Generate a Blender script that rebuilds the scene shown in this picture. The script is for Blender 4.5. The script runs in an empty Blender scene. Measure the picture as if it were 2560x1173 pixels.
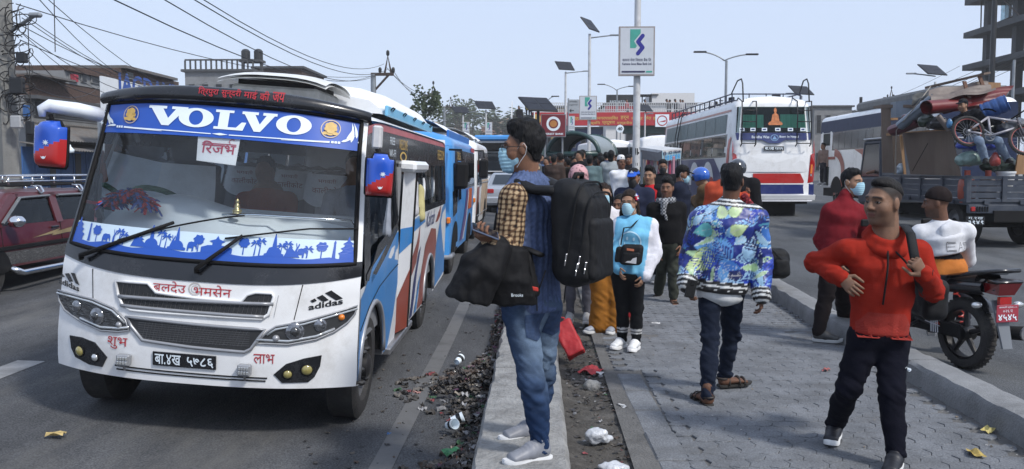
import bpy,math,random
import numpy as np
from mathutils import Vector,Matrix
from mathutils.geometry import tessellate_polygon
S=bpy.context.scene
COL=S.collection
PI=math.pi
rnd=random.Random(11)
nrs=np.random.RandomState(5)
# camera, sky, sun, exposure
FPX=2150.0
CAMZ=1.68
PIT=math.atan(161.5/FPX)
YAW=math.atan(65/FPX*math.cos(PIT))
FWD=np.array([-math.sin(YAW)*math.cos(PIT),math.cos(YAW)*math.cos(PIT),-math.sin(PIT)])
RGT=np.array([math.cos(YAW),math.sin(YAW),0.0])
UPV=np.cross(RGT,FWD)
cam=bpy.data.cameras.new('camera')
camo=bpy.data.objects.new('camera',cam)
COL.objects.link(camo)
camo.location=(0,0,CAMZ)
camo.rotation_euler=(PI/2-PIT,0,YAW)
cam.sensor_width=36
cam.lens=36*FPX/2560
cam.clip_start=0.1
cam.clip_end=9000
S.camera=camo
SUN_EL,SUN_AZ=math.radians(46),math.radians(130)
world=bpy.data.worlds.new('World')
S.world=world
world.use_nodes=True
wn=world.node_tree
for n in list(wn.nodes):
 wn.nodes.remove(n)
sky=wn.nodes.new('ShaderNodeTexSky')
sky.sky_type='NISHITA'
sky.sun_disc=False
sky.sun_elevation=SUN_EL
sky.sun_rotation=SUN_AZ
sky.air_density=1.0
sky.dust_density=3.0
sky.ozone_density=2.0
pale=wn.nodes.new('ShaderNodeMixRGB')
pale.inputs['Fac'].default_value=0.72
pale.inputs['Color2'].default_value=(6.1,7.2,9.4,1)
bg=wn.nodes.new('ShaderNodeBackground')
bg.inputs['Strength'].default_value=0.1
wo=wn.nodes.new('ShaderNodeOutputWorld')
wn.links.new(sky.outputs[0],pale.inputs['Color1'])
wn.links.new(pale.outputs[0],bg.inputs['Color'])
wn.links.new(bg.outputs[0],wo.inputs['Surface'])
sl=bpy.data.lights.new('sun','SUN')
sl.energy=2.7
sl.angle=math.radians(7)
sl.color=(1.0,0.96,0.9)
so=bpy.data.objects.new('sun',sl)
COL.objects.link(so)
sdir=Vector((math.sin(SUN_AZ)*math.cos(SUN_EL),math.cos(SUN_AZ)*math.cos(SUN_EL),math.sin(SUN_EL)))
so.rotation_euler=sdir.to_track_quat('Z','Y').to_euler()
so.location=(20,-5,30)
S.view_settings.view_transform='Standard'
S.view_settings.look='None'
S.view_settings.exposure=0.34
S.view_settings.gamma=1.0
S.view_settings.use_curve_mapping=False
S.render.engine='CYCLES'
S.cycles.use_denoising=True
S.cycles.max_bounces=8
S.cycles.transparent_max_bounces=16
S.cycles.volume_bounces=4
# measuring: photo pixel + distance -> world point
def W(px,py,d):
 v=FWD+RGT*(px-1280)/FPX+UPV*(586.5-py)/FPX
 return np.array([0,0,CAMZ])+v*d/v[1]
def ray(px,py):
 return np.array([0,0,CAMZ]),FWD+RGT*(px-1280)/FPX+UPV*(586.5-py)/FPX
def rise(y):
 return 0.5*(1-np.exp(-np.maximum(0,np.asarray(y,float)-9)/16))
ROADX=[-60,-10,-5.2,-3.4,-0.9,0.4]
ROADZ=[0.02,0.0,0.07,0.0148,-0.170,-0.172]
def zleft(x,y):
 return np.interp(x,ROADX,ROADZ)+rise(y)
def zright(x,y):
 return np.interp(x,[3.0,10,40],[-0.02,-0.06,-0.1])+rise(y)
# objects
def tag(o,label=None,cat=None,group=None,kind=None):
 if label:o['label']=label
 if cat:o['category']=cat
 if group:o['group']=group
 if kind:o['kind']=kind
 return o
def thing(name,label,cat,loc=(0,0,0),rz=0,group=None,rot=None):
 o=bpy.data.objects.new(name,None)
 COL.objects.link(o)
 o.location=[float(c)for c in loc]
 o.rotation_euler=rot if rot else(0,0,rz)
 o.empty_display_size=0.1
 return tag(o,label,cat,group)
def link(name,me,mat=None,parent=None,smooth=False):
 o=bpy.data.objects.new(name,me)
 COL.objects.link(o)
 if mat and not len(me.materials):
  for m in(mat if isinstance(mat,(list,tuple))else[mat]):
   me.materials.append(m)
 if parent:o.parent=parent
 return o
def mesh(name,V,F,cols=None,smooth=False,mi=None,fix=False):
 me=bpy.data.meshes.new(name)
 if isinstance(F,np.ndarray):
  V=np.asarray(V,np.float32)
  n,k=F.shape
  me.vertices.add(len(V));me.vertices.foreach_set('co',V.ravel())
  me.loops.add(n*k);me.loops.foreach_set('vertex_index',F.astype(np.int32).ravel())
  me.polygons.add(n)
  me.polygons.foreach_set('loop_start',np.arange(0,n*k,k,dtype=np.int32))
  me.polygons.foreach_set('loop_total',np.full(n,k,dtype=np.int32))
  me.update(calc_edges=True)
 else:
  me.from_pydata([tuple(map(float,v))for v in V],[],[tuple(map(int,f))for f in F])
  me.update()
 if mi is not None:
  me.polygons.foreach_set('material_index',np.asarray(mi,np.int32))
 if smooth:
  me.polygons.foreach_set('use_smooth',np.ones(len(me.polygons),bool))
  if smooth=='auto':
   me.set_sharp_from_angle(angle=math.radians(38))
 if cols is not None:
  a=me.color_attributes.new('Col','FLOAT_COLOR','POINT')
  c=np.ones((len(V),4),np.float32);c[:,:3]=np.asarray(cols)[:,:3]
  a.data.foreach_set('color',c.ravel())
 return me
def frame_of(t):
 t=t/(np.linalg.norm(t)+1e-12)
 a=np.array([0,0,1.0])if abs(t[2])<0.9 else np.array([1.0,0,0])
 u=np.cross(a,t);u/=np.linalg.norm(u)
 return u,np.cross(t,u)
def finer(P,tri,mx):
 P=[tuple(p)for p in P];T=[tuple(t)for t in tri]
 for _ in range(6):
  mid={};out=[];ch=False
  def m_(a,b):
   k=(min(a,b),max(a,b))
   if(P[a][0]-P[b][0])**2+(P[a][1]-P[b][1])**2<=mx*mx:return-1
   if k not in mid:P.append(((P[a][0]+P[b][0])/2,(P[a][1]+P[b][1])/2));mid[k]=len(P)-1
   return mid[k]
  for a,b,c in T:
   x,y,z=m_(a,b),m_(b,c),m_(c,a);n=(x>=0)+(y>=0)+(z>=0)
   if n==0:out.append((a,b,c));continue
   ch=True
   if n==3:out+=[(a,x,z),(x,b,y),(z,y,c),(x,y,z)]
   else:
    while not(x>=0 and(n==1 or z<0)):a,b,c,x,y,z=b,c,a,y,z,x
    if n==1:out+=[(a,x,c),(x,b,c)]
    else:out+=[(x,b,y),(a,x,y),(a,y,c)]
  T=out
  if not ch:break
 return P,T
class MB:
 sd=0
 def __init__(s):s.V=[];s.F=[];s.C=[];s.mi=[];s.cur=None;s.m=0
 def add(s,V,F):
  b=len(s.V)
  s.V+=[tuple(v)for v in V]
  s.F+=[tuple(i+b for i in f)for f in F]
  s.mi+=[s.m]*len(F)
  if s.cur is not None:s.C+=[s.cur]*len(V)
  return s
 def box(s,cx,cy,cz,sx,sy,sz,rz=0,bev=0,R=None):
  x,y,z=sx/2,sy/2,sz/2
  if bev<=0:
   P=[(i*x,j*y,k*z)for k in(-1,1)for j in(-1,1)for i in(-1,1)]
   F=[(0,2,3,1),(4,5,7,6),(0,1,5,4),(2,6,7,3),(0,4,6,2),(1,3,7,5)]
  else:
   b=min(bev,x*.9,y*.9,z*.9)
   P=[];idx={}
   for i in(-1,1):
    for j in(-1,1):
     for k in(-1,1):
      for a in range(3):
       q=[i*(x-(b if a!=0 else 0)),j*(y-(b if a!=1 else 0)),k*(z-(b if a!=2 else 0))]
       idx[(i,j,k,a)]=len(P);P.append(tuple(q))
   F=[]
   def face(l,n):
    c=[P[t]for t in l];a=np.subtract(c[1],c[0]);b2=np.subtract(c[2],c[1])
    F.append(tuple(l)if np.dot(np.cross(a,b2),n)>0 else tuple(l[::-1]))
   for a in range(3):
    o1,o2=[q for q in range(3)if q!=a]
    for sg in(-1,1):
     l=[]
     for p,q in((-1,-1),(1,-1),(1,1),(-1,1)):
      k=[0,0,0];k[a]=sg;k[o1]=p;k[o2]=q;l.append(idx[(*k,a)])
     n=[0,0,0];n[a]=sg;face(l,n)
   for a in range(3):
    o1,o2=[q for q in range(3)if q!=a]
    for p in(-1,1):
     for q in(-1,1):
      l=[]
      for sg,w in((-1,o1),(-1,o2),(1,o2),(1,o1)):
       k=[0,0,0];k[a]=sg;k[o1]=p;k[o2]=q;l.append(idx[(*k,w)])
      n=[0,0,0];n[o1]=p;n[o2]=q;face(l,n)
   for i in(-1,1):
    for j in(-1,1):
     for k in(-1,1):face([idx[(i,j,k,a)]for a in range(3)],(i,j,k))
  P=np.array(P)
  if R is not None:P=P@np.asarray(R).T
  if rz:
   c,q=math.cos(rz),math.sin(rz)
   P=P@np.array([[c,q,0],[-q,c,0],[0,0,1]])
  return s.add(P+np.array([cx,cy,cz]),F)
 def tube(s,pts,r,n=8,cap=True,closed=False,flat=1.0):
  P=np.array(pts,float);m=len(P)
  rr=np.full(m,r)if np.isscalar(r)else np.array(r)
  T=np.zeros_like(P)
  if closed:
   T=np.roll(P,-1,0)-np.roll(P,1,0)
  else:
   T[1:-1]=P[2:]-P[:-2];T[0]=P[1]-P[0];T[-1]=P[-1]-P[-2]
  u,v=frame_of(T[0])
  V=[];a=np.arange(n)*2*PI/n
  for i in range(m):
   t=T[i]/(np.linalg.norm(T[i])+1e-12)
   u=u-t*np.dot(u,t);u/=(np.linalg.norm(u)+1e-12);v=np.cross(t,u)
   V.append(P[i]+rr[i]*(np.outer(np.cos(a),u)+flat*np.outer(np.sin(a),v)))
  V=np.vstack(V);F=[]
  for i in range(m if closed else m-1):
   for j in range(n):
    k=(i+1)%m
    F.append((i*n+j,i*n+(j+1)%n,k*n+(j+1)%n,k*n+j))
  if cap and not closed:
   F.append(tuple(range(n))[::-1]);F.append(tuple((m-1)*n+j for j in range(n)))
  return s.add(V,F)
 def lathe(s,prof,n=24,c=(0,0,0),axis='z',cap=True):
  a=np.arange(n)*2*PI/n;V=[]
  for r,z in prof:
   for t in a:
    p=(r*math.cos(t),r*math.sin(t),z)
    if axis=='x':p=(z,p[0],p[1])
    if axis=='y':p=(p[1],z,p[0])
    V.append((p[0]+c[0],p[1]+c[1],p[2]+c[2]))
  F=[]
  m=len(prof)
  for i in range(m-1):
   for j in range(n):
    F.append((i*n+j,i*n+(j+1)%n,(i+1)*n+(j+1)%n,(i+1)*n+j))
  if cap:
   if prof[0][0]>1e-4:F.append(tuple(range(n))[::-1])
   if prof[-1][0]>1e-4:F.append(tuple((m-1)*n+j for j in range(n)))
  return s.add(V,F)
 def prism(s,poly,a,b,fn):
  """poly 2D closed (concave allowed); fn(u,v,w)->3D; from w=a to w=b"""
  if s.sd:
   P,T=finer(poly,tessellate_polygon([[Vector((u,v,0))for u,v in poly]]),s.sd)
   s.add([fn(u,v,b)for u,v in P],T);n=len(poly)
   return s.add([fn(u,v,a)for u,v in poly]+[fn(u,v,b)for u,v in poly],[(i,(i+1)%n,(i+1)%n+n,i+n)for i in range(n)])
  n=len(poly)
  V=[fn(u,v,a)for u,v in poly]+[fn(u,v,b)for u,v in poly]
  tri=tessellate_polygon([[Vector((u,v,0))for u,v in poly]])
  F=[tuple(t)for t in tri]+[tuple(i+n for i in t[::-1])for t in tri]
  F+=[(i,(i+1)%n,(i+1)%n+n,i+n)for i in range(n)]
  return s.add(V,F)
 def flat(s,loops,fn):
  L=loops if isinstance(loops[0][0],(list,tuple,np.ndarray))else[loops]
  P=[p for l in L for p in l]
  tri=tessellate_polygon([[Vector((u,v,0))for u,v in l]for l in L])
  if s.sd:P,tri=finer(P,tri,s.sd)
  return s.add([fn(u,v)for u,v in P],[tuple(t)for t in tri])
 def grid(s,fn,us,vs,cu=False):
  nu,nv=len(us),len(vs)
  V=[fn(u,v)for u in us for v in vs]
  F=[]
  for i in range(nu if cu else nu-1):
   for j in range(nv-1):
    k=(i+1)%nu
    F.append((i*nv+j,k*nv+j,k*nv+j+1,i*nv+j+1))
  return s.add(V,F)
 def build(s,name,mat=None,parent=None,smooth=False,fix=True):
  me=mesh(name,s.V,s.F,cols=s.C if s.C else None,smooth=smooth,mi=s.mi if isinstance(mat,(list,tuple))else None)
  if fix:
   import bmesh
   b=bmesh.new();b.from_mesh(me);bmesh.ops.recalc_face_normals(b,faces=b.faces);b.to_mesh(me);b.free()
   if smooth=='auto':me.set_sharp_from_angle(angle=math.radians(38))
  return link(name,me,mat,parent)
def lin(c):
 """sRGB 0-255 -> linear"""
 return tuple(((v/255)/12.92 if v/255<=.04045 else((v/255+.055)/1.055)**2.4)for v in c)
def copytree(o,parent=None):
 c=o.copy();COL.objects.link(c);c.parent=parent
 for ch in list(o.children):copytree(ch,c)
 return c
# materials
def nd(t,k):return t.nodes.new(k)
MATS={}
def mat(name,col=(.5,.5,.5),rough=.6,metal=0.,var=.12,scale=6.,bump=0.,bscale=40.,spec=.5,dirt=None,dscale=2.5,damt=.5,vc=False,coat=0.,emit=0.,stretch=None,sheen=0.,place=False,grain=0.):
 if name in MATS:return MATS[name]
 m=bpy.data.materials.new(name);m.use_nodes=True
 t=m.node_tree;b=t.nodes['Principled BSDF']
 b.inputs['Roughness'].default_value=rough
 b.inputs['Metallic'].default_value=metal
 b.inputs['Specular IOR Level'].default_value=spec
 if coat:b.inputs['Coat Weight'].default_value=coat;b.inputs['Coat Roughness'].default_value=.06
 if sheen:b.inputs['Sheen Weight'].default_value=sheen
 tc=nd(t,'ShaderNodeTexCoord');src=tc.outputs['Object']
 if place:src=nd(t,'ShaderNodeNewGeometry').outputs['Position']
 if stretch:
  mp=nd(t,'ShaderNodeMapping');mp.inputs['Scale'].default_value=stretch
  t.links.new(src,mp.inputs['Vector']);src=mp.outputs[0]
 if vc:
  at=nd(t,'ShaderNodeAttribute');at.attribute_name='Col';cs=at.outputs['Color']
 else:
  rg=nd(t,'ShaderNodeRGB');rg.outputs[0].default_value=(*col[:3],1);cs=rg.outputs[0]
 nz=nd(t,'ShaderNodeTexNoise');nz.inputs['Scale'].default_value=scale;nz.inputs['Detail'].default_value=6;nz.inputs['Roughness'].default_value=.65
 t.links.new(src,nz.inputs['Vector'])
 mr=nd(t,'ShaderNodeMapRange');mr.inputs['From Min'].default_value=.3;mr.inputs['From Max'].default_value=.7
 mr.inputs['To Min'].default_value=1-var;mr.inputs['To Max'].default_value=1+var
 t.links.new(nz.outputs['Fac'],mr.inputs['Value'])
 mx=nd(t,'ShaderNodeMixRGB');mx.blend_type='MULTIPLY';mx.inputs['Fac'].default_value=1
 t.links.new(cs,mx.inputs['Color1']);t.links.new(mr.outputs[0],mx.inputs['Color2'])
 out=mx.outputs[0]
 if grain:
  n5=nd(t,'ShaderNodeTexNoise');n5.inputs['Scale'].default_value=90;n5.inputs['Detail'].default_value=3;t.links.new(tc.outputs['Object']if not place else src,n5.inputs['Vector'])
  m5=nd(t,'ShaderNodeMapRange');m5.inputs['From Min'].default_value=.35;m5.inputs['From Max'].default_value=.65;m5.inputs['To Min'].default_value=1-grain;m5.inputs['To Max'].default_value=1+grain;t.links.new(n5.outputs['Fac'],m5.inputs['Value'])
  x5=nd(t,'ShaderNodeMixRGB');x5.blend_type='MULTIPLY';x5.inputs['Fac'].default_value=1;t.links.new(out,x5.inputs['Color1']);t.links.new(m5.outputs[0],x5.inputs['Color2']);out=x5.outputs[0]
 if dirt:
  n2=nd(t,'ShaderNodeTexNoise');n2.inputs['Scale'].default_value=dscale;n2.inputs['Detail'].default_value=9;n2.inputs['Roughness'].default_value=.75
  t.links.new(src,n2.inputs['Vector'])
  m2=nd(t,'ShaderNodeMapRange');m2.inputs['From Min'].default_value=.5;m2.inputs['From Max'].default_value=.72;m2.inputs['To Max'].default_value=damt
  t.links.new(n2.outputs['Fac'],m2.inputs['Value'])
  dx=nd(t,'ShaderNodeMixRGB');t.links.new(m2.outputs[0],dx.inputs['Fac']);t.links.new(out,dx.inputs['Color1'])
  dx.inputs['Color2'].default_value=(*dirt[:3],1);out=dx.outputs[0]
  ra=nd(t,'ShaderNodeMapRange');ra.inputs['To Min'].default_value=rough;ra.inputs['To Max'].default_value=min(1,rough+.4)
  t.links.new(m2.outputs[0],ra.inputs['Value']);t.links.new(ra.outputs[0],b.inputs['Roughness'])
 t.links.new(out,b.inputs['Base Color'])
 if emit:
  t.links.new(out,b.inputs['Emission Color']);b.inputs['Emission Strength'].default_value=emit
 if bump:
  n3=nd(t,'ShaderNodeTexNoise');n3.inputs['Scale'].default_value=bscale;n3.inputs['Detail'].default_value=4
  t.links.new(src,n3.inputs['Vector'])
  bp=nd(t,'ShaderNodeBump');bp.inputs['Strength'].default_value=bump;bp.inputs['Distance'].default_value=.02
  t.links.new(n3.outputs['Fac'],bp.inputs['Height']);t.links.new(bp.outputs[0],b.inputs['Normal'])
 MATS[name]=m
 return m
def glass(name,tint=(.75,.8,.8),refl=.12,rough=.02,film=0.):
 if name in MATS:return MATS[name]
 m=bpy.data.materials.new(name);m.use_nodes=True;t=m.node_tree
 for n in list(t.nodes):t.nodes.remove(n)
 tr=nd(t,'ShaderNodeBsdfTransparent');tr.inputs[0].default_value=(*tint,1)
 gl=nd(t,'ShaderNodeBsdfGlossy');gl.inputs['Roughness'].default_value=rough;gl.inputs[0].default_value=(.9,.95,1,1)
 fr=nd(t,'ShaderNodeFresnel');fr.inputs[0].default_value=1.3
 ad=nd(t,'ShaderNodeMath');ad.operation='ADD';ad.inputs[1].default_value=refl;ad.use_clamp=True
 t.links.new(fr.outputs[0],ad.inputs[0])
 mx=nd(t,'ShaderNodeMixShader');t.links.new(ad.outputs[0],mx.inputs[0]);t.links.new(tr.outputs[0],mx.inputs[1]);t.links.new(gl.outputs[0],mx.inputs[2])
 last=mx.outputs[0]
 if film:
  df=nd(t,'ShaderNodeBsdfDiffuse');df.inputs[0].default_value=(.45,.46,.46,1)
  nz=nd(t,'ShaderNodeTexNoise');nz.inputs['Scale'].default_value=3;nz.inputs['Detail'].default_value=8
  tc=nd(t,'ShaderNodeTexCoord');t.links.new(tc.outputs['Object'],nz.inputs['Vector'])
  mr=nd(t,'ShaderNodeMapRange');mr.inputs['From Min'].default_value=.35;mr.inputs['From Max'].default_value=.75;mr.inputs['To Min'].default_value=film*.3;mr.inputs['To Max'].default_value=film
  t.links.new(nz.outputs['Fac'],mr.inputs['Value'])
  m2=nd(t,'ShaderNodeMixShader');t.links.new(mr.outputs[0],m2.inputs[0]);t.links.new(last,m2.inputs[1]);t.links.new(df.outputs[0],m2.inputs[2]);last=m2.outputs[0]
 o=nd(t,'ShaderNodeOutputMaterial');t.links.new(last,o.inputs['Surface'])
 MATS[name]=m
 return m
# lettering
TXT={}
def text2d(s,bold=0.0):
 if(s,bold)in TXT:return TXT[(s,bold)]
 c=bpy.data.curves.new('lettering','FONT');c.body=s;c.size=1;c.offset=bold;c.resolution_u=3
 o=bpy.data.objects.new('lettering',c);COL.objects.link(o)
 dg=bpy.context.evaluated_depsgraph_get()
 me=bpy.data.meshes.new_from_object(o.evaluated_get(dg))
 V=np.array([v.co[:2]for v in me.vertices]);F=[tuple(p.vertices)for p in me.polygons]
 bpy.data.objects.remove(o);bpy.data.curves.remove(c);bpy.data.meshes.remove(me)
 if len(V):V=V-V.min(0);
 TXT[(s,bold)]=(V,F)
 return TXT[(s,bold)]
def lettering(mb,s,x0,y0,x1,y1,fn,bold=0.0,shear=0.0):
 """fits the words into the box (x0,y0)-(x1,y1) of a surface and maps them with fn(u,v)"""
 V,F=text2d(s,bold)
 if not len(V):return mb
 d=V.max(0)-V.min(0)
 Q=V/d
 Q=np.stack([x0+(Q[:,0]+shear*Q[:,1])*(x1-x0),y0+Q[:,1]*(y1-y0)],1)
 return mb.add([fn(u,v)for u,v in Q],F)
def circ(cx,cy,r,n=20,ry=None,a0=0,a1=2*PI):
 ry=ry or r
 return[(cx+r*math.cos(a0+(a1-a0)*i/n),cy+ry*math.sin(a0+(a1-a0)*i/n))for i in range(n if abs(a1-a0-2*PI)<1e-6 else n+1)]
def fbm(P,oct=3,seed=0):
 """value noise, -1..1"""
 P=np.asarray(P,float);out=np.zeros(len(P));amp=1.;tot=0
 def h(i,j,k):
  n=(i*374761393+j*668265263+k*2147483647+seed*974634777).astype(np.int64)
  n=(n^(n>>13))*1274126177;n=n^(n>>16)
  return(n&0xffff)/32767.5-1
 for o in range(oct):
  q=P*2**o+13.7*o;i=np.floor(q).astype(np.int64);f=q-i;f=f*f*(3-2*f)
  r=0
  for a in(0,1):
   for b in(0,1):
    for c in(0,1):
     w=(f[:,0]if a else 1-f[:,0])*(f[:,1]if b else 1-f[:,1])*(f[:,2]if c else 1-f[:,2])
     r=r+w*h(i[:,0]+a,i[:,1]+b,i[:,2]+c)
  out+=amp*r;tot+=amp;amp*=.5
 return out/tot
# the setting: ground, roads, pavement
m_asph=mat('asphalt',(.078,.081,.087),.9,spec=.15,grain=.4,stretch=(1,.3,1),var=.35,scale=1.6,bump=.5,bscale=160,dirt=(.165,.16,.15),dscale=.55,damt=.8)
m_asph2=mat('asphalt_right',(.082,.087,.094),.9,spec=.15,grain=.35,stretch=(1,.3,1),var=.3,scale=1.3,bump=.6,bscale=120,dirt=(.2,.2,.19),dscale=.6,damt=.4)
m_conc=mat('kerb_concrete',(.255,.255,.25),.9,var=.3,scale=5,bump=.9,bscale=40,dirt=(.12,.115,.11),dscale=4.5,damt=.9)
m_conc2=mat('kerb_concrete_worn',(.20,.205,.21),.9,var=.22,scale=4,bump=.5,bscale=60,dirt=(.1,.1,.1),dscale=3,damt=.6)
m_pave=mat('paver_concrete',(.155,.164,.178),.9,spec=.2,var=.3,scale=3.1,bump=.5,bscale=70,dirt=(.095,.094,.093),dscale=1.1,damt=.75,place=True,grain=.22)
m_joint=mat('joint_dust',(.115,.113,.11),.95,var=.3,scale=4,bump=.8,bscale=60,dirt=(.1,.095,.09),damt=.6)
m_dirt=mat('bare_earth',(.058,.053,.047),.95,var=.45,scale=6,bump=1.0,bscale=45,dirt=(.2,.19,.175),dscale=4,damt=.45)
m_line=mat('road_paint_worn',(.112,.113,.115),.85,var=.35,scale=3,dirt=(.085,.088,.093),dscale=3,damt=1.)
m_earth=mat('ground_far',(.16,.155,.14),.95,var=.25,scale=.05)
def sheet(name,xs,ys,zf,m):
 b=MB();b.grid(lambda x,y:(x,y,float(zf(x,y))),xs,ys)
 o=b.build(name,m,smooth=True);tag(o,kind='structure');return o
ysr=list(np.arange(-4,60,1.5))+[70,90,120,180,260]
sheet('ground',[-640,-300,-60,60,300,640],[-60,0,60,300,500,610],lambda x,y:-0.45 if y<50 else 0.36,m_earth)
sheet('road',[-17.5,-14,-11.5,-10,-8,-6.5,-5.2,-4.2,-3.4,-2.4,-1.6,-0.9,-0.3],ysr,zleft,m_asph)
sheet('road',[3.1,5,7,10,16,26,40],ysr,zright,m_asph2)
sheet('footpath',[-60,-30,-17.45],ysr,lambda x,y:0.14+rise(y),m_conc2)
sheet('pavement',[0.55,0.75,1.5,2.2,3.1],ysr,lambda x,y:(-0.011 if y<16 else-0.002)+rise(y),m_joint)
b=MB()
b.grid(lambda x,y:(x,y,float(zleft(x,y))+.006),[-1.04,-.98,-.9],[4.2]+[q for q in ysr if 4.2<q<31])
tag(b.build('edge_line',m_line),kind='structure')
b=MB();b.grid(lambda x,y:(x,y,float(zleft(x,y))+.004),[-4.46,-4.34,-4.22],[6.5,6.8,7.15])
tag(b.build('lane_dash',mat('lane_paint',(.25,.25,.25),.8,var=.3,dirt=(.12,.12,.12),damt=.7)),kind='structure')
def kerb(name,x0,x1,top,base,ylist,m,seed,gap=.012,worn=.024):
 root=None
 base_o=thing(name,None,None);base_o['kind']='structure'
 for i in range(len(ylist)-1):
  ya,yb=ylist[i]+gap/2,ylist[i+1]-gap/2
  ys=np.linspace(ya,yb,max(5,int((yb-ya)/.07)))
  rim=.03
  prof=[(x0-.01,base),(x0+.005,top-.09),(x0+.01,top-rim),(x0+rim,top-.003)]+[(x0+rim+(x1-x0-2*rim)*k/6,top)for k in range(1,6)]+[(x1-rim,top-.003),(x1-.01,top-rim),(x1-.004,top-.09),(x1+.01,base)]
  V=np.array([(px,y,pz+float(rise(y)))for y in ys for px,pz in prof])
  n1=fbm(V*np.array([9,5,9]),4,seed);n2=fbm(V*30,2,seed+3)
  edge=np.array([1 if 1<=k<=4 or len(prof)-5<=k<=len(prof)-2 else .25 for y in ys for k in range(len(prof))])
  V[:,2]+=-np.abs(n1)*worn*edge*.8+n2*.003
  V[:,0]+=(n1*worn*edge)
  n=len(prof);F=[]
  for a in range(len(ys)-1):
   for k in range(n-1):F.append((a*n+k,a*n+k+1,(a+1)*n+k+1,(a+1)*n+k))
  F.append(tuple(range(n))[::-1]);F.append(tuple((len(ys)-1)*n+k for k in range(n)))
  bb=MB();bb.add(V,F);bb.build('kerb_block',m,base_o,smooth='auto')
 return base_o
kerb('kerb',-.36,.185,.12,-.22,[1.0,4.05,6.72,9.4,12.1,14.8,17.5,20.2,23,26,29,33,37,42],m_conc,1)
kerb('kerb',2.96,3.25,.165,-.12,[2.0,4.1,6.9,9.2,12,14.6,17.2,20,23,26,30,34,38,42],m_conc2,2)
xs=np.linspace(.16,.80,26);ys=np.concatenate([np.arange(3.0,12,.035),np.arange(12,42,.5)])
P=np.array([(x,y,0)for x in xs for y in ys])
nz=fbm(P*5,4,4);nz2=fbm(P*22,3,9)
edge=np.clip((P[:,0]-.66)/.1,0,1)
P[:,2]=-.035+nz*.022+nz2*.010-edge*.012+rise(P[:,1])
P[:,2]+=np.exp(-((P[:,0]-.19)/.05)**2)*.02
ny=len(ys);F=np.array([(i*ny+j,(i+1)*ny+j,(i+1)*ny+j+1,i*ny+j+1)for i in range(len(xs)-1)for j in range(ny-1)])
tag(link('dirt_strip',mesh('dirt_strip',P,F,smooth=True),m_dirt),kind='structure')
pav=thing('paving',None,None);pav['kind']='structure'
def slab_mesh(w,l,t):
 b=MB();b.box(0,0,0,w,l,t,bev=.012);return mesh('edging_slab',b.V,b.F)
sm=slab_mesh(.2,.52,.09)
for i in range(7):
 o=link('edging_slab',sm,m_pave,pav)
 y=3.6+i*.53
 o.location=(.83-.012*i+rnd.uniform(-.006,.006),y,-.048+rnd.uniform(-.005,.004));o.rotation_euler=(rnd.uniform(-.01,.01),rnd.uniform(-.015,.015),.02+rnd.uniform(-.01,.01))
PL,PWD=.225,.1125
def tri(t):return abs(((t/PWD)%1)*2-1)-.5
def paver_outline(g):
 A=.026
 top=[(-PL/2+PL*k/8,PWD/2+A*tri(PL*k/8))for k in range(9)]
 out=[(x,y-PWD)for x,y in top][::1]
 rt=[(PL/2+(.022 if k in(1,)else-.0),-PWD/2+A*tri(PL)+PWD*k/2)for k in(1,)]
 lt=[(-PL/2+.022,-PWD/2+A*tri(0)+PWD/2)]
 poly=out+rt+top[::-1]+lt
 c=np.mean(poly,0)
 return[tuple(c+(np.array(p)-c)*(1-g/np.maximum(np.abs(np.array(p)-c),.03)))for p in poly]
def paver_geo():
 o1=paver_outline(.0012);o2=paver_outline(.0045);n=len(o1)
 V=[(x,y,-.03)for x,y in o1]+[(x,y,-.0045)for x,y in o1]+[(x,y,0)for x,y in o2]
 F=[]
 for k in range(2):
  F+=[(k*n+i,k*n+(i+1)%n,(k+1)*n+(i+1)%n,(k+1)*n+i)for i in range(n)]
 F+=[tuple(2*n+i for i in t)for t in tessellate_polygon([[Vector((x,y,0))for x,y in o2]])]
 return V,F
pv,pf=paver_geo()
pme=None
b=MB();b.add(pv,pf);b.build('paver',m_pave,pav);proto=COL.objects['paver'];pme=proto.data
cells=[]
j=0
y=3.4
while y<17:
 x=.98-(j%2)*PWD
 while x<2.93:
  if x>.9 and x+PL/2<3.0 or y>7.2:cells.append((x,y))
  x+=PL
 if y>7.15:
  for q in(1,2):
   if .98-(j%2)*PWD-q*PL>.66:cells.append((.98-(j%2)*PWD-q*PL,y))
 y+=PWD;j+=1
def seen(c):
 p=np.array([c[0],c[1],0])-np.array([0,0,CAMZ]);z=p@FWD
 px,py=1280+FPX*(p@RGT)/z,586.5-FPX*(p@UPV)/z
 return-40<px<2600 and py<1200
cells=[c for c in cells if seen(c)]
hb=MB();hb.box(0,0,-.015,.098,.105,.03,bev=.004);hme=mesh('paver',hb.V,hb.F)
for k in range(1,34,2):
 o=link('paver',hme,m_pave if k==1 else None,pav);o.location=(.925,3.4+PWD*k,rnd.uniform(-.006,0));o.rotation_euler=(rnd.uniform(-.03,.03),rnd.uniform(-.03,.03),rnd.uniform(-.04,.04))
cells.sort(key=lambda c:c[1])
rest=MB()
first=True
for i,(x,y)in enumerate(cells):
 hz=float(fbm(np.array([[x*1.3,y*1.3,0]]),2,5)[0])*.005+rnd.uniform(-.0022,.0022)+float(rise(y))
 rx,ry=rnd.uniform(-.010,.010),rnd.uniform(-.007,.007)
 if i<270:
  o=proto if first else proto.copy()
  if not first:COL.objects.link(o)
  first=False
  o.location=(x,y,hz);o.rotation_euler=(rx,ry,rnd.uniform(-.012,.012))
 else:
  rest.add([(x+u,y+v,hz+w+v*rx-u*ry)for u,v,w in pv],pf)
tag(rest.build('paver',m_pave,pav),kind='stuff')
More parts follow.
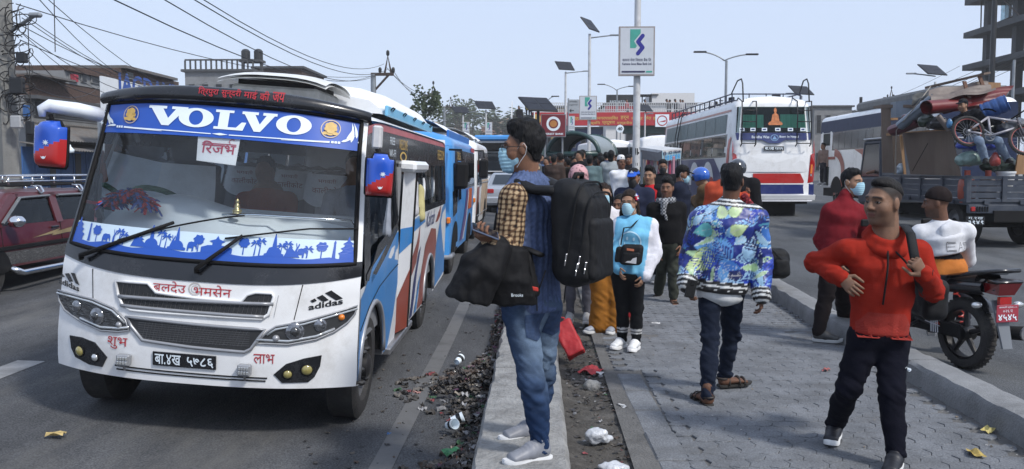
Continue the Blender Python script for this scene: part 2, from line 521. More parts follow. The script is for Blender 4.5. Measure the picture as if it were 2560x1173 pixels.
# the front minibus
wht=mat('bus_white',(.76,.77,.78),.28,var=.04,scale=2,spec=.5,coat=.3,dirt=(.40,.38,.35),dscale=2.2,damt=.5,bump=.03,bscale=6)
blu=mat('bus_blue',(.035,.22,.55),.3,var=.08,scale=2,coat=.3,dirt=(.2,.25,.32),dscale=1.8,damt=.35)
dblu=mat('decal_blue',(.018,.085,.42),.35,var=.04,scale=3)
lblu=mat('skirt_blue',(.16,.42,.62),.4,var=.1,scale=3)
brn=mat('stripe_rust',(.24,.05,.03),.35,var=.12,scale=2,coat=.2,dirt=(.3,.2,.17),damt=.3)
nvy=mat('stripe_navy',(.02,.03,.12),.35,var=.1)
blk=mat('black_gloss',(.012,.013,.016),.22,var=.2,spec=.5,coat=.25,dirt=(.06,.06,.065),damt=.35)
rub=mat('rubber_black',(.009,.009,.010),.7,spec=.2,var=.2)
tyr=mat('tyre_rubber',(.022,.021,.021),.82,var=.25,scale=9,bump=.4,bscale=90,dirt=(.085,.08,.072),dscale=5,damt=.6)
dec=mat('decal_white',(.72,.8,.86),.35,var=.03)
drd=mat('decal_red',(.40,.02,.03),.4,var=.05)
gold=mat('decal_gold',(.55,.36,.09),.4,var=.12,scale=30)
slv=mat('silver_plastic',(.30,.31,.33),.35,metal=.35,var=.08)
chr_=mat('chrome',(.72,.73,.75),.12,metal=1,var=.05)
stl=mat('steel_dull',(.32,.32,.33),.4,metal=.8,var=.15)
mesh_dk=mat('grille_mesh',(.02,.021,.023),.5,var=.5,scale=160)
gls=glass('windscreen_glass',(.88,.92,.94),.012,film=.05)
sgl=glass('side_glass',(.6,.66,.68),.05)
dgl=glass('dark_glass',(.13,.15,.16),.04)
seatc=mat('seat_cover_white',(.70,.72,.75),.8,var=.1,bump=.5,bscale=25)
seatg=mat('seat_grey',(.09,.095,.105),.8,var=.15)
grey_in=mat('interior_grey',(.28,.29,.305),.7,var=.1)
dash_m=mat('dash_cover_white',(.62,.66,.69),.5,var=.08,scale=3,bump=.2,bscale=8)
amber=mat('amber_lens',(.7,.2,.02),.2,var=.05,coat=.5)
lens_c=mat('lamp_lens',(.55,.57,.58),.08,metal=.6,var=.15,scale=60,coat=1)
fog_y=mat('fog_lens',(.28,.24,.08),.12,var=.2,scale=80,coat=1)
hl_dark=mat('headlight_inner',(.03,.032,.035),.15,var=.1,coat=1)
red_lens=mat('red_lens',(.35,.012,.012),.15,var=.1,coat=1)
flag_r=mat('flag_red',(.42,.02,.02),.25,var=.05,coat=.5)
flag_b=mat('flag_blue',(.02,.09,.5),.25,var=.05,coat=.5)
BR,BY=math.radians(4.228),math.radians(.614)
BM=(Matrix.Rotation(BY,3,'Z')@Matrix.Rotation(BR,3,'Y'))
BMn=np.array(BM);BO=np.array([-2.268,6.2,-.069])
def wz(z):return np.interp(z,[.3,.4,1.16,1.96,2.2],[1.0,1.017,1.0,.93,.92])
def yf(x,z):return np.interp(z,[.3,.6,1.05,1.16,2.2,2.4],[-.79,-.82,-.80,-.77,-.43,-.36])+.26*np.minimum(abs(x/wz(z)),1.02)**2.6
def fmap(off):
 def f(x,z):
  y=float(yf(x,z));e=.01
  nx=(float(yf(x+e,z))-float(yf(x-e,z)))/(2*e);nz=(float(yf(x,z+e))-float(yf(x,z-e)))/(2*e)
  n=np.array([nx,-1,nz]);n/=np.linalg.norm(n)
  return(x+n[0]*off,y+n[1]*off,z+n[2]*off)
 return f
def fhit(px,py):
 o,v=ray(px,py);o=BMn.T@(o-BO);v=BMn.T@v
 t=np.linspace(4,7.5,3000);P=o+v*t[:,None]
 i=np.argmax(P[:,1]-yf(P[:,0],P[:,2])>0)
 return float(P[i][0]),float(P[i][2])
def shit(px,py,x=.98):
 o,v=ray(px,py);o=BMn.T@(o-BO);v=BMn.T@v;t=(x-o[0])/v[0];p=o+v*t
 return float(p[1]),float(p[2])
bus=thing('minibus','white and blue minibus with a wide windscreen standing nearest in the left road','bus',BO,rot=BM.to_euler())
def fpatch(name,zl,zh,m,off=0.,u0=-1,u1=1,nu=40,nv=8,parent=None):
 b=MB();f=fmap(off)
 def g(u,t):
  z=zl(u)+(zh(u)-zl(u))*t
  return f(u*float(wz(z)),z)
 b.grid(g,np.linspace(u0,u1,nu),np.linspace(0,1,nv))
 return b.build(name,m,parent or bus,smooth=True)
def fpoly(b,pts,off=.004,px=True):
 q=[fhit(*p)for p in pts]if px else pts
 b.prism(q,-.012,0,lambda u,v,w:fmap(off+w)(u,v));return q
MB.sd=.07
cowl_lo=lambda u:1.04+.075*abs(u)**3
ws_lo=lambda u:1.165+.035*abs(u)**3
visor_lo=lambda u:2.19-.045*abs(u)**2.5
visor_hi=lambda u:2.295-.085*abs(u)**2.5
k_=lambda c:(lambda u:c)
front=fpatch('front_panel',k_(.37),cowl_lo,wht,nv=14)
b=MB();f0=fmap(0)
b.grid(lambda u,t:tuple(np.array(f0(u*1.015,.37))+np.array([0,t*.12,-.02*t])),np.linspace(-1,1,30),[0,.5,1]);b.build('bumper_lip',wht,bus,smooth=True)
fpatch('cowl',cowl_lo,lambda u:ws_lo(u)+.01,blk,off=.006)
fpatch('windscreen',ws_lo,lambda u:visor_lo(u)+.02,gls,u0=-.955,u1=.955,nu=48,nv=14,off=.002)
b=MB();g=fmap(.006);w_=[(u,ws_lo(u))for u in np.linspace(-.955,.955,40)]
loop=[g(u*wz(z),z)for u,z in w_]+[g(.955*wz(z),z)for z in np.linspace(1.25,2.12,12)]+[g(u*wz(visor_lo(u)),visor_lo(u))for u in np.linspace(.955,-.955,40)]+[g(-.955*wz(z),z)for z in np.linspace(2.12,1.25,12)]
b.tube(loop,.016,6,closed=True);b.build('windscreen_rubber',rub,bus,smooth=True)
ss=fpatch('sun_strip',lambda u:1.965-.02*u*u,lambda u:visor_lo(u)+.0,dblu,u0=-.94,u1=.94,off=.006,nv=6)
fpatch('lower_strip',ws_lo,lambda u:1.345,mat('strip_pale',(.55,.68,.78),.4,var=.04),u0=-.945,u1=.945,off=.006,nv=5)
for s in(-1,1):
 fpatch('pillar_cover',cowl_lo,visor_lo,blk if s<0 else wht,u0=min(s*.955,s*1.0),u1=max(s*.955,s*1.0),nu=4,nv=12,off=.003)
b=MB();g=fmap
def brow(u,t):
 a=t*PI;z=visor_lo(u)+(visor_hi(u)-visor_lo(u))*(.5-.5*math.cos(a))
 return fmap(.012+.055*math.sin(a)**.6 if 0<t<1 else .012)(u*float(wz(2.2))*1.012,z)
b.grid(brow,np.linspace(-1.02,1.02,44),np.linspace(0,1,9));brw=b.build('brow',blk,bus,smooth=True)
b=MB()
fx=lambda off:fmap(off)
p0,p1=fhit(490,252),fhit(678,252)
lettering(b,'त् रपुरा',-.155,2.225,.0,2.27,fx(.072))if 0 else None
x=-.165
for wd,wid in(('त्रिपुरा',.135),('सुन्दरी',.13),('मार्इ',.085),('की',.06),('जय',.075)):
 wd={'त्रिपुरा':'ित्रपुरा','सुन्दरी':'सुन्दरी','मार्इ':'माई'}.get(wd,wd)
 lettering(b,wd,x,2.212,x+wid,2.276,fx(.074),.015);x+=wid+.018
b.build('brow_lettering',drd,brw)
def slab_poly(ch):
 if ch=='V':return[[(0,1),(0,.86),(.07,.86),(.40,0),(.58,0),(.93,.86),(1,.86),(1,1),(.60,1),(.60,.86),(.70,.86),(.54,.38),(.38,.86),(.47,.86),(.47,1)]]
 if ch=='L':return[[(0,1),(0,.87),(.13,.87),(.13,.13),(0,.13),(0,0),(.92,0),(1,.42),(.86,.42),(.70,.13),(.44,.13),(.44,.87),(.58,.87),(.58,1)]]
 return[circ(.5,.5,.5,28),circ(.5,.5,.2,20,.38)[::-1]]
b=MB()
for ch,xa,ya,xb,yb in(('V',372,262,470,318),('O',448,270,536,324),('L',538,275,618,328),('V',604,280,692,332),('O',690,290,779,343)):
 (x0,_),(x1,_)=fhit(xa,(ya+yb)/2),fhit(xb,(ya+yb)/2)
 zc=fhit((xa+xb)/2,(ya+yb)/2)[1]
 z0,z1=2.022,2.152
 b.flat([[(x0+(x1-x0)*u,z0+(z1-z0)*v)for u,v in l]for l in slab_poly(ch)],fmap(.011))
b.build('strip_lettering',dec,ss)
b=MB()
for s in(-1,1):
 b.flat([(s*.06,1.990),(s*.62,1.994),(s*.62,1.987),(s*.06,1.984)],fmap(.011))
 b.flat([(s*.40,1.983),(s*.70,1.998),(s*.70,1.986),(s*.40,1.980)],fmap(.0112))
 for k in range(3):b.flat([(s*(.71+.02*k),1.985),(s*(.725+.02*k),1.985),(s*(.725+.02*k),2.0),(s*(.71+.02*k),2.0)],fmap(.011))
 def fl(cx,cz,l,a,w):
  l*=1.3;w*=1.25
  d=np.array([math.cos(a)*s,math.sin(a)]);n=np.array([-d[1],d[0]]);P=[]
  for t in np.linspace(0,1,8):P.append(np.array([cx*s,cz])+d*l*t+n*(w*math.sin(PI*t**.6)+.35*l*t*t))
  for t in np.linspace(1,0,8)[1:-1]:P.append(np.array([cx*s,cz])+d*l*t+n*(-w*.6*math.sin(PI*t**.6)+.35*l*t*t))
  b.flat([tuple(p)for p in P],fmap(.011))
 for cx,cz,l,a,w in((.77,2.0,.07,.2,.008),(.80,2.01,.08,.9,.010),(.83,2.0,.10,1.3,.011),(.86,2.03,.08,1.5,.008),(.87,2.0,.06,.5,.008)):fl(cx,cz,l,a,w)
 for cx,cz,r in((.895,2.06,.009),(.88,2.085,.007),(.905,2.09,.006),(.89,2.11,.006)):
  b.flat([(s*cx+(r if k%2==0 else r*.4)*math.cos(k*PI/5),cz+(r if k%2==0 else r*.4)*math.sin(k*PI/5))for k in range(10)],fmap(.0115))
b.flat([(-.055,1.988),(0,1.996),(.055,1.988),(0,1.980)],fmap(.0115))
b.build('strip_ornament',dec,ss)
b=MB();b2=MB()
for px in(331,826):
 cx,cz=fhit(px,288 if px<500 else 324)
 b.flat([circ(cx,cz,.062,28),circ(cx,cz,.056,28)[::-1]],fmap(.012))
 for dx,dz,rx,rz in((0,.026,.024,.022),(-.024,.02,.012,.018),(.024,.02,.012,.018),(0,-.008,.028,.024),(-.03,-.03,.018,.011),(.03,-.03,.018,.011),(-.03,-.002,.010,.013),(.03,-.002,.010,.013),(.006,.008,.007,.018),(0,-.036,.02,.009)):
  b2.flat(circ(cx+dx,cz+dz,rx,12,rz),fmap(.0125+.0008*(len(b2.F)%7)))
b.build('medallion_ring',mat('decal_gold_pale',(.5,.4,.3),.4),ss);b2.build('medallion',gold,ss)
b=MB();zb=1.225
fpatch('skyline_ground',ws_lo,lambda u:zb+.01*math.sin(17*u)*(1 if abs(u)<.8 else 0),dblu,u0=-.945,u1=.945,off=.0095,nv=3)
f=fmap(.0105)
def sil(x,z,pts,w,h):b.flat([(x+u*w,z+v*h)for u,v in pts],f)
def tree_(x,s=1.):
 sil(x,zb,[(-.06,0),(.06,0),(.05,.6),(-.05,.6)],.06*s,.1*s)
 b.flat([(x+.034*s*(1+.16*math.sin(7*a+x*9))*math.cos(a),zb+.075*s+.03*s*(1+.16*math.cos(6*a))*math.sin(a))for a in np.linspace(0,2*PI,22)[:-1]],f)
def palm(x,h):
 sil(x,zb,[(-.5,0),(.5,0),(.7,1),(.3,1)],.009,h)
 for k in range(7):
  a=-.4+k*(PI+.8)/6;l=.036
  P=[(x+.005,zb+h)]
  for t in(.35,.7,1):P.append((x+l*t*math.cos(a)+.005,zb+h+l*t*math.sin(a)-.018*t*t+.006))
  for t in(.7,.35):P.append((x+l*t*math.cos(a)+.005,zb+h+l*t*math.sin(a)-.018*t*t-.004))
  b.flat(P,f)
def eleph(x,s=1,d=1):
 sil(x,zb,[(0,0),(.14,0),(.14,.3),(.42,.3),(.42,0),(.56,0),(.58,.55),(.72,.5),(.8,.2),(.86,.2),(.84,.7),(.7,.98),(.5,.95),(.3,1),(.08,.9),(0,.6)],.075*s*d,.06*s)
def pagoda(x,s=1):
 b.flat([(x+u*.09*s,zb+v*.13*s)for u,v in((-.5,0),(.5,0),(.5,.2),(.62,.28),(.4,.36),(.32,.45),(.5,.52),(.28,.6),(.22,.7),(.36,.75),(.1,.88),(.03,1.1),(-.03,1.1),(-.1,.88),(-.36,.75),(-.22,.7),(-.28,.6),(-.5,.52),(-.32,.45),(-.4,.36),(-.62,.28),(-.5,.2))],f)
def stupa(x,s=1):
 b.flat([(x+u*.1*s,zb+v*.13*s)for u,v in[(-.6,0),(.6,0),(.6,.12),(.48,.15)]+[(.45*math.cos(a),.15+.32*math.sin(a))for a in np.linspace(0,PI/2-.3,6)]+[(.12,.6),(.03,1.1),(-.03,1.1),(-.12,.6)]+[(.45*math.cos(a),.15+.32*math.sin(a))for a in np.linspace(PI/2+.3,PI,6)]+[(-.48,.15),(-.6,.12)]],f)
def hall(x,s=1):
 b.flat([(x+u*.2*s,zb+v*.09*s)for u,v in((-.5,0),(.5,0),(.5,.35),(.3,.5),(.15,.52),(.15,.7),(.26,.8),(.06,.95),(0,1.2),(-.06,.95),(-.26,.8),(-.15,.7),(-.15,.52),(-.3,.5),(-.5,.35))],f)
def column_(x):sil(x,zb,[(-1,0),(1,0),(.7,.08),(.4,.8),(.55,.85),(0,1),(-.55,.85),(-.4,.8),(-.7,.08)],.014,.12)
def deer(x):sil(x,zb,[(0,0),(.5,0),(.5,.5),(.9,.9),(.7,1),(.45,.72),(.2,1.05),(.1,1),(.3,.7),(.05,.5)],.03,.09)
for fn_,xs_ in((pagoda,(-.90,.90)),(column_,(-.80,.82)),(tree_,(-.74,-.04+.02,.745,.27)),(eleph,(-.69,-.09,.60,.42)),(deer,(-.61,.585,-.20)),(stupa,(-.33,.46,-.16)),(hall,(.1,))):
 for x_ in xs_:fn_(x_)
for x_,h_ in((-.56,.085),(-.53,.065),(-.27,.10),(-.235,.08),(.34,.08),(.37,.095),(.50,.07),(.535,.085),(.66,.06),(-.42,.05)):palm(x_,h_)
for x0_,x1_ in((-.47,-.36),(.52,.60)):
 b.flat([(x0_,zb),(x0_+.03,zb+.07),(x0_+.035,zb+.07),(x1_+.02,zb)],f)
b.build('skyline',dblu,bus)
def fframe(name,pts,r,m,par=bus,off=.004,n=6,closed=True):
 q=[fhit(*p)for p in pts];Q=[]
 for i in range(len(q)):
  a,c=np.array(q[i]),np.array(q[(i+1)%len(q)])
  if not closed and i==len(q)-1:Q.append(a);break
  for t in np.linspace(0,1,max(2,int(np.linalg.norm(c-a)/.06)+1))[:-1]:Q.append(a+(c-a)*t)
 bb=MB();bb.tube([fmap(off)(*p)for p in Q],r,n,closed=closed);return bb.build(name,m,par,smooth=True)
gu=[(292,702),(297,735),(308,762),(330,775),(500,788),(655,797),(672,785),(685,742),(680,733),(640,731),(618,737),(604,754),(500,746),(392,731),(372,708)]
gl_=[(318,791),(330,815),(358,850),(480,868),(612,880),(628,872),(662,824),(500,812)]
for pts,nm in((gu,'upper_grille'),(gl_,'lower_grille')):
 b=MB();q=[fhit(*p)for p in pts]
 zz=np.array(q);x0,x1=zz[:,0].min(),zz[:,0].max()
 fpoly(b,pts,.005);gr=b.build(nm,mesh_dk,bus)
 fframe('grille_frame',pts,.011 if nm[0]=='u' else .012,wht if nm[0]=='u' else slv,gr,.008)
 if nm[0]=='u':
  for(pa,pb)in(((300,740),(684,760)),((306,763),(660,792))):
   a,c=fhit(*pa),fhit(*pb);bb=MB()
   bb.tube([fmap(.012)(a[0]+(c[0]-a[0])*t,a[1]+(c[1]-a[1])*t)for t in np.linspace(0,1,14)],.013,6);bb.build('grille_bar',slv,gr,smooth=True)
  wires=MB()
  for k in range(36):
   x=-.5+k*1.0/35
   wires.tube([fmap(.007)(x,.84),fmap(.007)(x+.02,.985 if abs(x)>.36 else .94)],.0012,3,cap=False)
  wires.build('grille_wire',stl,gr)
 else:
  wires=MB()
  for k in range(30):
   x=-.33+k*.66/29
   wires.tube([fmap(.007)(x-.02*(x>0),.645),fmap(.007)(x+.02,.755)],.0011,3,cap=False)
  for k in range(8):
   z=.65+k*.014
   wires.tube([fmap(.0075)(x,z)for x in np.linspace(-.36,.36,8)],.001,3,cap=False)
  wires.build('grille_wire',stl,gr)
b=MB()
lettering(b,'बलदेउ',*fhit(383,728),*fhit(466,706),fmap(.004))
lettering(b,'भमसेन',*fhit(484,738),*fhit(580,716),fmap(.004))
for w_,a_,c_ in(('शुभ',(270,869),(320,846)),('लाभ',(634,908),(687,886))):lettering(b,w_,*fhit(*a_),*fhit(*c_),fmap(.004))
b.build('front_lettering',drd,front)
b=MB();c_=fhit(484,722);b.flat([circ(c_[0]+.01,c_[1],.042,20),circ(c_[0]+.01,c_[1],.034,20)[::-1]],fmap(.0035));b.flat([circ(c_[0]+.01,c_[1],.024,20),circ(c_[0]+.01,c_[1],.02,20)[::-1]],fmap(.0035));b.build('seal',mat('seal_grey',(.5,.46,.44),.5),front)
b=MB()
for(lx0,ly0,lx1,ly1,hq),bars in(((771,761,857,745,15),[[(775,752),(787,746),(792,752),(781,757)],[(791,744),(806,737),(822,750),(808,755)],[(812,733),(828,726),(857,746),(840,751)]]),((148,693,199,715,15),[[(151,690),(157,684),(163,692),(156,693)],[(163,684),(174,683),(184,704),(175,705)],[(178,682),(188,683),(200,714),(190,708)]])):
 lettering(b,'adidas',0,0,1,1,lambda u,v:fmap(.004)(*fhit(lx0+(lx1-lx0)*u,ly0+(ly1-ly0)*u+hq*(1-v))),bold=.025)
 for p in bars:b.flat([fhit(*q)for q in p],fmap(.004))
b.build('front_badge',blk,front)
pl=MB();q=[fhit(*p)for p in((388,911),(388,877),(537,890),(537,924))]
zc=sum(p[1]for p in q)/4;xm=sum(p[0]for p in q)/4
pl.prism([(xm-.205,zc-.045),(xm+.205,zc-.045),(xm+.205,zc+.045),(xm-.205,zc+.045)],0,.008,lambda u,v,w:fmap(.004+w)(u,v));plo=pl.build('number_plate',blk,bus)
b=MB();lettering(b,'बा.४ख',xm-.19,zc-.033,xm-.02,zc+.034,fmap(.015),bold=.012);lettering(b,'५७८६',xm+.02,zc-.034,xm+.19,zc+.030,fmap(.015),bold=.015);b.build('plate_lettering',dec,plo)
def gem(b,cx,cz,r,m,off,par,name,ring=None):
 bb=MB();c=np.array(fmap(off)(cx,cz));c2=np.array(fmap(off+.02)(cx,cz));n=(c2-c)/np.linalg.norm(c2-c);u,v=frame_of(n)
 for k in range(5):
  pass
 prof=[(r,0),(r*.98,.004),(r*.8,.012),(r*.45,.018),(.0005,.02)]
 V=[c+u*rr*math.cos(a)+v*rr*math.sin(a)+n*h for rr,h in prof for a in np.arange(16)*PI/8]
 F=[(i*16+j,i*16+(j+1)%16,(i+1)*16+(j+1)%16,(i+1)*16+j)for i in range(4)for j in range(16)]
 bb.add(V,F);o=bb.build(name,m,par,smooth=True)
 return o
HL={-1:[(148,725),(185,735),(235,748),(285,770),(316,800),(325,826),(300,829),(255,826),(205,803),(165,775),(152,752)],1:[(641,857),(668,830),(690,816),(760,803),(830,783),(892,764),(886,785),(868,806),(835,829),(790,848),(720,861)]}
for s in(-1,1):
 b=MB();fpoly(b,HL[s],.008);hl=b.build('headlight',hl_dark,bus)
 fframe('headlight_rim',HL[s],.007,slv,hl,.010)
 cs=[((245,790),.058,lens_c),((195,765),.042,lens_c),((300,812),.022,slv)]if s<0 else[((737,828),.062,lens_c),((800,812),.045,lens_c),((853,793),.022,amber),((690,846),.024,slv)]
 for p,r,mm in cs:
  if mm is lens_c:mm=mat('headlight_reflector',(.20,.21,.23),.12,metal=.7,var=.6,scale=50,coat=1)
  gem(None,*fhit(*p),r,mm,.009,hl,'reflector')
 for p,r,mm in cs[:1]:gem(None,*fhit(*p),r*.5,hl_dark,.024,hl,'projector')
 lo=HL[s][5:9]if s<0 else[HL[s][0],HL[s][10],HL[s][9],HL[s][8]]
 q=[np.array(fhit(*p))+np.array([0,.022])for p in lo]
 bb=MB();bb.tube([fmap(.014)(*p)for p in q],.009,6);bb.build('daylight_strip',lens_c,hl,smooth=True)
 up=HL[s][0:5]if s<0 else HL[s][1:6]
 q=[np.array(fhit(*p))+np.array([0,-.018])for p in up]
 bb=MB();bb.tube([fmap(.014)(*p)for p in q],.008,6);bb.build('daylight_strip',lens_c,hl,smooth=True)
 fg=[(176,838),(205,843),(238,856),(269,893),(257,917),(225,911),(190,892),(180,870)]if s<0 else[(684,936),(715,910),(760,896),(804,888),(800,915),(786,942),(770,955),(705,957)]
 b=MB();fpoly(b,fg,.006);fo=b.build('fog_lamp_panel',blk,bus)
 fl_=[((202,877),.035,fog_y),((240,893),.027,lens_c)]if s<0 else[((767,924),.036,fog_y),((719,935),.029,fog_y)]
 for p,r,mm in fl_:
  c_=fhit(*p);o=gem(None,*c_,r,mm,.008,fo,'fog_lamp')
  bb=MB();bb.tube([fmap(.01)(c_[0]+r*math.cos(a),c_[1]+r*math.sin(a))for a in np.linspace(0,2*PI,17)[:-1]],.005,5,closed=True);bb.build('fog_lamp_ring',rub,fo,smooth=True)
 c_=fhit(318,896)if s<0 else fhit(614,921)
 p=fmap(.035)(*c_);bb=MB();bb.box(*p,.085,.05,.075,bev=.008);sp=bb.build('spot_lamp',slv,bus)
 for r in range(2):
  for k in range(4):bb=MB();bb.box(p[0]-.026+.0175*k,p[1]-.028,p[2]+.014-.028*r,.014,.012,.022,bev=.003);bb.build('spot_lens',lens_c,sp)
 bb=MB();bb.tube([(p[0],p[1],p[2]-.035),(p[0],p[1]+.02,p[2]-.07)],.008,6);bb.build('spot_bracket',stl,sp)
b=MB()
for pa,pb in(((288,913),(668,946)),((292,922),(664,953))):
 a,c=fhit(*pa),fhit(*pb);b.tube([fmap(.0)(a[0]+(c[0]-a[0])*t,a[1]+(c[1]-a[1])*t)for t in np.linspace(0,1,16)],.006,5)
b.build('bumper_slot',rub,front)
b=MB()
for L_ in([(232,672),(233,752)],[(757,712),(735,800)]):
 a,c=fhit(*L_[0]),fhit(*L_[1]);b.tube([fmap(.0)(a[0]+(c[0]-a[0])*t,a[1]+(c[1]-a[1])*t)for t in np.linspace(0,1,6)],.0035,4)
b.build('panel_seam',rub,front)
for base,mid,tip in(((215,648),(440,560),(613,541)),((497,681),(610,592),(893,574))):
 a,m_,t_=[np.array(fmap(.035)(*fhit(*p)))for p in(base,mid,tip)]
 b=MB();b.tube([a,a+np.array([0,-.02,.02]),m_],[.02,.016,.011],6);wp=b.build('wiper',rub,bus,smooth=True)
 b=MB();s0=fmap(.02)(*fhit(base[0]+(mid[0]-base[0])*.62,base[1]+(mid[1]-base[1])*.62-12))
 pts=[np.array(fmap(.02)(*fhit(mid[0]-140+(tip[0]-mid[0]+140)*t,mid[1]+42*(1-t)**1.6-(mid[1]-tip[1])*t)))for t in np.linspace(0,1,12)]if base[0]<300 else[np.array(fmap(.02)(*fhit(565+(893-565)*t,598-24*min(1,t*1.6))))for t in np.linspace(0,1,12)]
 b.tube(pts,.010,5,flat=.6);b.build('wiper_blade',rub,wp,smooth=True)
MB.sd=0
# sides
Y0,Y1=-.53,5.35
WHEELS=(0.0,3.55)
def zlo(y):
 z=.36+.05*max(0,(y-4.2))
 for w in WHEELS:
  d=abs(y-w)
  if d<.50:z=max(z,.40+math.sqrt(.25-d*d)*.92)
 return z
def belt_kerb(y):return np.interp(y,[-.6,-.2,1.1,1.12,5.4],[1.02,1.04,1.36,1.42,1.42])
def yc(z):return float(yf(wz(z),z))+.004
def sidef(s,off=0.):return lambda y,z:(s*(float(wz(min(z,2.2)))+off-.10*max(0,(z-2.1))),max(y,yc(z)),z)
def belt_road(y):return np.interp(y,[-.6,-.2,1.1,5.4],[1.02,1.0,1.12,1.18])
for s in(1,-1):
 f=sidef(s);belt=belt_kerb if s>0 else belt_road
 segs=[(Y0,1.13),(2.02,Y1)]if s>0 else[(Y0,Y1)]
 b=MB()
 for ya,yb in segs:
  ys=np.linspace(ya,yb,max(8,int((yb-ya)/.05)))
  b.grid(lambda y,t:f(y,zlo(y)+(float(belt(y))-zlo(y))*t),ys,np.linspace(0,1,9))
 sp_=b.build('side_panel',wht,bus,smooth=True)
 b=MB();fi=sidef(s,-.035)
 for ya,yb in segs:b.grid(lambda y,t:fi(max(y,-.3),.62+(float(belt(y))-.62)*t),np.linspace(ya,yb,12),[0,1])
 b.build('inner_lining',mat('lining_dark',(.16,.165,.175),.8),bus)
 for w in WHEELS:
  b=MB();A=[(w+.5*math.cos(a),.40+.46*math.sin(a))for a in np.linspace(0,PI,17)]
  b.grid(lambda i,t:(s*(1.0-t*.45),A[int(i)][0],A[int(i)][1]),range(17),[0,1]);b.build('wheel_arch',rub,bus,smooth=True)
  b=MB();b.tube([f(y,z)for y,z in A],.022,6);b.build('arch_trim',slv if s>0 else rub,bus,smooth=True)
 b=MB();f1=sidef(s,.004)
 b.grid(lambda y,z:f1(y,z),np.linspace(-.34,Y1,30),np.linspace(1.87,2.13,4));bb_=b.build('upper_band',blk,bus,smooth=True)
 b=MB();b.grid(lambda y,t:f1(y,2.12+.055*t-.12*max(0,(.35-y))**1.5),np.linspace(-.33,Y1,40),[0,.5,1]);b.build('red_strip',mat('strip_faded_red',(.36,.10,.11),.5,var=.2,scale=6),bus,smooth=True)
 pil=[(-.40,-.18),(1.03,1.14),(2.02,2.12),(2.80,2.88),(3.10,3.14),(3.60,3.68),(4.38,4.46),(4.70,4.74),(5.2,Y1)]if s>0 else[(-.40,-.18),(1.0,1.1),(1.9,2.0),(2.80,2.88),(3.60,3.68),(4.38,4.46),(5.2,Y1)]
 for ya,yb in pil:
  b=MB();b.grid(lambda y,t:f1(y,float(belt(y))+(1.88-float(belt(y)))*t),[ya,yb],[0,.5,1]);b.build('window_pillar',blk,bus)
 b=MB()
 for ya,yb in([(-.18,1.1),(2.05,5.3)]if s>0 else[(-.18,5.3)]):
  b.grid(lambda y,t:f1(y,float(belt(y))-.045+.07*t),np.linspace(ya,yb,20),[0,1])
 b.build('window_rail',blk,bus)
 wins=[(-.18,1.03),(2.12,2.46),(2.46,2.80),(2.88,3.24),(3.24,3.60),(3.68,4.03),(4.03,4.38),(4.46,4.83),(4.83,5.2)]if s>0 else[(-.18,1.0),(1.1,1.9),(2,2.8),(2.88,3.6),(3.68,4.38),(4.46,5.2)]
 for k,(ya,yb)in enumerate(wins):
  fg=sidef(s,-.012-.012*(k%2))
  b=MB();b.grid(lambda y,t:fg(y,float(belt(y))+(1.87-float(belt(y)))*t),np.linspace(ya,yb,3),[0,1]);b.build('window_glass',sgl,bus)
 b=MB();f2=sidef(s,.006)
 b.flat([(-.34,1.06),(-.25,1.05),(-.12,1.16),(.1,1.27),(.4,1.31),(1.1,1.34),(1.1,1.40),(-.34,1.10)],f2)
 b.build('lower_wedge',blk,bus)
f2=sidef(1,.004);f3=sidef(1,.006);f4=sidef(1,.008)
Z2=lambda x,y:shit(880+x/2.173,520+y/2.173,1.0)
def spoly(pts,m,f,name,dens=True):
 q=[Z2(*p)for p in pts]
 q=[(max(y,Y0+.005),max(z,zlo(min(max(y,Y0),Y1))+.004))for y,z in q]
 b=MB();b.flat(q,f);return b.build(name,m,bus)
arch_pts=[(.47*math.cos(a),.40+.45*math.sin(a))for a in np.linspace(PI-.1,.1,14)]
q=[(-.52,.96),(-.40,1.0),(-.2,1.10),(.05,1.19),(.4,1.255),(1.12,1.30),(1.12,.86),(.95,.62),(.72,.37),(.53,.37),(.52,.48)]+arch_pts[::-1]+[(-.52,.45),(-.525,.39)]
b=MB();b.flat(q,f2);b.build('blue_sweep',blu,bus)
b=MB();b.tube([f3(y,z)for y,z in((-.5,.74),(-.2,.86),(.2,.95),(.7,.995),(1.1,1.02))],.004,4);b.build('panel_seam',rub,bus)
for pts,m,nm,f in(([(2.03,1.33),(2.5,1.36),(3.0,1.30),(3.05,1.27),(2.6,1.25),(2.03,1.22)],blu,'blue_wave',f2),([(2.03,.98),(2.35,1.1),(2.6,1.26),(2.55,1.1),(2.35,.9),(2.03,.80)],brn,'rust_sweep',f2),([(2.05,.45),(2.2,.72),(2.5,.98),(2.7,1.04),(2.45,.8),(2.3,.55),(2.2,.38),(2.03,.38)],nvy,'navy_sweep',f2),([(2.35,.38),(2.55,.65),(2.75,.75),(2.6,.55),(2.5,.38)],blu,'blue_wave',f3),([(2.6,.38),(2.75,.70),(3.1,1.02),(3.6,1.16),(4.1,1.12),(4.2,.95),(4.06,.72)]+[(3.55+.5*math.cos(a),.41+.47*math.sin(a))for a in np.linspace(.5,PI-.05,14)]+[(3.0,.38)],brn,'rust_sweep',f2),([(4.15,.40),(4.2,.9),(4.5,1.15),(4.9,1.34),(5.34,1.40),(5.34,.46)],blu,'blue_sweep',f2),([(4.05,1.2),(4.4,1.3),(4.75,1.38),(4.6,1.25),(4.3,1.2)],brn,'rust_sweep',f2)):
 b=MB();b.flat(pts,f);b.build(nm,m,bus)
b=MB();lettering(b,'Kalrab',3.05,1.20,3.85,1.36,f3,shear=.3);b.build('side_lettering',nvy,bus)
b=MB();lettering(b,'FREE',.75,2.03,1.0,2.09,f3);lettering(b,'WI-FI',.72,1.93,1.06,1.99,f3);
b.build('band_lettering',dec,bus)
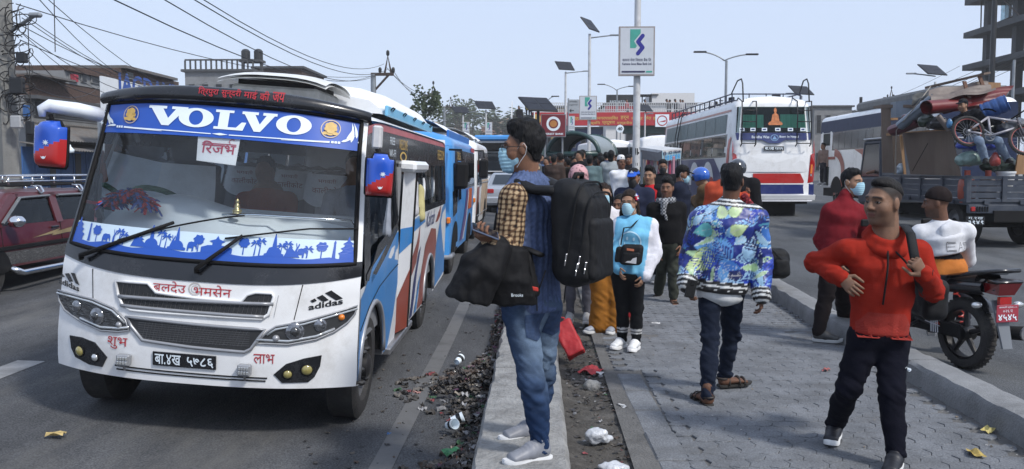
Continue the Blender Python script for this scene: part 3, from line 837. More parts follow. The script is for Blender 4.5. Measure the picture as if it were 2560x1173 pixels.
b=MB();lettering(b,'WELCOME',1.25,2.0,1.75,2.09,f3);b.flat([circ(1.5,1.94,.2,16,.045),circ(1.5,1.94,.14,16,.03)[::-1]],f3);lettering(b,'FREEDOM',4.4,1.95,5.2,2.07,f3);b.build('band_lettering',gold,bus)
b=MB();b.box(.62,1.58,.60,.72,.88,.06);b.box(.28,1.58,1.0,.05,.88,.9);b.box(.80,1.14,1.1,.36,.03,1.5);b.build('door_recess',grey_in,bus)
b=MB()
b.grid(lambda t,z:(1.0+.06*t,1.16+.36*t,z),[0,1],np.linspace(.40,1.83,6));dl=b.build('door_leaf',wht,bus)
b=MB();b.flat([(0,.40),(1,.40),(1,.95),(0,.70)],lambda t,z:(1.004+.06*t,1.158+.36*t,z));b.build('door_stripe',brn,dl)
b=MB();b.flat([(0,1.10),(1,1.18),(1,1.32),(0,1.32)],lambda t,z:(1.004+.06*t,1.158+.36*t,z));b.build('door_stripe',blu,dl)
b=MB();b.grid(lambda t,z:(1.06-.06*t,1.54+.46*t,z),[0,1],np.linspace(.40,1.83,6));dl=b.build('door_leaf',wht,bus)
b=MB();b.flat([(.25,1.45),(.9,1.45),(.9,1.80),(.25,1.80)],lambda t,z:(1.064-.06*t,1.543+.46*t,z));b.build('door_glass',blk,dl)
b=MB();b.flat([(0,.55),(1,.80),(1,.98),(0,.80)],lambda t,z:(1.064-.06*t,1.543+.46*t,z));b.build('door_stripe',brn,dl)
b=MB();b.tube([(1.062,1.52,.4),(1.062,1.52,1.83)],.014,6);b.build('door_seal',rub,bus)
b=MB();b.box(1.03,1.58,1.86,.16,.92,.10,bev=.03);b.build('door_hood',wht,bus)
b=MB();b.box(.98,1.35,.345,.14,1.35,.06,bev=.01);b.build('door_step',stl,bus)
b=MB();b.grid(lambda x,z:(x*float(wz(min(z,2.2))),Y1-.02,z),np.linspace(-1,1,12),np.linspace(.42,2.22,10));b.build('rear_panel',wht,bus)
b=MB();b.box(0,2.4,.60,1.9,5.7,.08);b.build('floor',grey_in,bus)
def roofz(x,y):return 2.165+.135*(1-min(1,abs(x)/.93)**2.6)+.02*math.sin(max(0,min(1,(y+.4)/1.2))*PI/2)-.25*max(0,y-4.9)**2
b=MB();b.grid(lambda u,y:(u*.93,y+(.24*abs(u)**2.6 if y<-.3 else 0),roofz(u*.93,y)),np.linspace(-1,1,24),[-.40,-.2,0,.4,.8,1.2,2,3,4,5,Y1]);b.build('roof',wht,bus,smooth=True)
b=MB();b.grid(lambda u,y:(u*.90,y+(.24*abs(u)**2.6 if y<-.2 else 0),roofz(u*.9,y)-.05),np.linspace(-1,1,12),[-.33,0,1,3,Y1-.05]);b.build('ceiling',mat('ceiling_liner',(.55,.56,.57),.8),bus)
b=MB();b.box(.05,.86,2.36,.68,.74,.10,bev=.02);vb=b.build('roof_vent',mat('vent_grey',(.22,.225,.22),.6,var=.3,dirt=(.06,.06,.06)),bus)
b=MB();b.box(.05,.86,2.42,.60,.66,.06);b.build('vent_gap',rub,vb)
b=MB();b.grid(lambda u,v:(.05+u*.42,.86+v*.46,2.53-.05*abs(u)**3-.05*abs(v)**3),np.linspace(-1,1,12),np.linspace(-1,1,12))
b.grid(lambda u,v:(.05+u*.42,.86+v*.46,2.505-.05*abs(u)**3-.05*abs(v)**3),np.linspace(-1,1,12),np.linspace(-1,1,12));b.build('vent_lid',mat('vent_white',(.62,.63,.62),.5,var=.15,dirt=(.25,.24,.22)),vb,smooth=True)
hp=[(-.765,2.30),(-.755,2.39),(-.66,2.50),(-.42,2.555),(0,2.575),(.42,2.555),(.66,2.50),(.755,2.39),(.765,2.30)]
b=MB();hy=[1.35,1.5,1.95,2.6,3.4,4.2,4.8,4.95];hs=[(.95,.90),(.98,.62),(1,1),(1,1),(1,1),(1,1),(.98,.985),(.93,.88)]
V=[(x*hs[i][0],y,2.3+(z-2.3)*(hs[i][1]if i not in(0,7)else .55))for i,y in enumerate(hy)for x,z in hp]
F=[(i*9+j,i*9+j+1,(i+1)*9+j+1,(i+1)*9+j)for i in range(7)for j in range(8)]+[tuple(range(9)),tuple(63+j for j in range(9))[::-1]]
b.add(V,F);b.build('roof_pod',mat('canvas_white',(.70,.72,.74),.7,var=.08,scale=4,bump=.3,bscale=5),bus,smooth='auto')
for s in(-1,1):
 b=MB();b.box(s*.775,3.15,2.335,.03,3.5,.09,bev=.008);po=b.build('pod_skirt',lblu,bus)
 for k in range(5):
  b=MB();y=1.6+.75*k;b.tube([(s*.785,y-.06,2.34),(s*.81,y-.06,2.37),(s*.81,y+.06,2.37),(s*.785,y+.06,2.34)],.006,5);b.build('tie_hook',rub,po)
def wheel(parent,x,y,r=.385,w=.21,s=1,hub=True,name='wheel'):
 b=MB();prof=[(r*.60,-w/2+.03),(r*.66,-w/2),(r*.9,-w/2-.004),(r*.965,-w/2+.012)]
 nn=48
 for zz in np.linspace(-w/2+.02,w/2-.02,6):prof.append((r if int(zz*100)%2==0 else r*.985,zz))
 prof+=[(r*.965,w/2-.012),(r*.9,w/2+.004),(r*.66,w/2),(r*.60,w/2-.03)]
 b.lathe(prof,nn,(x,y,r),'x',cap=False)
 wh=b.build(name,tyr,parent,smooth='auto')
 b=MB();sx=x+s*(w/2-.05)
 b.lathe([(.02,s*.0),(r*.3,s*.0),(r*.36,s*-.02),(r*.5,s*-.03),(r*.6,s*.02),(r*.63,s*.03)],28,(sx,y,r),'x',cap=False)
 rim=b.build('rim',mat('rim_steel',(.12,.12,.125),.5,metal=.5,var=.3,dirt=(.1,.09,.08)),wh,smooth=True)
 if hub:
  b=MB();b.lathe([(.09,0),(.085,s*.07),(.06,s*.085),(.001,s*.09)],20,(sx,y,r),'x',cap=False)
  for k in range(6):
   a=k*PI/3;c=(sx,y+.13*math.cos(a),r+.13*math.sin(a));b.lathe([(.024,0),(.022,s*.05),(.012,s*.065),(.001,s*.07)],8,c,'x',cap=False)
  b.build('hub',mat('hub_grease',(.05,.05,.052),.4,metal=.6,var=.3),wh,smooth='auto')
 return wh
for y in WHEELS:
 for s in(-1,1):wheel(bus,s*(.87 if y==0 else .86),y,s=s)
b=MB();b.tube([(-.8,0,.385),(.8,0,.385)],.06,8);b.tube([(-.8,3.55,.385),(.8,3.55,.385)],.07,8);b.box(0,2.2,.50,.8,5.4,.12);b.build('chassis',rub,bus)
def mirror(cx,cy,cz,w,h,yaw,arm):
 mb=MB();us=np.linspace(-1,1,15);vs=np.linspace(-1,1,19)
 def shell(u,v):
  sx=math.copysign(abs(u)**.9,u);k=(1-abs(u)**5)**.5*(1-abs(v)**7)**.5
  top=1-.30*max(0,v)**5*(abs(u)>.45)
  d=.09*k*(1+.25*max(0,v)*(math.exp(-(u/.35)**2)-.35*math.exp(-((abs(u)-.55)/.2)**2)))
  x,y,z=sx*w/2*(1-.05*max(0,-v)**2),-d,v*h/2*top
  c,q=math.cos(yaw),math.sin(yaw)
  return(cx+x*c-y*q,cy+x*q+y*c,cz+z)
 mb.grid(shell,us,vs);n0=len(mb.F)
 fc=[]
 for f in mb.F:
  i,j=divmod(f[0],len(vs));u,v=us[i]+.07,vs[j]+.05
  fc.append(1 if v<-.16+.38*u else 0)
 mb.mi=fc
 ro=mb.build('mirror',[flag_b,flag_r],bus,smooth=True,fix=True)
 e=MB();c,q=math.cos(yaw),math.sin(yaw)
 def edge(u,v,d):p=shell(u,v);return(p[0]-d*-q*1,p[1]+d*c,p[2])
 ring=[(u,-1)for u in np.linspace(-.9,.9,8)]+[(1,v)for v in np.linspace(-.9,.9,8)]+[(u,1)for u in np.linspace(.9,-.9,8)]+[(-1,v)for v in np.linspace(.9,-.9,8)]
 e.tube([shell(u,v)for u,v in ring],.011,6,closed=True)
 e.add([shell(u,v)for u,v in ring],[tuple(range(len(ring)))]);e.build('mirror_rim',rub,ro,smooth=True)
 def on(u,v):p=shell(u,v);return(p[0]+.006*q,p[1]-.006*c,p[2])
 e=MB();ag=[(.12+.20*(1 if k%2==0 else .45)*math.cos(k*PI/8),.05+.13*(1 if k%2==0 else .45)*math.sin(k*PI/8))for k in range(16)]
 e.flat(ag,on)
 e.flat([(-.16,-.52),(-.10,-.62),(0,-.66),(.10,-.62),(.17,-.50),(.08,-.56),(.03,-.53),(0,-.55),(-.03,-.53),(-.08,-.57)],on);e.build('flag_emblem',dec,ro)
 return ro
mirror(-1.09,-.55,1.845,.215,.31,-.15,0)
mirror(1.075,-.48,1.80,.185,.285,.25,0)
b=MB();P=[bl for bl in((-.90,-.32,2.065),(-1.0,-.45,2.085),(-1.13,-.55,2.095),(-1.165,-.57,2.07),(-1.16,-.57,2.02))]
b.tube(P,[.062,.062,.055,.04,.025],10,flat=.8);b.build('mirror_arm',mat('arm_white',(.66,.7,.76),.35,var=.1),bus,smooth=True)
b=MB();b.box(1.035,-.42,2.05,.06,.09,.155,bev=.012);b.build('mirror_bracket',mat('bracket_white',(.6,.6,.6),.5,var=.2,dirt=(.15,.14,.13),damt=.7),bus);b=MB();b.tube([(1.04,-.43,1.98),(1.06,-.45,1.93)],.018,6);b.tube([(-1.1,-.54,1.985),(-1.12,-.55,2.04)],.014,6);b.build('mirror_stem',rub,bus)
# inside
b=MB()
b.grid(lambda x,t:(x,-.62+.26*abs(x/.95)**2.6+.65*t,1.20+(.24+.10*math.exp(-((x+.45)/.35)**2))*math.sin(t*PI/2)**.8-(.06 if x>.3 else 0)*math.sin(t*PI)),np.linspace(-.9,.9,30),np.linspace(0,1,10))
b.build('dashboard',dash_m,bus,smooth=True)
b=MB();b.grid(lambda x,t:(x,.03+.05*t,1.47-.8*t),np.linspace(-.9,.9,6),[0,1]);b.build('dash_back',grey_in,bus)
b=MB();b.tube([(-.02+.0,-.33,1.44),(.2,-.36,1.46),(.85,-.22,1.46),(.88,-.2,1.42)],.012,6);b.build('grab_rail',chr_,bus,smooth=True)
b=MB();R_=Matrix.Rotation(-.6,3,'X');b.tube([tuple(np.array([-.72,.24,1.455])+np.array(R_@Vector((.20*math.cos(a),.20*math.sin(a),0))))for a in np.linspace(0,2*PI,25)[:-1]],.022,8,closed=True);sw=b.build('steering_wheel',mat('wheel_cover_green',(.012,.06,.03),.5,var=.4,scale=40),bus,smooth=True)
b=MB();b.tube([(-.72,.24,1.45),(-.72,-.1,1.1)],.03,8);b.tube([(-.91,.24,1.455),(-.53,.24,1.455)],.016,6);b.build('steering_column',rub,sw)
def seat(x,y,w=.44,cover=True,head=True,top=1.72):
 b=MB();b.grid(lambda u,t:(x+w/2*u*(1-.12*t**3),y-.045*(1-abs(u)**4)+.12*t,1.05+(top-1.05)*t),np.linspace(-1,1,9),np.linspace(0,1,8))
 b.grid(lambda u,t:(x+w/2*u*(1-.12*t**3),y+.10+.12*t,1.05+(top-1.05)*t),np.linspace(-1,1,5),np.linspace(0,1,4))
 b.tube([(x-w/2*.88,y+.17,top-.03),(x,y+.17,top+.02),(x+w/2*.88,y+.17,top-.03)],.06,8);b.box(x,y-.2,1.0,w,.5,.16,bev=.05)
 st=b.build('seat',seatg,bus,smooth=True)
 if cover:
  def z0(u):return top-.26+.07*abs(u)**2.5-.0
  b=MB();b.grid(lambda u,t:(x+w/2*1.03*u*(1-.10*t**3),y-.055*(1-abs(u)**4)+.12*(.55+.45*t)-.005-(.03 if t>.95 else 0),z0(u)+(top+.035-z0(u))*t),np.linspace(-1,1,11),np.linspace(0,1,6));cv=b.build('seat_cover',seatc,st,smooth=True)
  b=MB();g=lambda u,v:(x+u,y-.05*(1-abs(u/(w/2))**4)+.06,v)
  lettering(b,'कालीकोट',x*0-.13,top-.13,.13,top-.07,g);lettering(b,'भगवती',-.08,top-.04,.08,top,g);b.build('cover_lettering',mat('cover_red',(.25,.06,.06),.7),cv)
 if head:
  b=MB();b.box(x,y+.12,top+.13,w*.62,.1,.2,bev=.045);b.build('headrest',seatg if cover is None else mat('headrest_grey',(.06,.065,.075),.7),st,smooth=True)
 return st
seat(-.74,.75,.52,None,True,1.72)
b=MB();b.grid(lambda u,t:(-.74+.27*u*(1-.10*t**3),.69-.03*(1-abs(u)**4)+.12*t,1.15+(1.745-1.15)*t),np.linspace(-1,1,9),np.linspace(0,1,6));b.build('driver_seat_cover',seatc,bus,smooth=True)
for x,y in((.32,1.25),(-.22,2.0),(.74,2.25),(.25,2.3),(-.72,2.2),(.28,3.1),(.74,3.1),(-.25,3.1),(-.72,3.1),(.28,4),(.74,4),(-.25,4),(-.72,4)):
 seat(x,y,.42,True,False,1.70)
b=MB();b.box(-1.0+.04,-.16,1.71,.055,.05,.23,bev=.01,R=np.array(Matrix.Rotation(-.18,3,'Y')));b.build('wooden_box',mat('varnished_wood',(.30,.10,.05),.35,var=.3,stretch=(30,30,2)),bus)
b=MB();b.tube([(-.93,-.24,1.35),(-.95,-.2,1.6),(-.93,.0,1.95),(-.88,.15,2.0),(-.86,.18,1.9)],.018,6);b.tube([(-.86,-.3,1.35),(-.90,-.3,1.45),(-.97,-.28,1.46)],.012,6);b.build('inner_grab_handle',slv,bus,smooth=True)
cq=[fhit(*p)for p in((490,400),(588,413),(600,345),(494,340))]
b=MB();b.prism(cq,-.012,-.008,lambda u,v,w:fmap(w)(u,v));cd=b.build('reserve_card',mat('card_white',(.8,.8,.8),.5,var=.02),bus)
b=MB();x0,x1=cq[0][0],cq[2][0];fz=fmap(-.006)
fc=lambda u,v:fmap(-.006)(x0+.01+(x1-x0-.02)*u,1.83+.145*v)
lettering(b,'िरजभ',.04,.22,.97,.80,fc,bold=.012);b.flat([(.04,.655),(.97,.655),(.97,.70),(.04,.70)],fc)
b.tube([fc(.80,.70),fc(.76,.82),fc(.82,.93),fc(.90,.88)],.003,4);b.build('card_lettering',mat('card_red',(.42,.05,.10),.6),cd)
duster=thing('mop_duster','red and blue mop duster lying on the dashboard behind the windscreen of the nearest minibus','duster',BO+BMn@np.array([-.62,-.42,1.40]),rot=BM.to_euler())
bs=[MB(),MB()]
for k in range(420):
 c=np.array([rnd.uniform(-.14,.13),rnd.uniform(-.05,.08),0]);c[2]=.04+.11*math.exp(-(c[0]/.12)**2)
 d=np.array([rnd.uniform(-1,1),rnd.uniform(-1.2,.3),rnd.uniform(-.1,.6)]);d/=np.linalg.norm(d);l=rnd.uniform(.05,.11)
 pts=[c+d*l*t+np.array([0,0,-.55*l*t*t])for t in(0,.35,.7,1)]
 bs[k%2].tube(pts,[.007,.012,.012,.009],4,flat=.4)
bs[0].build('red_strips',mat('duster_red',(.36,.03,.035),.9,var=.3),duster);bs[1].build('blue_strips',mat('duster_blue',(.06,.09,.26),.9,var=.3),duster)
b=MB();b.tube([(-.12,.0,.05),(-.36,.06,.07)],.012,6);b.build('duster_handle',drd,duster)
st_=thing('statuette','small brass seated statuette on the dashboard behind the windscreen','statuette',BO+BMn@np.array([.07,-.30,1.447]),rot=BM.to_euler())
b=MB();b.lathe([(.032,0),(.034,.012),(.026,.016),(.034,.026),(.030,.036),(.018,.045),(.018,.062),(.014,.075),(.008,.08),(.013,.088),(.013,.1),(.007,.108),(.002,.118)],16);b.build('figure',mat('brass',(.55,.45,.22),.3,metal=.8),st_,smooth=True)
# figures: smooth implicit bodies turned into meshes
def unit(v):v=np.asarray(v,float);return v/(np.linalg.norm(v)+1e-12)
class Field:
 def __init__(s):s.ops=[]
 def rc(s,a,b,ra,rb=None,k=.03,sub=False):
  a,b=np.asarray(a,float),np.asarray(b,float);rb=ra if rb is None else rb;ab=b-a;L=ab@ab+1e-9
  def f(P):
   t=np.clip(((P-a)@ab)/L,0,1)
   return np.linalg.norm(P-a-t[...,None]*ab,axis=-1)-(ra+(rb-ra)*t)
  m=max(ra,rb);s.ops.append((np.minimum(a,b)-m,np.maximum(a,b)+m,f,k,sub));return s
 def ell(s,c,r,R=None,k=.03,sub=False):
  c,r=np.asarray(c,float),np.asarray(r,float)
  def f(P):
   q=P-c
   if R is not None:q=q@R
   k0=np.linalg.norm(q/r,axis=-1);k1=np.linalg.norm(q/(r*r),axis=-1)+1e-9
   return k0*(k0-1)/k1
  m=max(r);s.ops.append((c-m,c+m,f,k,sub));return s
 def seg(s,a,b,la,lb,ra,rb,k=.03,sub=False):
  """elliptic tube: la,lb lateral axes, ra,rb = (lateral radius, depth radius)"""
  a,b=np.asarray(a,float),np.asarray(b,float);ab=b-a;L=ab@ab+1e-9;ax=ab/math.sqrt(L)
  def f(P):
   t0=((P-a)@ab)/L;t=np.clip(t0,0,1);q=P-a-t[...,None]*ab
   l=la+(lb-la)*t[...,None]if True else la
   l=l-(l@ax)[...,None]*ax;l=l/(np.linalg.norm(l,axis=-1)[...,None]+1e-9)
   d=np.cross(np.broadcast_to(ax,l.shape),l)
   rx=ra[0]+(rb[0]-ra[0])*t;ry=ra[1]+(rb[1]-ra[1])*t
   x=(q*l).sum(-1);y=(q*d).sum(-1);z=(q@ax)
   rz=np.minimum(rx,ry)*.6
   k0=np.sqrt((x/rx)**2+(y/ry)**2+(z/rz)**2);k1=np.sqrt((x/rx**2)**2+(y/ry**2)**2+(z/rz**2)**2)+1e-9
   return k0*(k0-1)/k1
  m=max(*ra,*rb);s.ops.append((np.minimum(a,b)-m,np.maximum(a,b)+m,f,k,sub));return s
 def box(s,c,h,R=None,rd=.01,k=.02,sub=False):
  c,h=np.asarray(c,float),np.asarray(h,float)
  def f(P):
   q=P-c
   if R is not None:q=q@R
   q=np.abs(q)-h+rd
   return np.linalg.norm(np.maximum(q,0),axis=-1)+np.minimum(q.max(-1),0)-rd
  m=np.linalg.norm(h);s.ops.append((c-m,c+m,f,k,sub));return s
 def cut(s,p,n,k=.0):
  """removes everything on the side the normal n points to"""
  p,n=np.asarray(p,float),unit(n);s.ops.append((None,None,lambda P:(p-P)@n,k,True));return s
 def grid(s,h):
  lo=np.min([o[0]for o in s.ops if o[0]is not None and not o[4]],0)-3*h;hi=np.max([o[1]for o in s.ops if o[0]is not None and not o[4]],0)+3*h
  n=np.ceil((hi-lo)/h).astype(int)+1
  D=np.full(tuple(n),1.0)
  ax=[lo[i]+h*np.arange(n[i])for i in range(3)]
  for a,b,f,k,sub in s.ops:
   if a is None:i0,i1=[0]*3,list(n)
   else:
    i0=[max(0,int((a[i]-k-2*h-lo[i])/h))for i in range(3)];i1=[min(n[i],int((b[i]+k+2*h-lo[i])/h)+2)for i in range(3)]
   if any(i1[i]<=i0[i]for i in range(3)):continue
   sl=tuple(slice(i0[i],i1[i])for i in range(3))
   P=np.stack(np.meshgrid(*[ax[i][sl[i]]for i in range(3)],indexing='ij'),-1)
   d=f(P);c=D[sl]
   if sub:
    d=-d;kk=max(k,1e-6);q=np.maximum(kk-np.abs(c-d),0)/kk;D[sl]=np.maximum(c,d)+q*q*kk/4
   else:
    kk=max(k,1e-6);q=np.maximum(kk-np.abs(c-d),0)/kk;D[sl]=np.minimum(c,d)-q*q*kk/4
  return D,lo
 def mesh(s,h):
  D,lo=s.grid(h);return snets(D,lo,h)
CORN=[(i,j,k)for i in(0,1)for j in(0,1)for k in(0,1)]
EDG=[(a,b)for a in range(8)for b in range(a+1,8)if sum(abs(CORN[a][q]-CORN[b][q])for q in range(3))==1]
def snets(D,lo,h):
 n=D.shape;I=D<0
 st=[I[c[0]:n[0]-1+c[0],c[1]:n[1]-1+c[1],c[2]:n[2]-1+c[2]]for c in CORN]
 an=st[0].copy();al=st[0].copy()
 for q in st[1:]:an|=q;al&=q
 M=an&~al;ids=np.argwhere(M)
 if not len(ids):return np.zeros((0,3)),np.zeros((0,4),int)
 idx=np.full(M.shape,-1,int);idx[M]=np.arange(len(ids))
 dv=np.stack([D[ids[:,0]+c[0],ids[:,1]+c[1],ids[:,2]+c[2]]for c in CORN],1)
 acc=np.zeros((len(ids),3));cnt=np.zeros(len(ids))
 for a,b in EDG:
  da,db=dv[:,a],dv[:,b];cr=(da<0)!=(db<0)
  t=np.where(cr,da/np.where(cr,da-db,1),0)
  p=np.array(CORN[a])+t[:,None]*(np.array(CORN[b])-np.array(CORN[a]))
  acc+=p*cr[:,None];cnt+=cr
 V=(ids+acc/cnt[:,None])*h+lo
 Q=[]
 for ax in range(3):
  o=[q for q in range(3)if q!=ax]
  s0=[slice(1,n[q]-1)for q in range(3)];s1=list(s0);s0[ax]=slice(0,n[ax]-1);s1[ax]=slice(1,n[ax])
  A,B=I[tuple(s0)],I[tuple(s1)];cr=np.argwhere(A!=B)
  if not len(cr):continue
  sg=A[tuple(cr.T)];base=cr.copy();base[:,o[0]]+=1;base[:,o[1]]+=1
  def cell(d0,d1):
   c=base.copy();c[:,o[0]]-=d0;c[:,o[1]]-=d1;return idx[tuple(c.T)]
  q=np.stack([cell(1,1),cell(0,1),cell(0,0),cell(1,0)],1)
  if ax==1:sg=~sg
  q[~sg]=q[~sg][:,::-1];Q.append(q)
 F=np.vstack(Q);F=F[(F>=0).all(1)]
 return V,F
def vnorm(V,F):
 a=V[F[:,2]]-V[F[:,0]];b=V[F[:,3]]-V[F[:,1]];fn=np.cross(a,b);N=np.zeros_like(V)
 for k in range(4):np.add.at(N,F[:,k],fn)
 return N/(np.linalg.norm(N,axis=1)[:,None]+1e-12)
def put(name,V,F,mat_,parent,base,cols=None):
 me=mesh(name,V-base,F,cols=cols,smooth=True)
 return link(name,me,mat_,parent)
m_skin=mat('skin',rough=.55,vc=True,var=.14,scale=40,spec=.3,bump=.25,bscale=260)
m_cloth=mat('cloth',rough=.9,vc=True,var=.16,scale=9,bump=.35,bscale=230,spec=.12)
m_denim=mat('denim',rough=.9,spec=.12,vc=True,var=.2,scale=14,bump=.4,bscale=260)
m_satin=mat('satin_print',rough=.42,vc=True,var=.06,scale=8,bump=.12,bscale=30)
m_hair=mat('hair',rough=.6,spec=.18,vc=True,var=.4,scale=50,stretch=(1,1,.3),bump=.5,bscale=120)
m_leather=mat('shoe_leather',rough=.5,vc=True,var=.12,scale=20)
m_nyl=mat('nylon_black',(.008,.0085,.010),.62,spec=.25,var=.3,scale=8,bump=.3,bscale=260)
m_puff=mat('puffer_black',(.005,.0052,.0065),.75,spec=.25,var=.3,scale=6,bump=.25,bscale=20)
m_maskb=mat('mask_blue',(.33,.54,.64),.8,var=.06,bump=.2,bscale=90)
m_maskk=mat('mask_black',(.012,.012,.014),.8)
m_maskw=mat('mask_white',(.62,.66,.68),.8)
SK={'a':(.235,.125,.078),'b':(.19,.095,.058),'c':(.29,.165,.105),'d':(.13,.062,.038),'e':(.20,.112,.072)}
BLACK=(.008,.008,.009)
def facing(yaw):a=math.radians(yaw);return np.array([math.sin(a),-math.cos(a),0.]),np.array([math.cos(a),math.sin(a),0.])
def head_frame(yaw,pitch=0,roll=0):
 f,r=facing(yaw);u=np.array([0,0,1.])
 p=math.radians(pitch);f2=f*math.cos(p)+u*math.sin(p);u2=u*math.cos(p)-f*math.sin(p)
 q=math.radians(roll);r2=r*math.cos(q)+u2*math.sin(q);u3=u2*math.cos(q)-r*math.sin(q)
 return r2,f2,u3
def make_head(F_,c,R,s,nk,neck_r=.056,fem=False):
 r,f,u=R;M_=np.stack([r,f,u],1)
 def T(x,y,z):return c+s*(r*x+f*y+u*z)
 E=lambda p,rad,k=.02,sub=False:F_.ell(T(*p),np.array(rad)*s,M_,k*s,sub)
 E((0,-.016,.036),(.073,.092,.084),.03)
 E((0,.028,-.028),(.060,.062,.078),.04)
 E((0,.030,-.075),(.042,.045,.042)if fem else(.048,.047,.044),.035)
 E((0,.066,-.098),(.02,.018,.016),.03)
 for q in(-1,1):
  E((q*.040,.050,-.025),(.026,.028,.028),.03)
  F_.rc(T(q*.012,.086,.031),T(q*.045,.070,.030),.009*s,.008*s,.02*s)
  E((q*.032,.094,.010),(.019,.016,.012),.014,True)
  E((q*.032,.0735,.009),(.0135,.0125,.0115),.003)
  F_.ell(T(q*.0015+q*.075,-.006,-.004),np.array((.009,.020,.032))*s,M_,.010*s)
  E((q*.013,.094,-.026),(.009,.010,.008),.010)
 F_.rc(T(0,.084,.020),T(0,.108,-.020),.008*s,.012*s,.014*s)
 F_.rc(T(-.016,.0875,-.052),T(.016,.0875,-.052),.006*s,None,.008*s)
 F_.rc(T(-.014,.085,-.064),T(.014,.085,-.064),.0075*s,None,.008*s)
 F_.rc(T(-.02,.096,-.058),T(.02,.096,-.058),.0016*s,None,.005*s,True)
 F_.rc(T(0,-.02,-.05),nk,neck_r*s,neck_r*1.12*s,.03*s)
def head_paint(V,c,R,s,skin,hk=None,hc=BLACK,brow=BLACK,stub=0.,lip=(.22,.075,.06),must=0.):
 q=(V-c)@np.stack(R,1)/s
 C=np.tile(np.array(skin),(len(V),1))
 ax=np.abs(q[:,0])
 def mixc(m,col):
  m=np.clip(m,0,1)[:,None];return C*(1-m)+np.array(col)*m
 C=mixc(.30*np.exp(-(((ax-.03)/.022)**2+((q[:,2]-.008)/.018)**2))*(q[:,1]>.05),np.array(skin)*.45)  # soft shade of the eye sockets painted into the skin colour
 C=mixc(.35*np.exp(-((ax-.04)/.02)**2-((q[:,2]+.03)/.02)**2)*(q[:,1]>.03),np.array(skin)*np.array([1.25,.95,.85]))
 if stub:C=mixc(stub*((q[:,2]<-.035)&(q[:,1]>-.01))*np.clip((-.03-q[:,2])/.03,0,1)*(ax<.075)*(q[:,2]>-.125),(.03,.025,.022))
 if must:C=mixc(must*np.exp(-((q[:,2]+.040)/.007)**2)*(ax<.03)*(q[:,1]>.07),(.012,.010,.009))
 C=mixc(.85*(np.exp(-((q[:,2]+.058)/.0085)**4))*(ax<.021)*(q[:,1]>.075),lip)
 C=mixc(.8*np.exp(-((q[:,2]+.058)/.0018)**2)*(ax<.024)*(q[:,1]>.075),(.04,.012,.010))
 if hk in('short','tuft','crop'):
  d_=(q[:,1]-.072)*.80-(q[:,2]-.080)*.60;m_=np.clip(-d_/.012,0,1)*np.clip((q[:,2]+.078)/.014,0,1)*(1-((ax>.0765)&(np.abs(q[:,1])<.034)&(np.abs(q[:,2])<.042)))
  C=mixc(m_*(.92 if hk!='crop' else .78+.18*np.clip((q[:,2]-.02)/.04,0,1)),hc)
 by=.034-.25*(ax-.03)*(ax>.03)
 C=mixc(.95*np.exp(-((q[:,2]-by)/.0055)**4)*(ax>.011)*(ax<.052)*(q[:,1]>.05),brow)
 ey=(ax-.032)**2/.0135**2+(q[:,2]-.007)**2/.0052**2
 C=mixc(((ey<1.25)&(q[:,1]>.06))*1.,(.02,.014,.012))
 C=mixc(((ey<.6)&(q[:,1]>.06))*1.,(.26,.25,.24))
 C=mixc((((ax-.032)**2+(q[:,2]-.008)**2<.0058**2)&(q[:,1]>.06))*1.,(.012,.008,.006))
 return C
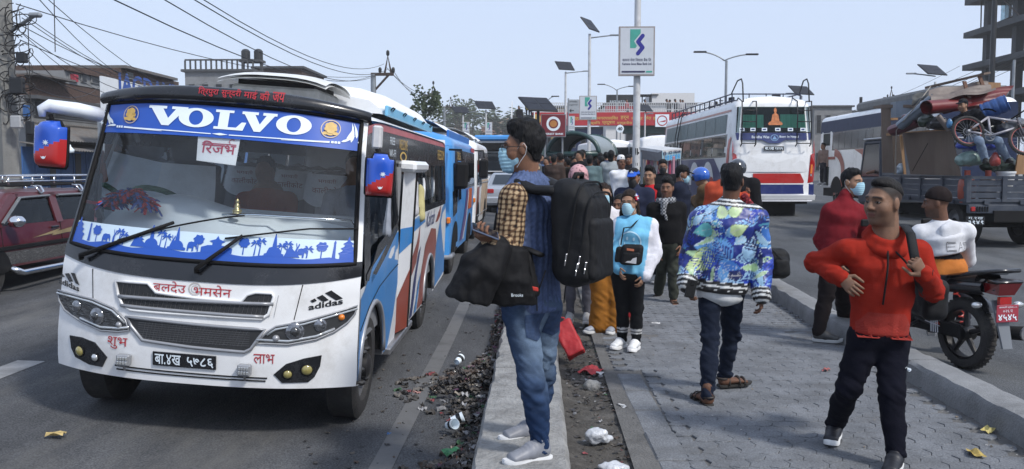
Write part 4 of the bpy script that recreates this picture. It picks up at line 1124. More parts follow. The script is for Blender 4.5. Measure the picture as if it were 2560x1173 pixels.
def hair_mesh(kind,c,R,s,h,seed=0,col=BLACK):
 r,f,u=R;M_=np.stack([r,f,u],1);T=lambda x,y,z:c+s*(r*x+f*y+u*z);F_=Field()
 th={'short':.012,'tuft':.014,'crop':.006,'long':.02,'bun':.014,'back':.016}.get(kind,.014)
 F_.ell(T(0,-.021-th*.25,.038+th*.45),np.array((.073+th*.42,.092+th*.5,.083+th*.75))*s,M_,.01)
 if kind in('tuft',):
  F_.ell(T(0,.036,.112),np.array((.052,.044,.040))*s,M_,.03*s);F_.ell(T(0,-.012,.112),np.array((.060,.072,.042))*s,M_,.03*s)
 if kind=='short':F_.ell(T(0,.004,.098),np.array((.060,.072,.040))*s,M_,.03*s)
 if kind=='crop':F_.ell(T(0,.018,.098),np.array((.046,.062,.036))*s,M_,.03*s)
 if kind in('short','tuft','crop'):F_.seg(T(0,-.055,.0),T(0,-.062,-.058),r,r,(.064*s,.044*s),(.048*s,.028*s),.02*s)
 n=f*.78-u*.62 if kind!='crop' else f*.7-u*.72
 if kind=='crop':n=f*.45-u*.89
 if kind in('long','bun','back'):n=f*.80-u*.6
 F_.cut(T(0,.066,.083)if kind!='crop' else T(0,.056,.086),n,(.03 if kind=='crop' else .014)*s)
 if kind in('short','tuft','crop'):
  F_.cut(T(0,-.05,-.074),-u,.012*s)
  for q in(-1,1):F_.ell(T(q*.084,.004,-.012),np.array((.03,.026,.034))*s,M_,.012*s,True)
 if kind=='long':
  for q in(-1,1):
   F_.rc(T(q*.066,-.02,.05),T(q*.088,-.012,-.10),.024*s,.020*s,.02*s);F_.rc(T(q*.088,-.012,-.10),T(q*.098,.05,-.23),.022*s,.020*s,.02*s);F_.rc(T(q*.098,.05,-.23),T(q*.085,.085,-.40),.022*s,.008*s,.02*s)
  F_.seg(T(0,-.06,.02),T(0,-.075,-.30),r,r,(.085*s,.035*s),(.10*s,.03*s),.03*s)
 if kind=='bun':F_.ell(T(0,-.11,.03),np.array((.045,.04,.045))*s,M_,.02*s)
 if kind=='back':F_.seg(T(0,-.06,.0),T(0,-.07,-.12),r,r,(.08*s,.035*s),(.06*s,.025*s),.03*s)
 V,F=F_.mesh(h)
 if not len(V):return V,F,None
 N=vnorm(V,F);q=(V-c)@M_/s
 ang=np.arctan2(q[:,0],q[:,1])
 a=fbm(np.stack([q[:,0]*90,q[:,1]*45,q[:,2]*22],1),2,seed)*.5+fbm(q*28,2,seed+1)*.5
 V=V+N*(a*((.016 if kind=='tuft' else .010)*np.clip(q[:,2]/.06,.25,1.3)if kind in('short','tuft','back')else .005 if kind!='crop' else .003)*s)[:,None]
 cc=np.tile(np.array(col),(len(V),1))*(1+.6*a[:,None])
 return V,F,cc
def mask_mesh(c,R,s,h,chin=False):
 r,f,u=R;M_=np.stack([r,f,u],1);T=lambda x,y,z:c+s*(r*x+f*y+u*z);F_=Field()
 E=lambda p,rad,k=.02,sub=False:F_.ell(T(*p),np.array(rad)*s,M_,k*s,sub)
 E((0,.030,-.040),(.066,.072,.076),.03);E((0,.078,-.098),(.034,.028,.022),.04);E((0,.104,-.012),(.016,.016,.028),.04);E((0,.092,-.05),(.04,.026,.05),.04)
 F_.cut(T(0,.10,.008),u*.95+f*-.30,.006*s);F_.cut(T(0,.02,-.118),-u*.9-f*.2,.004*s);F_.cut(T(0,.022,0),-f+u*.1,.004*s)
 V,F=F_.mesh(h)
 q=(V-c)@M_/s;N=vnorm(V,F)
 V=V+N*(.0016*np.sin(q[:,2]*330)*(q[:,1]>.06))[:,None]
 return V,F
def hand_field(F_,w,d,n,side,s,curl=.35,spread=.12,thumb=.5,grip=None):
 """w wrist, d direction of the fingers, n palm normal (the way the fingers curl), side = towards the thumb"""
 d=unit(d);n=unit(n-d*(n@d));side=unit(np.cross(n,d))*(1 if np.cross(n,d)@side>0 else-1)
 L=.085*s
 F_.seg(w,w+d*L,side,side,(.030*s,.019*s),(.041*s,.013*s),.012*s)
 for i in range(4):
  o=(1.5-i)*.0205*s;ln=(.072,.080,.074,.058)[i]*s
  a=w+d*L*(.97 if i in(1,2)else .90)+side*o;dd=unit(d+side*spread*(1.5-i)*.35);p=a;ang=0
  for k,fr in enumerate((.46,.30,.24)):
   ang+=curl*(1.15 if k else .8);v=dd*math.cos(ang)+n*math.sin(ang);e=p+v*ln*fr
   F_.rc(p,e,(.0092-.0009*k)*s,(.0086-.0010*k)*s,.004*s);p=e
 a=w+d*L*.22+side*.028*s;v=unit(d*.62+side*.75+n*.25);e=a+v*.042*s
 F_.rc(a,e,.0145*s,.0105*s,.012*s);v2=unit(d*(.95)+side*(.35-thumb*.7)+n*(.2+thumb));e2=e+v2*.034*s;F_.rc(e,e2,.0105*s,.0092*s,.004*s)
 F_.rc(e2,e2+unit(v2+n*.3*thumb)*.024*s,.0092*s,.0078*s,.004*s)
def sole_geo(heel,d,s,z,L=.29,w=.052,t=.032):
 d=unit(np.array([d[0],d[1],0]));sd=np.array([-d[1],d[0],0]);prof=[(0,.55),(.06,.78),(.2,.80),(.45,.74),(.66,.98),(.82,.92),(.93,.66),(1,.25)]
 pts=[(x*L*s,y*w*s)for x,y in prof]+[(x*L*s,-y*w*s*.92)for x,y in prof[::-1]]
 b=MB();n=len(pts)
 for q,(sc,zz)in enumerate(((.97,0),(1,.3),(1,.8),(.98,1))):
  b.V+=[tuple(heel+d*(L*s/2+(u-L*s/2)*sc)+sd*v*sc+np.array([0,0,z+zz*t*s+(.016*s*max(0,u/(L*s)-.75)*4 if q<4 else 0)]))for u,v in pts]
 for q in range(3):b.F+=[(q*n+i,q*n+(i+1)%n,(q+1)*n+(i+1)%n,(q+1)*n+i)for i in range(n)]
 b.F+=[tuple(range(n))[::-1],tuple(3*n+i for i in range(n))];b.mi=[0]*len(b.F)
 return b
PEOPLE={}
def person(label,d,P,group=None,name='person',h=None):
 """P: pose measured on the photo (pixels, plus depth offsets in metres) and clothes"""
 g=P.get
 s=g('s',1.0);h=h or(.010 if d<7 else .012 if d<10 else .016 if d<14 else .022);hh=g('hh',.0048 if d<7 else .006 if d<10 else .009 if d<14 else .013)
 def J(p):return W(p[0],p[1],d+(p[2]if len(p)>2 else 0))
 yaw=g('yaw',0);hyaw=g('hyaw',yaw);f,r=facing(yaw);hf,hr=facing(hyaw);up=np.array([0,0,1.])
 nk,pv,hd=J(P['nk']),J(P['pv']),J(P['hd'])
 ax=unit(nk-pv);r=unit(r-ax*(r@ax));
 tilt=g('shtilt',0.);rs=unit(r+up*tilt)
 sw=g('sw',.185)*s;shL,shR=nk-ax*.055*s+rs*sw,nk-ax*.055*s-rs*sw
 if 'shL' in P:shL=J(P['shL'])
 if 'shR' in P:shR=J(P['shR'])
 zg=g('zg',None);ft={}
 hipL,hipR=pv+hr*.085*s-up*.02,pv-hr*.085*s-up*.02
 def limb(key,dflt):return[J(p)for p in P[key]]if key in P else dflt
 Ld=np.array([0,0,-1.])
 armL=limb('armL',[shL+Ld*.29*s+r*.04,shL+Ld*.54*s+r*.05+f*.06]);armR=limb('armR',[shR+Ld*.29*s-r*.04,shR+Ld*.54*s-r*.05+f*.06])
 gz=pv[2]-.88*s if zg is None else zg
 def dleg(hp,q):return[np.array([hp[0],hp[1],gz+.48*s])+hf*.02+hr*q*.01,np.array([hp[0],hp[1],gz+.085*s])+hr*q*.015]
 legL=limb('legL',dleg(hipL,1));legR=limb('legR',dleg(hipR,-1))
 toeL=J(P['toeL'])if 'toeL' in P else legL[1]+hf*.2;toeR=J(P['toeR'])if 'toeR' in P else legR[1]+hf*.2
 base=np.array([(legL[1][0]+legR[1][0])/2,(legL[1][1]+legR[1][1])/2,min(legL[1][2],legR[1][2])-.085*s])
 if 'base' in P:base=np.array(P['base'])
 root=thing(name,label,'person',base,0,group)
 fy=g('face',(yaw,0,0));HR=head_frame(*fy)if len(fy)==3 else head_frame(fy[0])
 skin=np.array(SK[g('skin','a')]);hs=s*g('hs',1.0)
# body: head and neck, hands, feet, and the limbs under the clothes, in one mesh
 parts=[]
 F_=Field();make_head(F_,hd,HR,hs,nk+ax*.0-f*.005,g('neck_r',.056),g('fem',False));V,F=F_.mesh(hh)
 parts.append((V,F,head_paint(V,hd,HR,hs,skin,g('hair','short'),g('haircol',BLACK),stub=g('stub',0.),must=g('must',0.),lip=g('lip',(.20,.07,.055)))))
 F_=Field();t_=s
 F_.seg(pv,pv+(nk-pv)*.45,hr,r,(.13*t_,.085*t_),(.12*t_,.08*t_));F_.seg(pv+(nk-pv)*.45,nk-ax*.08*s,r,r,(.12*t_,.08*t_),(.13*t_,.075*t_));F_.rc(nk-ax*.06*s,nk,.06*s,.05*s)
 for sh,(e,w)in((shL,armL),(shR,armR)):F_.rc(nk-ax*.06*s,sh,.045*s,.042*s);F_.rc(sh,e,.043*s,.036*s);F_.rc(e,w,.036*s,.026*s)
 for hp,(k_,a_)in((hipL,legL),(hipR,legR)):F_.rc(hp,k_,.07*s,.05*s);F_.rc(k_,a_,.048*s,.034*s)
 V,F=F_.mesh(max(h,.018));parts.append((V,F,np.tile(skin,(len(V),1))))
 for q,(e,w)in(('L',armL),('R',armR)):
  hs_=g('hand'+q)
  if hs_==0 or d>20:continue
  hs_=hs_ or{}
  dr=J(hs_['to'])-w if 'to' in hs_ else(w-e)
  n=np.array(hs_.get('n',-r if q=='L' else r),float);sd=np.array(hs_.get('side',f),float)
  F_=Field();F_.rc(e+(w-e)*.6,w,.033*s,.027*s);hand_field(F_,w,dr,n,sd,s*.98,hs_.get('curl',.35),thumb=hs_.get('thumb',.4));V,F=F_.mesh(.0045 if d<7 else .007 if d<12 else .011);parts.append((V,F,np.tile(skin*.95,(len(V),1))))
 shoe=g('shoe','sneaker');bare=shoe=='sandal'
 for q,(k_,a_),to in(('L',legL,toeL),('R',legR,toeR)):
  v=to-a_;v[2]=0;v=unit(v);heel=a_-v*.055*s;zz=a_[2]-.085*s;ft[q]=(heel,v,zz)
  if bare:
   F_=Field();sd=np.array([-v[1],v[0],0]);z0=np.array([0,0,zz])
   hp=np.array([a_[0],a_[1],0])-v*.03*s
   F_.seg(hp+z0+up*.05*s,hp+v*.16*s+z0+up*.045*s,sd,sd,(.036*s,.033*s),(.045*s,.020*s),.02);F_.rc(hp+v*.03*s+z0+up*.05*s,a_+up*.05,.036*s,.034*s,.03)
   for k in range(5):o=sd*(k-2)*.017*s;F_.rc(hp+v*.15*s+o+z0+up*.042*s,hp+v*(.215-.008*abs(k-1.5))*s+o+z0+up*.036*s,.010*s,.009*s,.006)
   V,F=F_.mesh(.006 if d<8 else .009);parts.append((V,F,np.tile(skin*.9,(len(V),1))))
 off=0;VV=[];FF=[];CC=[]
 for V,F,C in parts:
  if not len(V):continue
  VV.append(V);FF.append(F+off);CC.append(C);off+=len(V)
 put('body',np.vstack(VV),np.vstack(FF),m_skin,root,base,np.vstack(CC))
# hair
 hk=g('hair','short')
 if hk:
  V,F,C=hair_mesh(hk,hd,HR,hs,max(hh,.006),seed=int(abs(P['hd'][0]))%97,col=g('haircol',BLACK))
  if len(V):put('hair',V,F,m_hair,root,base,C)
# trousers
 tr=g('trousers',{});tc=np.array(tr.get('col',(.02,.025,.045)));lo=tr.get('loose',0.);F_=Field();ez=.012*s+lo*.3
 F_.ell(pv+up*.01,np.array((.165,.118,.12))*s*(1+lo),np.stack([hr,hf,up],1),.05)
 F_.seg(pv+up*.02,pv+(nk-pv)*.22,hr,hr,(.155*s,.112*s),(.14*s,.105*s),.05)
 for hp,(k_,a_)in((hipL,legL),(hipR,legR)):
  F_.rc(hp-up*.02,k_,(.092+lo*.2)*s,(.066+lo*.35)*s,.04);an=a_+(k_-a_)*tr.get('crop',.04)+up*.0
  F_.rc(k_,an,(.064+lo*.35)*s,(.050+lo*.5+tr.get('flare',0))*s,.03)
  F_.rc(k_+(a_-k_)*.35-hf*.012,k_+(a_-k_)*.5-hf*.008,(.058+lo*.3)*s,None,.03)
 V,F=F_.mesh(h);N=vnorm(V,F);a=fbm(V*np.array([9,9,17])*1.2,3,3);kz=np.zeros(len(V))
 for k_,a_ in(legL,legR):kz+=np.exp(-((V-k_)**2).sum(1)/.02)+1.2*np.exp(-((V-a_)**2).sum(1)/.018)
 tw=np.stack([V[:,0]*8+V[:,2]*5,V[:,1]*8-V[:,2]*4,V[:,2]*15+V[:,0]*9],1);fold=np.abs(fbm(tw,3,8))
 V=V+N*((a*.006+(fold-.25)*.026*np.clip(kz+.25,0,1.2))*tr.get('wr',1.)*s)[:,None]
 C=np.tile(tc,(len(V),1))*(1+.18*a[:,None])
 if 'paint' in tr:C=tr['paint'](V,C,dict(pv=pv,kL=legL[0],kR=legR[0],aL=legL[1],aR=legR[1],f=hf,r=hr,N=N,s=s))
 put('trousers',V,F,tr.get('mat',m_cloth),root,base,C)
# top
 tp=g('top',{});th=tp.get('th',.012)*s;C0=np.array(tp.get('col',(.05,.05,.06)));F_=Field();bl=tp.get('belly',0.)
 hem=tp.get('hem',.0);p0=pv+ax*(hem+.02);p1=pv+(nk-pv)*.42;p2=pv+(nk-pv)*.74;p3=nk-ax*.075*s
 ff=f
 w0,wd=tp.get('w',1.)*s,tp.get('dp',1.)*s
 F_.seg(p0,p1,hr,r,(.160*w0+th,.115*wd+th),(.150*w0+th,.108*wd+th+bl),.06)
 F_.seg(p1,p2,r,r,(.150*w0+th,.108*wd+th+bl),(.168*w0+th,.118*wd+th),.06)
 F_.seg(p2,p3,r,rs,(.168*w0+th,.118*wd+th),(.122*w0+th,.078*wd+th),.06)
 F_.rc(nk-ax*.05*s,nk-ax*.0*s,.075*s+th*.6,.058*s+th*.5,.05)
 for sh in(shL,shR):F_.rc(nk-ax*.045*s,sh,.055*s+th,.058*s+th,.05)
 F_.cut(p0-ax*.015,-ax,.03)
 sl_=tp.get('sleeve',1.0);cols=tp.get('cuffcol')
 Fs=F_ if not tp.get('sleevesep')else Field()
 for q,sh,(e,w)in(('L',shL,armL),('R',shR,armR)):
  if sl_<=0:continue
  ew=tp.get('sw',1.)
  Fs.rc(sh,e,.056*s*ew+th,.050*s*ew+th,.035)
  if sl_>.55:Fs.rc(e,e+(w-e)*(sl_*2-1.06),.049*s*ew+th,.038*s*ew+th,.025)
 if tp.get('collar'):F_.rc(nk+ax*.0,nk+ax*tp['collar']*s,.066*s,.066*s,.012)
 for e_ in tp.get('extra',[]):e_(F_,dict(nk=nk,pv=pv,f=f,r=r,ax=ax,s=s,shL=shL,shR=shR,armL=armL,armR=armR))
 def finish(Fd,nm,C0,paint,amp):
  V,F=Fd.mesh(tp.get('h',h));N=vnorm(V,F);a=fbm(V*9,3,5);kz=np.zeros(len(V))
  for e,w in(armL,armR):kz+=np.exp(-((V-e)**2).sum(1)/.014)+.8*np.exp(-((V-w)**2).sum(1)/.010)
  fold=np.abs(fbm(V*np.array([10,10,24]),2,6));drape=np.abs(fbm(V*np.array([14,14,5]),2,12))
  hemz=np.exp(-(((V-p0)@ax)/.09)**2)
  V=V+N*((a*.006+(fold-.3)*.02*np.clip(kz,0,1)+(drape-.3)*.012*(.5+hemz))*amp*s*np.clip(((V-p0)@ax+.02)/.07,.12,1))[:,None]
  C=np.tile(np.array(C0),(len(V),1))*(1+.12*a[:,None])
  if paint:C=paint(V,C,dict(pv=pv,nk=nk,f=f,r=r,ax=ax,N=N,s=s,shL=shL,shR=shR,armL=armL,armR=armR,p0=p0))
  if 'disp' in tp and nm!='sleeves':V=V+N*(tp['disp'](V,dict(pv=pv,nk=nk,f=f,r=r,ax=ax,s=s))*np.clip(((V-p0)@ax)/.06,0,1))[:,None]
  return put(nm,V,F,tp.get('mat',m_cloth),root,base,C)
 if tp.get('hood'):
  hz_=tp['hood']
  def hd_(Q):
   if hz_<1:Q.ell(nk-f*.095*s-ax*.10*s,np.array((.125,.045,.125))*s,np.stack([r,f,ax],1),.04);Q.ell(nk-f*.10*s-ax*.015*s,np.array((.115,.035,.045))*s,np.stack([r,f,ax],1),.04);return
   ps=[nk+r*math.cos(a)*.088*s+f*math.sin(a)*.085*s+ax*(.042-.052*math.sin(a))*s for a in np.linspace(0,2*PI,15)]
   for a_,b_ in zip(ps[:-1],ps[1:]):Q.rc(a_,b_,.027*s,.027*s,.012)
   for a_,b_ in zip(ps[:-1],ps[1:]):Q.rc(a_-ax*.045*s+(a_-nk)*.22*hz_,b_-ax*.045*s+(b_-nk)*.22*hz_,.028*s*hz_,.028*s*hz_,.02)
   Q.ell(nk-f*.105*s-ax*.045,np.array((.10,.045,.085))*s*hz_,np.stack([r,f,ax],1),.04)
  sdf_part('hood',hd_,h,tp.get('mat',m_cloth),None,C0,parent=root,base=base,wr=.006)
 to=finish(F_,tp.get('name','top'),C0,tp.get('paint'),tp.get('wr',1.))
 if Fs is not F_:finish(Fs,'sleeves',tp['sleevesep'],tp.get('spaint'),1.2)
# shoes
 for q in('L','R'):
  heel,v,zz=ft[q];k_,a_=(legL if q=='L' else legR);sd=np.array([-v[1],v[0],0]);z0=np.array([0,0,zz]);hp=np.array([heel[0],heel[1],0.]);scol=g('shoecol',(.3,.3,.3));slc=g('solecol',(.6,.6,.6))
  b=sole_geo(hp,v,s,zz-.0,.285,.050,.020 if bare else .03)
  sm=mat('sole_%d_%d_%d'%tuple(int(c*99)for c in slc),slc,.7,var=.15)
  if bare:
   b.V=[tuple(np.array(p)-base)for p in b.V];so_=b.build('sandal',sm,root)
   b=MB()
   for x_,r_,hz in((.075,.045,.075),(.16,.05,.062),(.205,.048,.052)):
    c_=hp+v*x_*s+z0;b.tube([tuple(c_+sd*r_*s*math.cos(a)+up*(.015+hz*math.sin(a))*s-base)for a in np.linspace(0,PI,9)],.011*s,5,flat=.5)
   c_=hp+v*.04*s+z0+up*.07*s;b.tube([tuple(c_+(-v*math.sin(a)*.045+sd*math.cos(a)*.04)*s-base)for a in np.linspace(-.3,PI+.3,9)],.010*s,5)
   b.build('strap',mat('strap_dark',(.03,.022,.018),.6),so_,smooth=True)
  else:
   F_=Field();F_.seg(hp+v*.03*s+z0+up*.06*s,hp+v*.12*s+z0+up*.065*s,sd,sd,(.040*s,.042*s),(.042*s,.045*s),.02);F_.seg(hp+v*.12*s+z0+up*.06*s,hp+v*.235*s+z0+up*.042*s,sd,sd,(.043*s,.042*s),(.045*s,.026*s),.03)
   F_.rc(hp+v*.055*s+z0+up*.06*s,hp+v*.06*s+z0+up*.115*s,.042*s,.042*s,.02);F_.cut(hp+z0+up*.022*s,-up,.0)
   V,F=F_.mesh(.0065 if d<8 else .01 if d<13 else .016);N=vnorm(V,F);x_=(V-hp)@v/s;y_=(V-hp)@sd/s
   V=V+N*(.0012*np.sin(x_*330)*(x_>.10)*(x_<.2)*(np.abs(y_)<.03))[:,None]
   C=np.tile(np.array(scol),(len(V),1))*(1+.2*fbm(V*25,2,4)[:,None])
   if g('shoepaint'):C=g('shoepaint')(C,x_,y_,V[:,2]-zz)
   sh_=put('shoe',V,F,m_leather,root,base,C);b.V=[tuple(np.array(p)-base)for p in b.V];b.build('sole',sm,sh_,smooth='auto')
# mask, glasses
 r_,f_,u_=HR;T=lambda x,y,z:hd+hs*(r_*x+f_*y+u_*z)
 if g('mask'):
  V,F=mask_mesh(hd,HR,hs,max(hh,.005));mo=put('face_mask',V,F,{'b':m_maskb,'k':m_maskk,'w':m_maskw}[P['mask']],root,base)
  b=MB()
  for q in(-1,1):
   b.tube([tuple(T(q*x,y,z)-base)for x,y,z in((.062,.03,-.012),(.076,.012,.010),(.086,-.015,.025),(.087,-.028,.005),(.083,-.02,-.03))],.0012*hs,4);b.tube([tuple(T(q*x,y,z)-base)for x,y,z in((.060,.03,-.095),(.074,.005,-.06),(.082,-.02,-.03))],.0019*hs,4)
  b.build('ear_loop',mat('loop_white',(.6,.63,.66),.8),mo)
 if g('glasses'):
  b=MB()
  for q in(-1,1):
   b.tube([tuple(T(q*.034+.024*math.cos(a),.103,.008+.017*math.sin(a))-base)for a in np.linspace(0,2*PI,15)[:-1]],.0022,5,closed=True);b.tube([tuple(T(q*x,y,z)-base)for x,y,z in((.058,.100,.012),(.076,.06,.012),(.084,-.01,.010),(.084,-.03,-.012))],.0022,5)
  b.tube([tuple(T(x,.105,.012)-base)for x in(-.011,.011)],.0022,5);b.build('glasses',mat('spectacle_frame',(.015,.014,.014),.3),root)
 J_=dict(root=root,base=base,nk=nk,pv=pv,hd=hd,HR=HR,f=f,r=r,ax=ax,shL=shL,shR=shR,armL=armL,armR=armR,hs=hs,s=s,top=to,T=T,legL=legL,legR=legR,hh=hh,hipL=hipL,hipR=hipR,hf=hf,hr=hr)
 return J_
def sdf_part(name,build,h,m,J_=None,col=None,parent=None,base=None,wr=0.,seed=2,paint=None,wsc=(9,9,9)):
 F_=Field();build(F_);V,F=F_.mesh(h);N=vnorm(V,F);a=fbm(V*np.array(wsc),3,seed)
 if wr:V=V+N*(a*wr)[:,None]
 C=np.tile(np.array(col),(len(V),1))*(1+.15*a[:,None])if col is not None else None
 if paint:C=paint(V,C)
 base=J_['base']if base is None and J_ else(np.zeros(3)if base is None else base)
 return put(name,V,F,m,parent or(J_['root']if J_ else None),base,C)
def print_on(target,name,s_,c,right,up_,w,hgt,m,off=.004,loops=None,bold=0.,parent=None):
 """printed words or outline shapes laid on a curved cloth surface"""
 from mathutils.bvhtree import BVHTree
 me=target.data;bv=BVHTree.FromPolygons([v.co for v in me.vertices],[p.vertices for p in me.polygons])
 base=np.array(target.parent.location)if target.parent else np.array(target.location)
 right,up_=unit(right),unit(up_);n=np.cross(right,up_);b=MB();o=np.asarray(c)-base
 if s_:lettering(b,s_,-w/2,-hgt/2,w/2,hgt/2,lambda u,v:tuple(o+right*u+up_*v),bold)
 for l in loops or[]:
  b.sd=.02;b.flat(l,lambda u,v:tuple(o+right*u+up_*v));b.sd=0
 V=[]
 for p in b.V:
  q=Vector(p)+Vector(n)*.25;hit=bv.ray_cast(q,Vector(-n),.6)[0]
  V.append(tuple(np.array(hit)+n*off)if hit else p)
 b.V=V
 return b.build(name,m,parent or target,fix=False)
# people standing nearest
def headwear(J_,kind,col,col2=None):
 c,R,s=J_['hd'],J_['HR'],J_['hs'];r,f,u=R;M_=np.stack([r,f,u],1);T=J_['T'];h=max(J_['hh'],.006)
 if kind=='cap':
  def b(F_):F_.ell(T(0,-.012,.045),np.array((.085,.103,.088))*s,M_,.01);F_.cut(T(0,0,.052),-u+f*.12,.006);F_.seg(T(0,.075,.060),T(0,.165,.045),r,r,(.075*s,.010*s),(.055*s,.008*s),.01)
  return sdf_part('cap',b,h,m_cloth,J_,col)
 if kind=='beanie':
  def b(F_):F_.ell(T(0,-.018,.045),np.array((.088,.107,.10))*s,M_,.01);F_.cut(T(0,0,.028),-u+f*.30,.012)
  return sdf_part('beanie',b,h,m_cloth,J_,col,wr=.004,wsc=(60,60,14))
 if kind=='topi':
  def b(F_):F_.seg(T(0,-.015,.055),T(0,-.02,.125),r,r,(.084*s,.100*s),(.07*s,.088*s),.01);F_.cut(T(0,0,.058),-u+f*.15,.008)
  return sdf_part('cloth_cap',b,h,m_cloth,J_,col)
 if kind=='helmet':
  def b(F_):F_.ell(T(0,-.012,.03),np.array((.125,.145,.135))*s,M_,.01);F_.ell(T(0,.14,-.01),np.array((.10,.09,.07))*s,M_,.02,True);F_.cut(T(0,0,-.085),-u,.02);F_.ell(T(0,-.01,-.09),np.array((.10,.11,.08))*s,M_,.02,True)
  o=sdf_part('helmet',b,h,mat('helmet_shell_%d'%int(col[2]*99),col,.15,coat=1,var=.05),J_)
  def v(F_):F_.ell(T(0,-.008,.03),np.array((.130,.152,.13))*s,M_,.01);F_.cut(T(0,.06,0),-f,.01);F_.cut(T(0,0,.055),u,.01);F_.cut(T(0,0,-.03),-u,.01);F_.ell(T(0,-.012,.03),np.array((.127,.147,.134))*s,M_,.0,True)
  sdf_part('visor',v,h,mat('visor_dark',(.02,.022,.025),.08,coat=1),J_,parent=o)
  return o
LP=300;LR=np.random.RandomState(8)
lu,lv=np.meshgrid(np.linspace(-.55,.55,LP),np.linspace(-.85,.25,LP),indexing='ij')
leafimg=np.tile(np.array([.015,.03,.22]),(LP,LP,1))
lc=[(.05,.18,.55),(.12,.33,.68),(.02,.05,.40),(.30,.52,.75),(.02,.06,.45),(.30,.50,.72),(.08,.30,.45),(.35,.58,.78),(.42,.62,.36),(.01,.02,.10),(.2,.42,.7)]
for k in range(300):
 cx,cy,a=LR.uniform(-.55,.55),LR.uniform(-.85,.25),LR.uniform(0,2*PI);L=LR.uniform(.09,.19);wd=LR.uniform(.016,.042);col=np.array(lc[LR.randint(len(lc))])
 x=(lu-cx)*math.cos(a)+(lv-cy)*math.sin(a);y=-(lu-cx)*math.sin(a)+(lv-cy)*math.cos(a);t=x/L
 p=np.where((t>0)&(t<1),wd*np.sin(PI*np.clip(t,0,1)**.7),-1);kind=LR.randint(3)
 ins=np.abs(y)<p;edge_=ins&(np.abs(y)>p-.0035)
 if kind==0:ins=ins&(np.sin((t*30-np.abs(y)*260))>-.35)
 if kind==1:wv=(np.abs(y)<.002)|(np.sin(t*40-np.abs(y)*200)>.93)
 leafimg[ins]=col
 if kind:
  leafimg[edge_]=(.62,.75,.85)if k%2 else(.01,.015,.06)
  if kind==1:leafimg[ins&wv]=col*.5+.35
for cx,cy,L,a,col in((-.06,-.08,.12,2.2,(.50,.68,.36)),(-.02,-.10,.12,1.1,(.55,.70,.42)),(-.09,-.20,.13,2.6,(.50,.66,.34)),(.02,-.36,.24,-.6,(.55,.68,.30)),(.05,-.18,.15,-.3,(.14,.48,.52)),(-.1,-.4,.22,.9,(.12,.33,.7)),(.1,-.45,.2,2.4,(.03,.08,.5))):
 x=(lu-cx)*math.cos(a)+(lv-cy)*math.sin(a);y=-(lu-cx)*math.sin(a)+(lv-cy)*math.cos(a);t=x/L
 p=np.where((t>0)&(t<1),L*.36*np.sin(PI*np.clip(t,0,1)**.6),-1);ins=np.abs(y)<p
 if L>.15:ins&=np.sin(t*46-np.abs(y)*260)>-.2
 leafimg[ins]=col;leafimg[(np.abs(y)<p)&(np.abs(y)>p-.004)&ins]=np.array(col)*.35;leafimg[(np.abs(y)<.0025)&ins]=np.array(col)*.5+.3
def p_leaf(V,C,q):
 u=(V-q['nk'])@np.cross(q['ax'],q['f']);v=(V-q['nk'])@q['ax']
 w=(V-q['nk'])@q['f'];u=u+.5*w
 i=np.clip(((u+.55)/1.1*(LP-1)).astype(int),0,LP-1);j=np.clip(((v+.85)/1.1*(LP-1)).astype(int),0,LP-1)
 C=leafimg[i,j]*.85
 hz=(V-q['p0'])@q['ax'];tor=np.abs((V-q['p0'])@q['r'])<.21
 st=(hz<.075)&tor
 C=np.where(st[:,None],np.where(((hz*30)%1<.42)[:,None]&(hz>.012)[:,None]&(hz<.070)[:,None],np.array([.6,.62,.62]),np.array([.012,.012,.014])),C)
 nz=(V-q['nk'])@q['ax'];C=np.where((nz>-.012)[:,None],np.where(((nz*36)%1<.45)[:,None],np.array([.6,.62,.62]),np.array([.012,.012,.014])),C)
 for e,w_ in(q['armL'],q['armR']):
  d=unit(w_-e);t=(V-w_)@d;near=(np.linalg.norm(V-w_,axis=1)<.11)&(t>-.055)
  C=np.where(near[:,None],np.where(((t*30)%1<.42)[:,None],np.array([.6,.62,.62]),np.array([.012,.012,.014])),C)
 return C
def p_check(V,C,q):
 e,w_=q['armL'];s_=q['shL'];C=np.zeros((len(V),3))+np.array([.42,.31,.19]);lo=((V-e)@unit(s_-e))<((V-e)@unit(w_-e))
 ln=np.where(lo,(V-e)@unit(w_-e),-((V-s_)@unit(s_-e))-np.linalg.norm(s_-e));an=np.zeros(len(V))
 for m,a_,b_ in((lo,e,w_),(~lo,s_,e)):
  u,v=frame_of(unit(b_-a_));r_=V-a_;an[m]=np.arctan2(r_@u,r_@v)[m]
 A=(ln*37)%1<.42;B=(an/(2*PI)*15)%1<.42;n=A.astype(int)+B
 return np.where((n==2)[:,None],np.array([.014,.012,.013]),np.where((n==1)[:,None],np.array([.11,.065,.04]),C))
def p_fade(V,C,q):
 C=np.array(C)
 for k_,h_ in((q['kL'],q['pv']),(q['kR'],q['pv'])):
  for fr,sg,am in((.48,-1,.6),(.62,1,.3)):
   m=h_+(k_-h_)*fr;t=np.exp(-(((V-m)*np.array([1,1,.55]))**2).sum(1)/.017)*np.clip(sg*(q['N']@q['f'])+.3,0,1)*am;C=C*(1-t[:,None])+np.array([.30,.41,.54])*t[:,None]
 n=fbm(np.stack([V[:,0]*18,V[:,1]*18,V[:,2]*55+V[:,0]*20],1),3,4);C=C*(1+.28*n[:,None])
 sd=np.abs((V-q['pv'])@q['r']);return C
def cable(V,q):
 rel=V-q['pv'];x=rel@q['r'];y=rel@q['f'];z=rel@q['ax'];a=np.arctan2(x,y)
 w=(a/(2*PI)*22)%1
 return .0035*np.cos(2*PI*w)+.003*(np.abs(w-.5)<.22)*np.sin(z*170+np.floor(a/(2*PI)*22)*2)
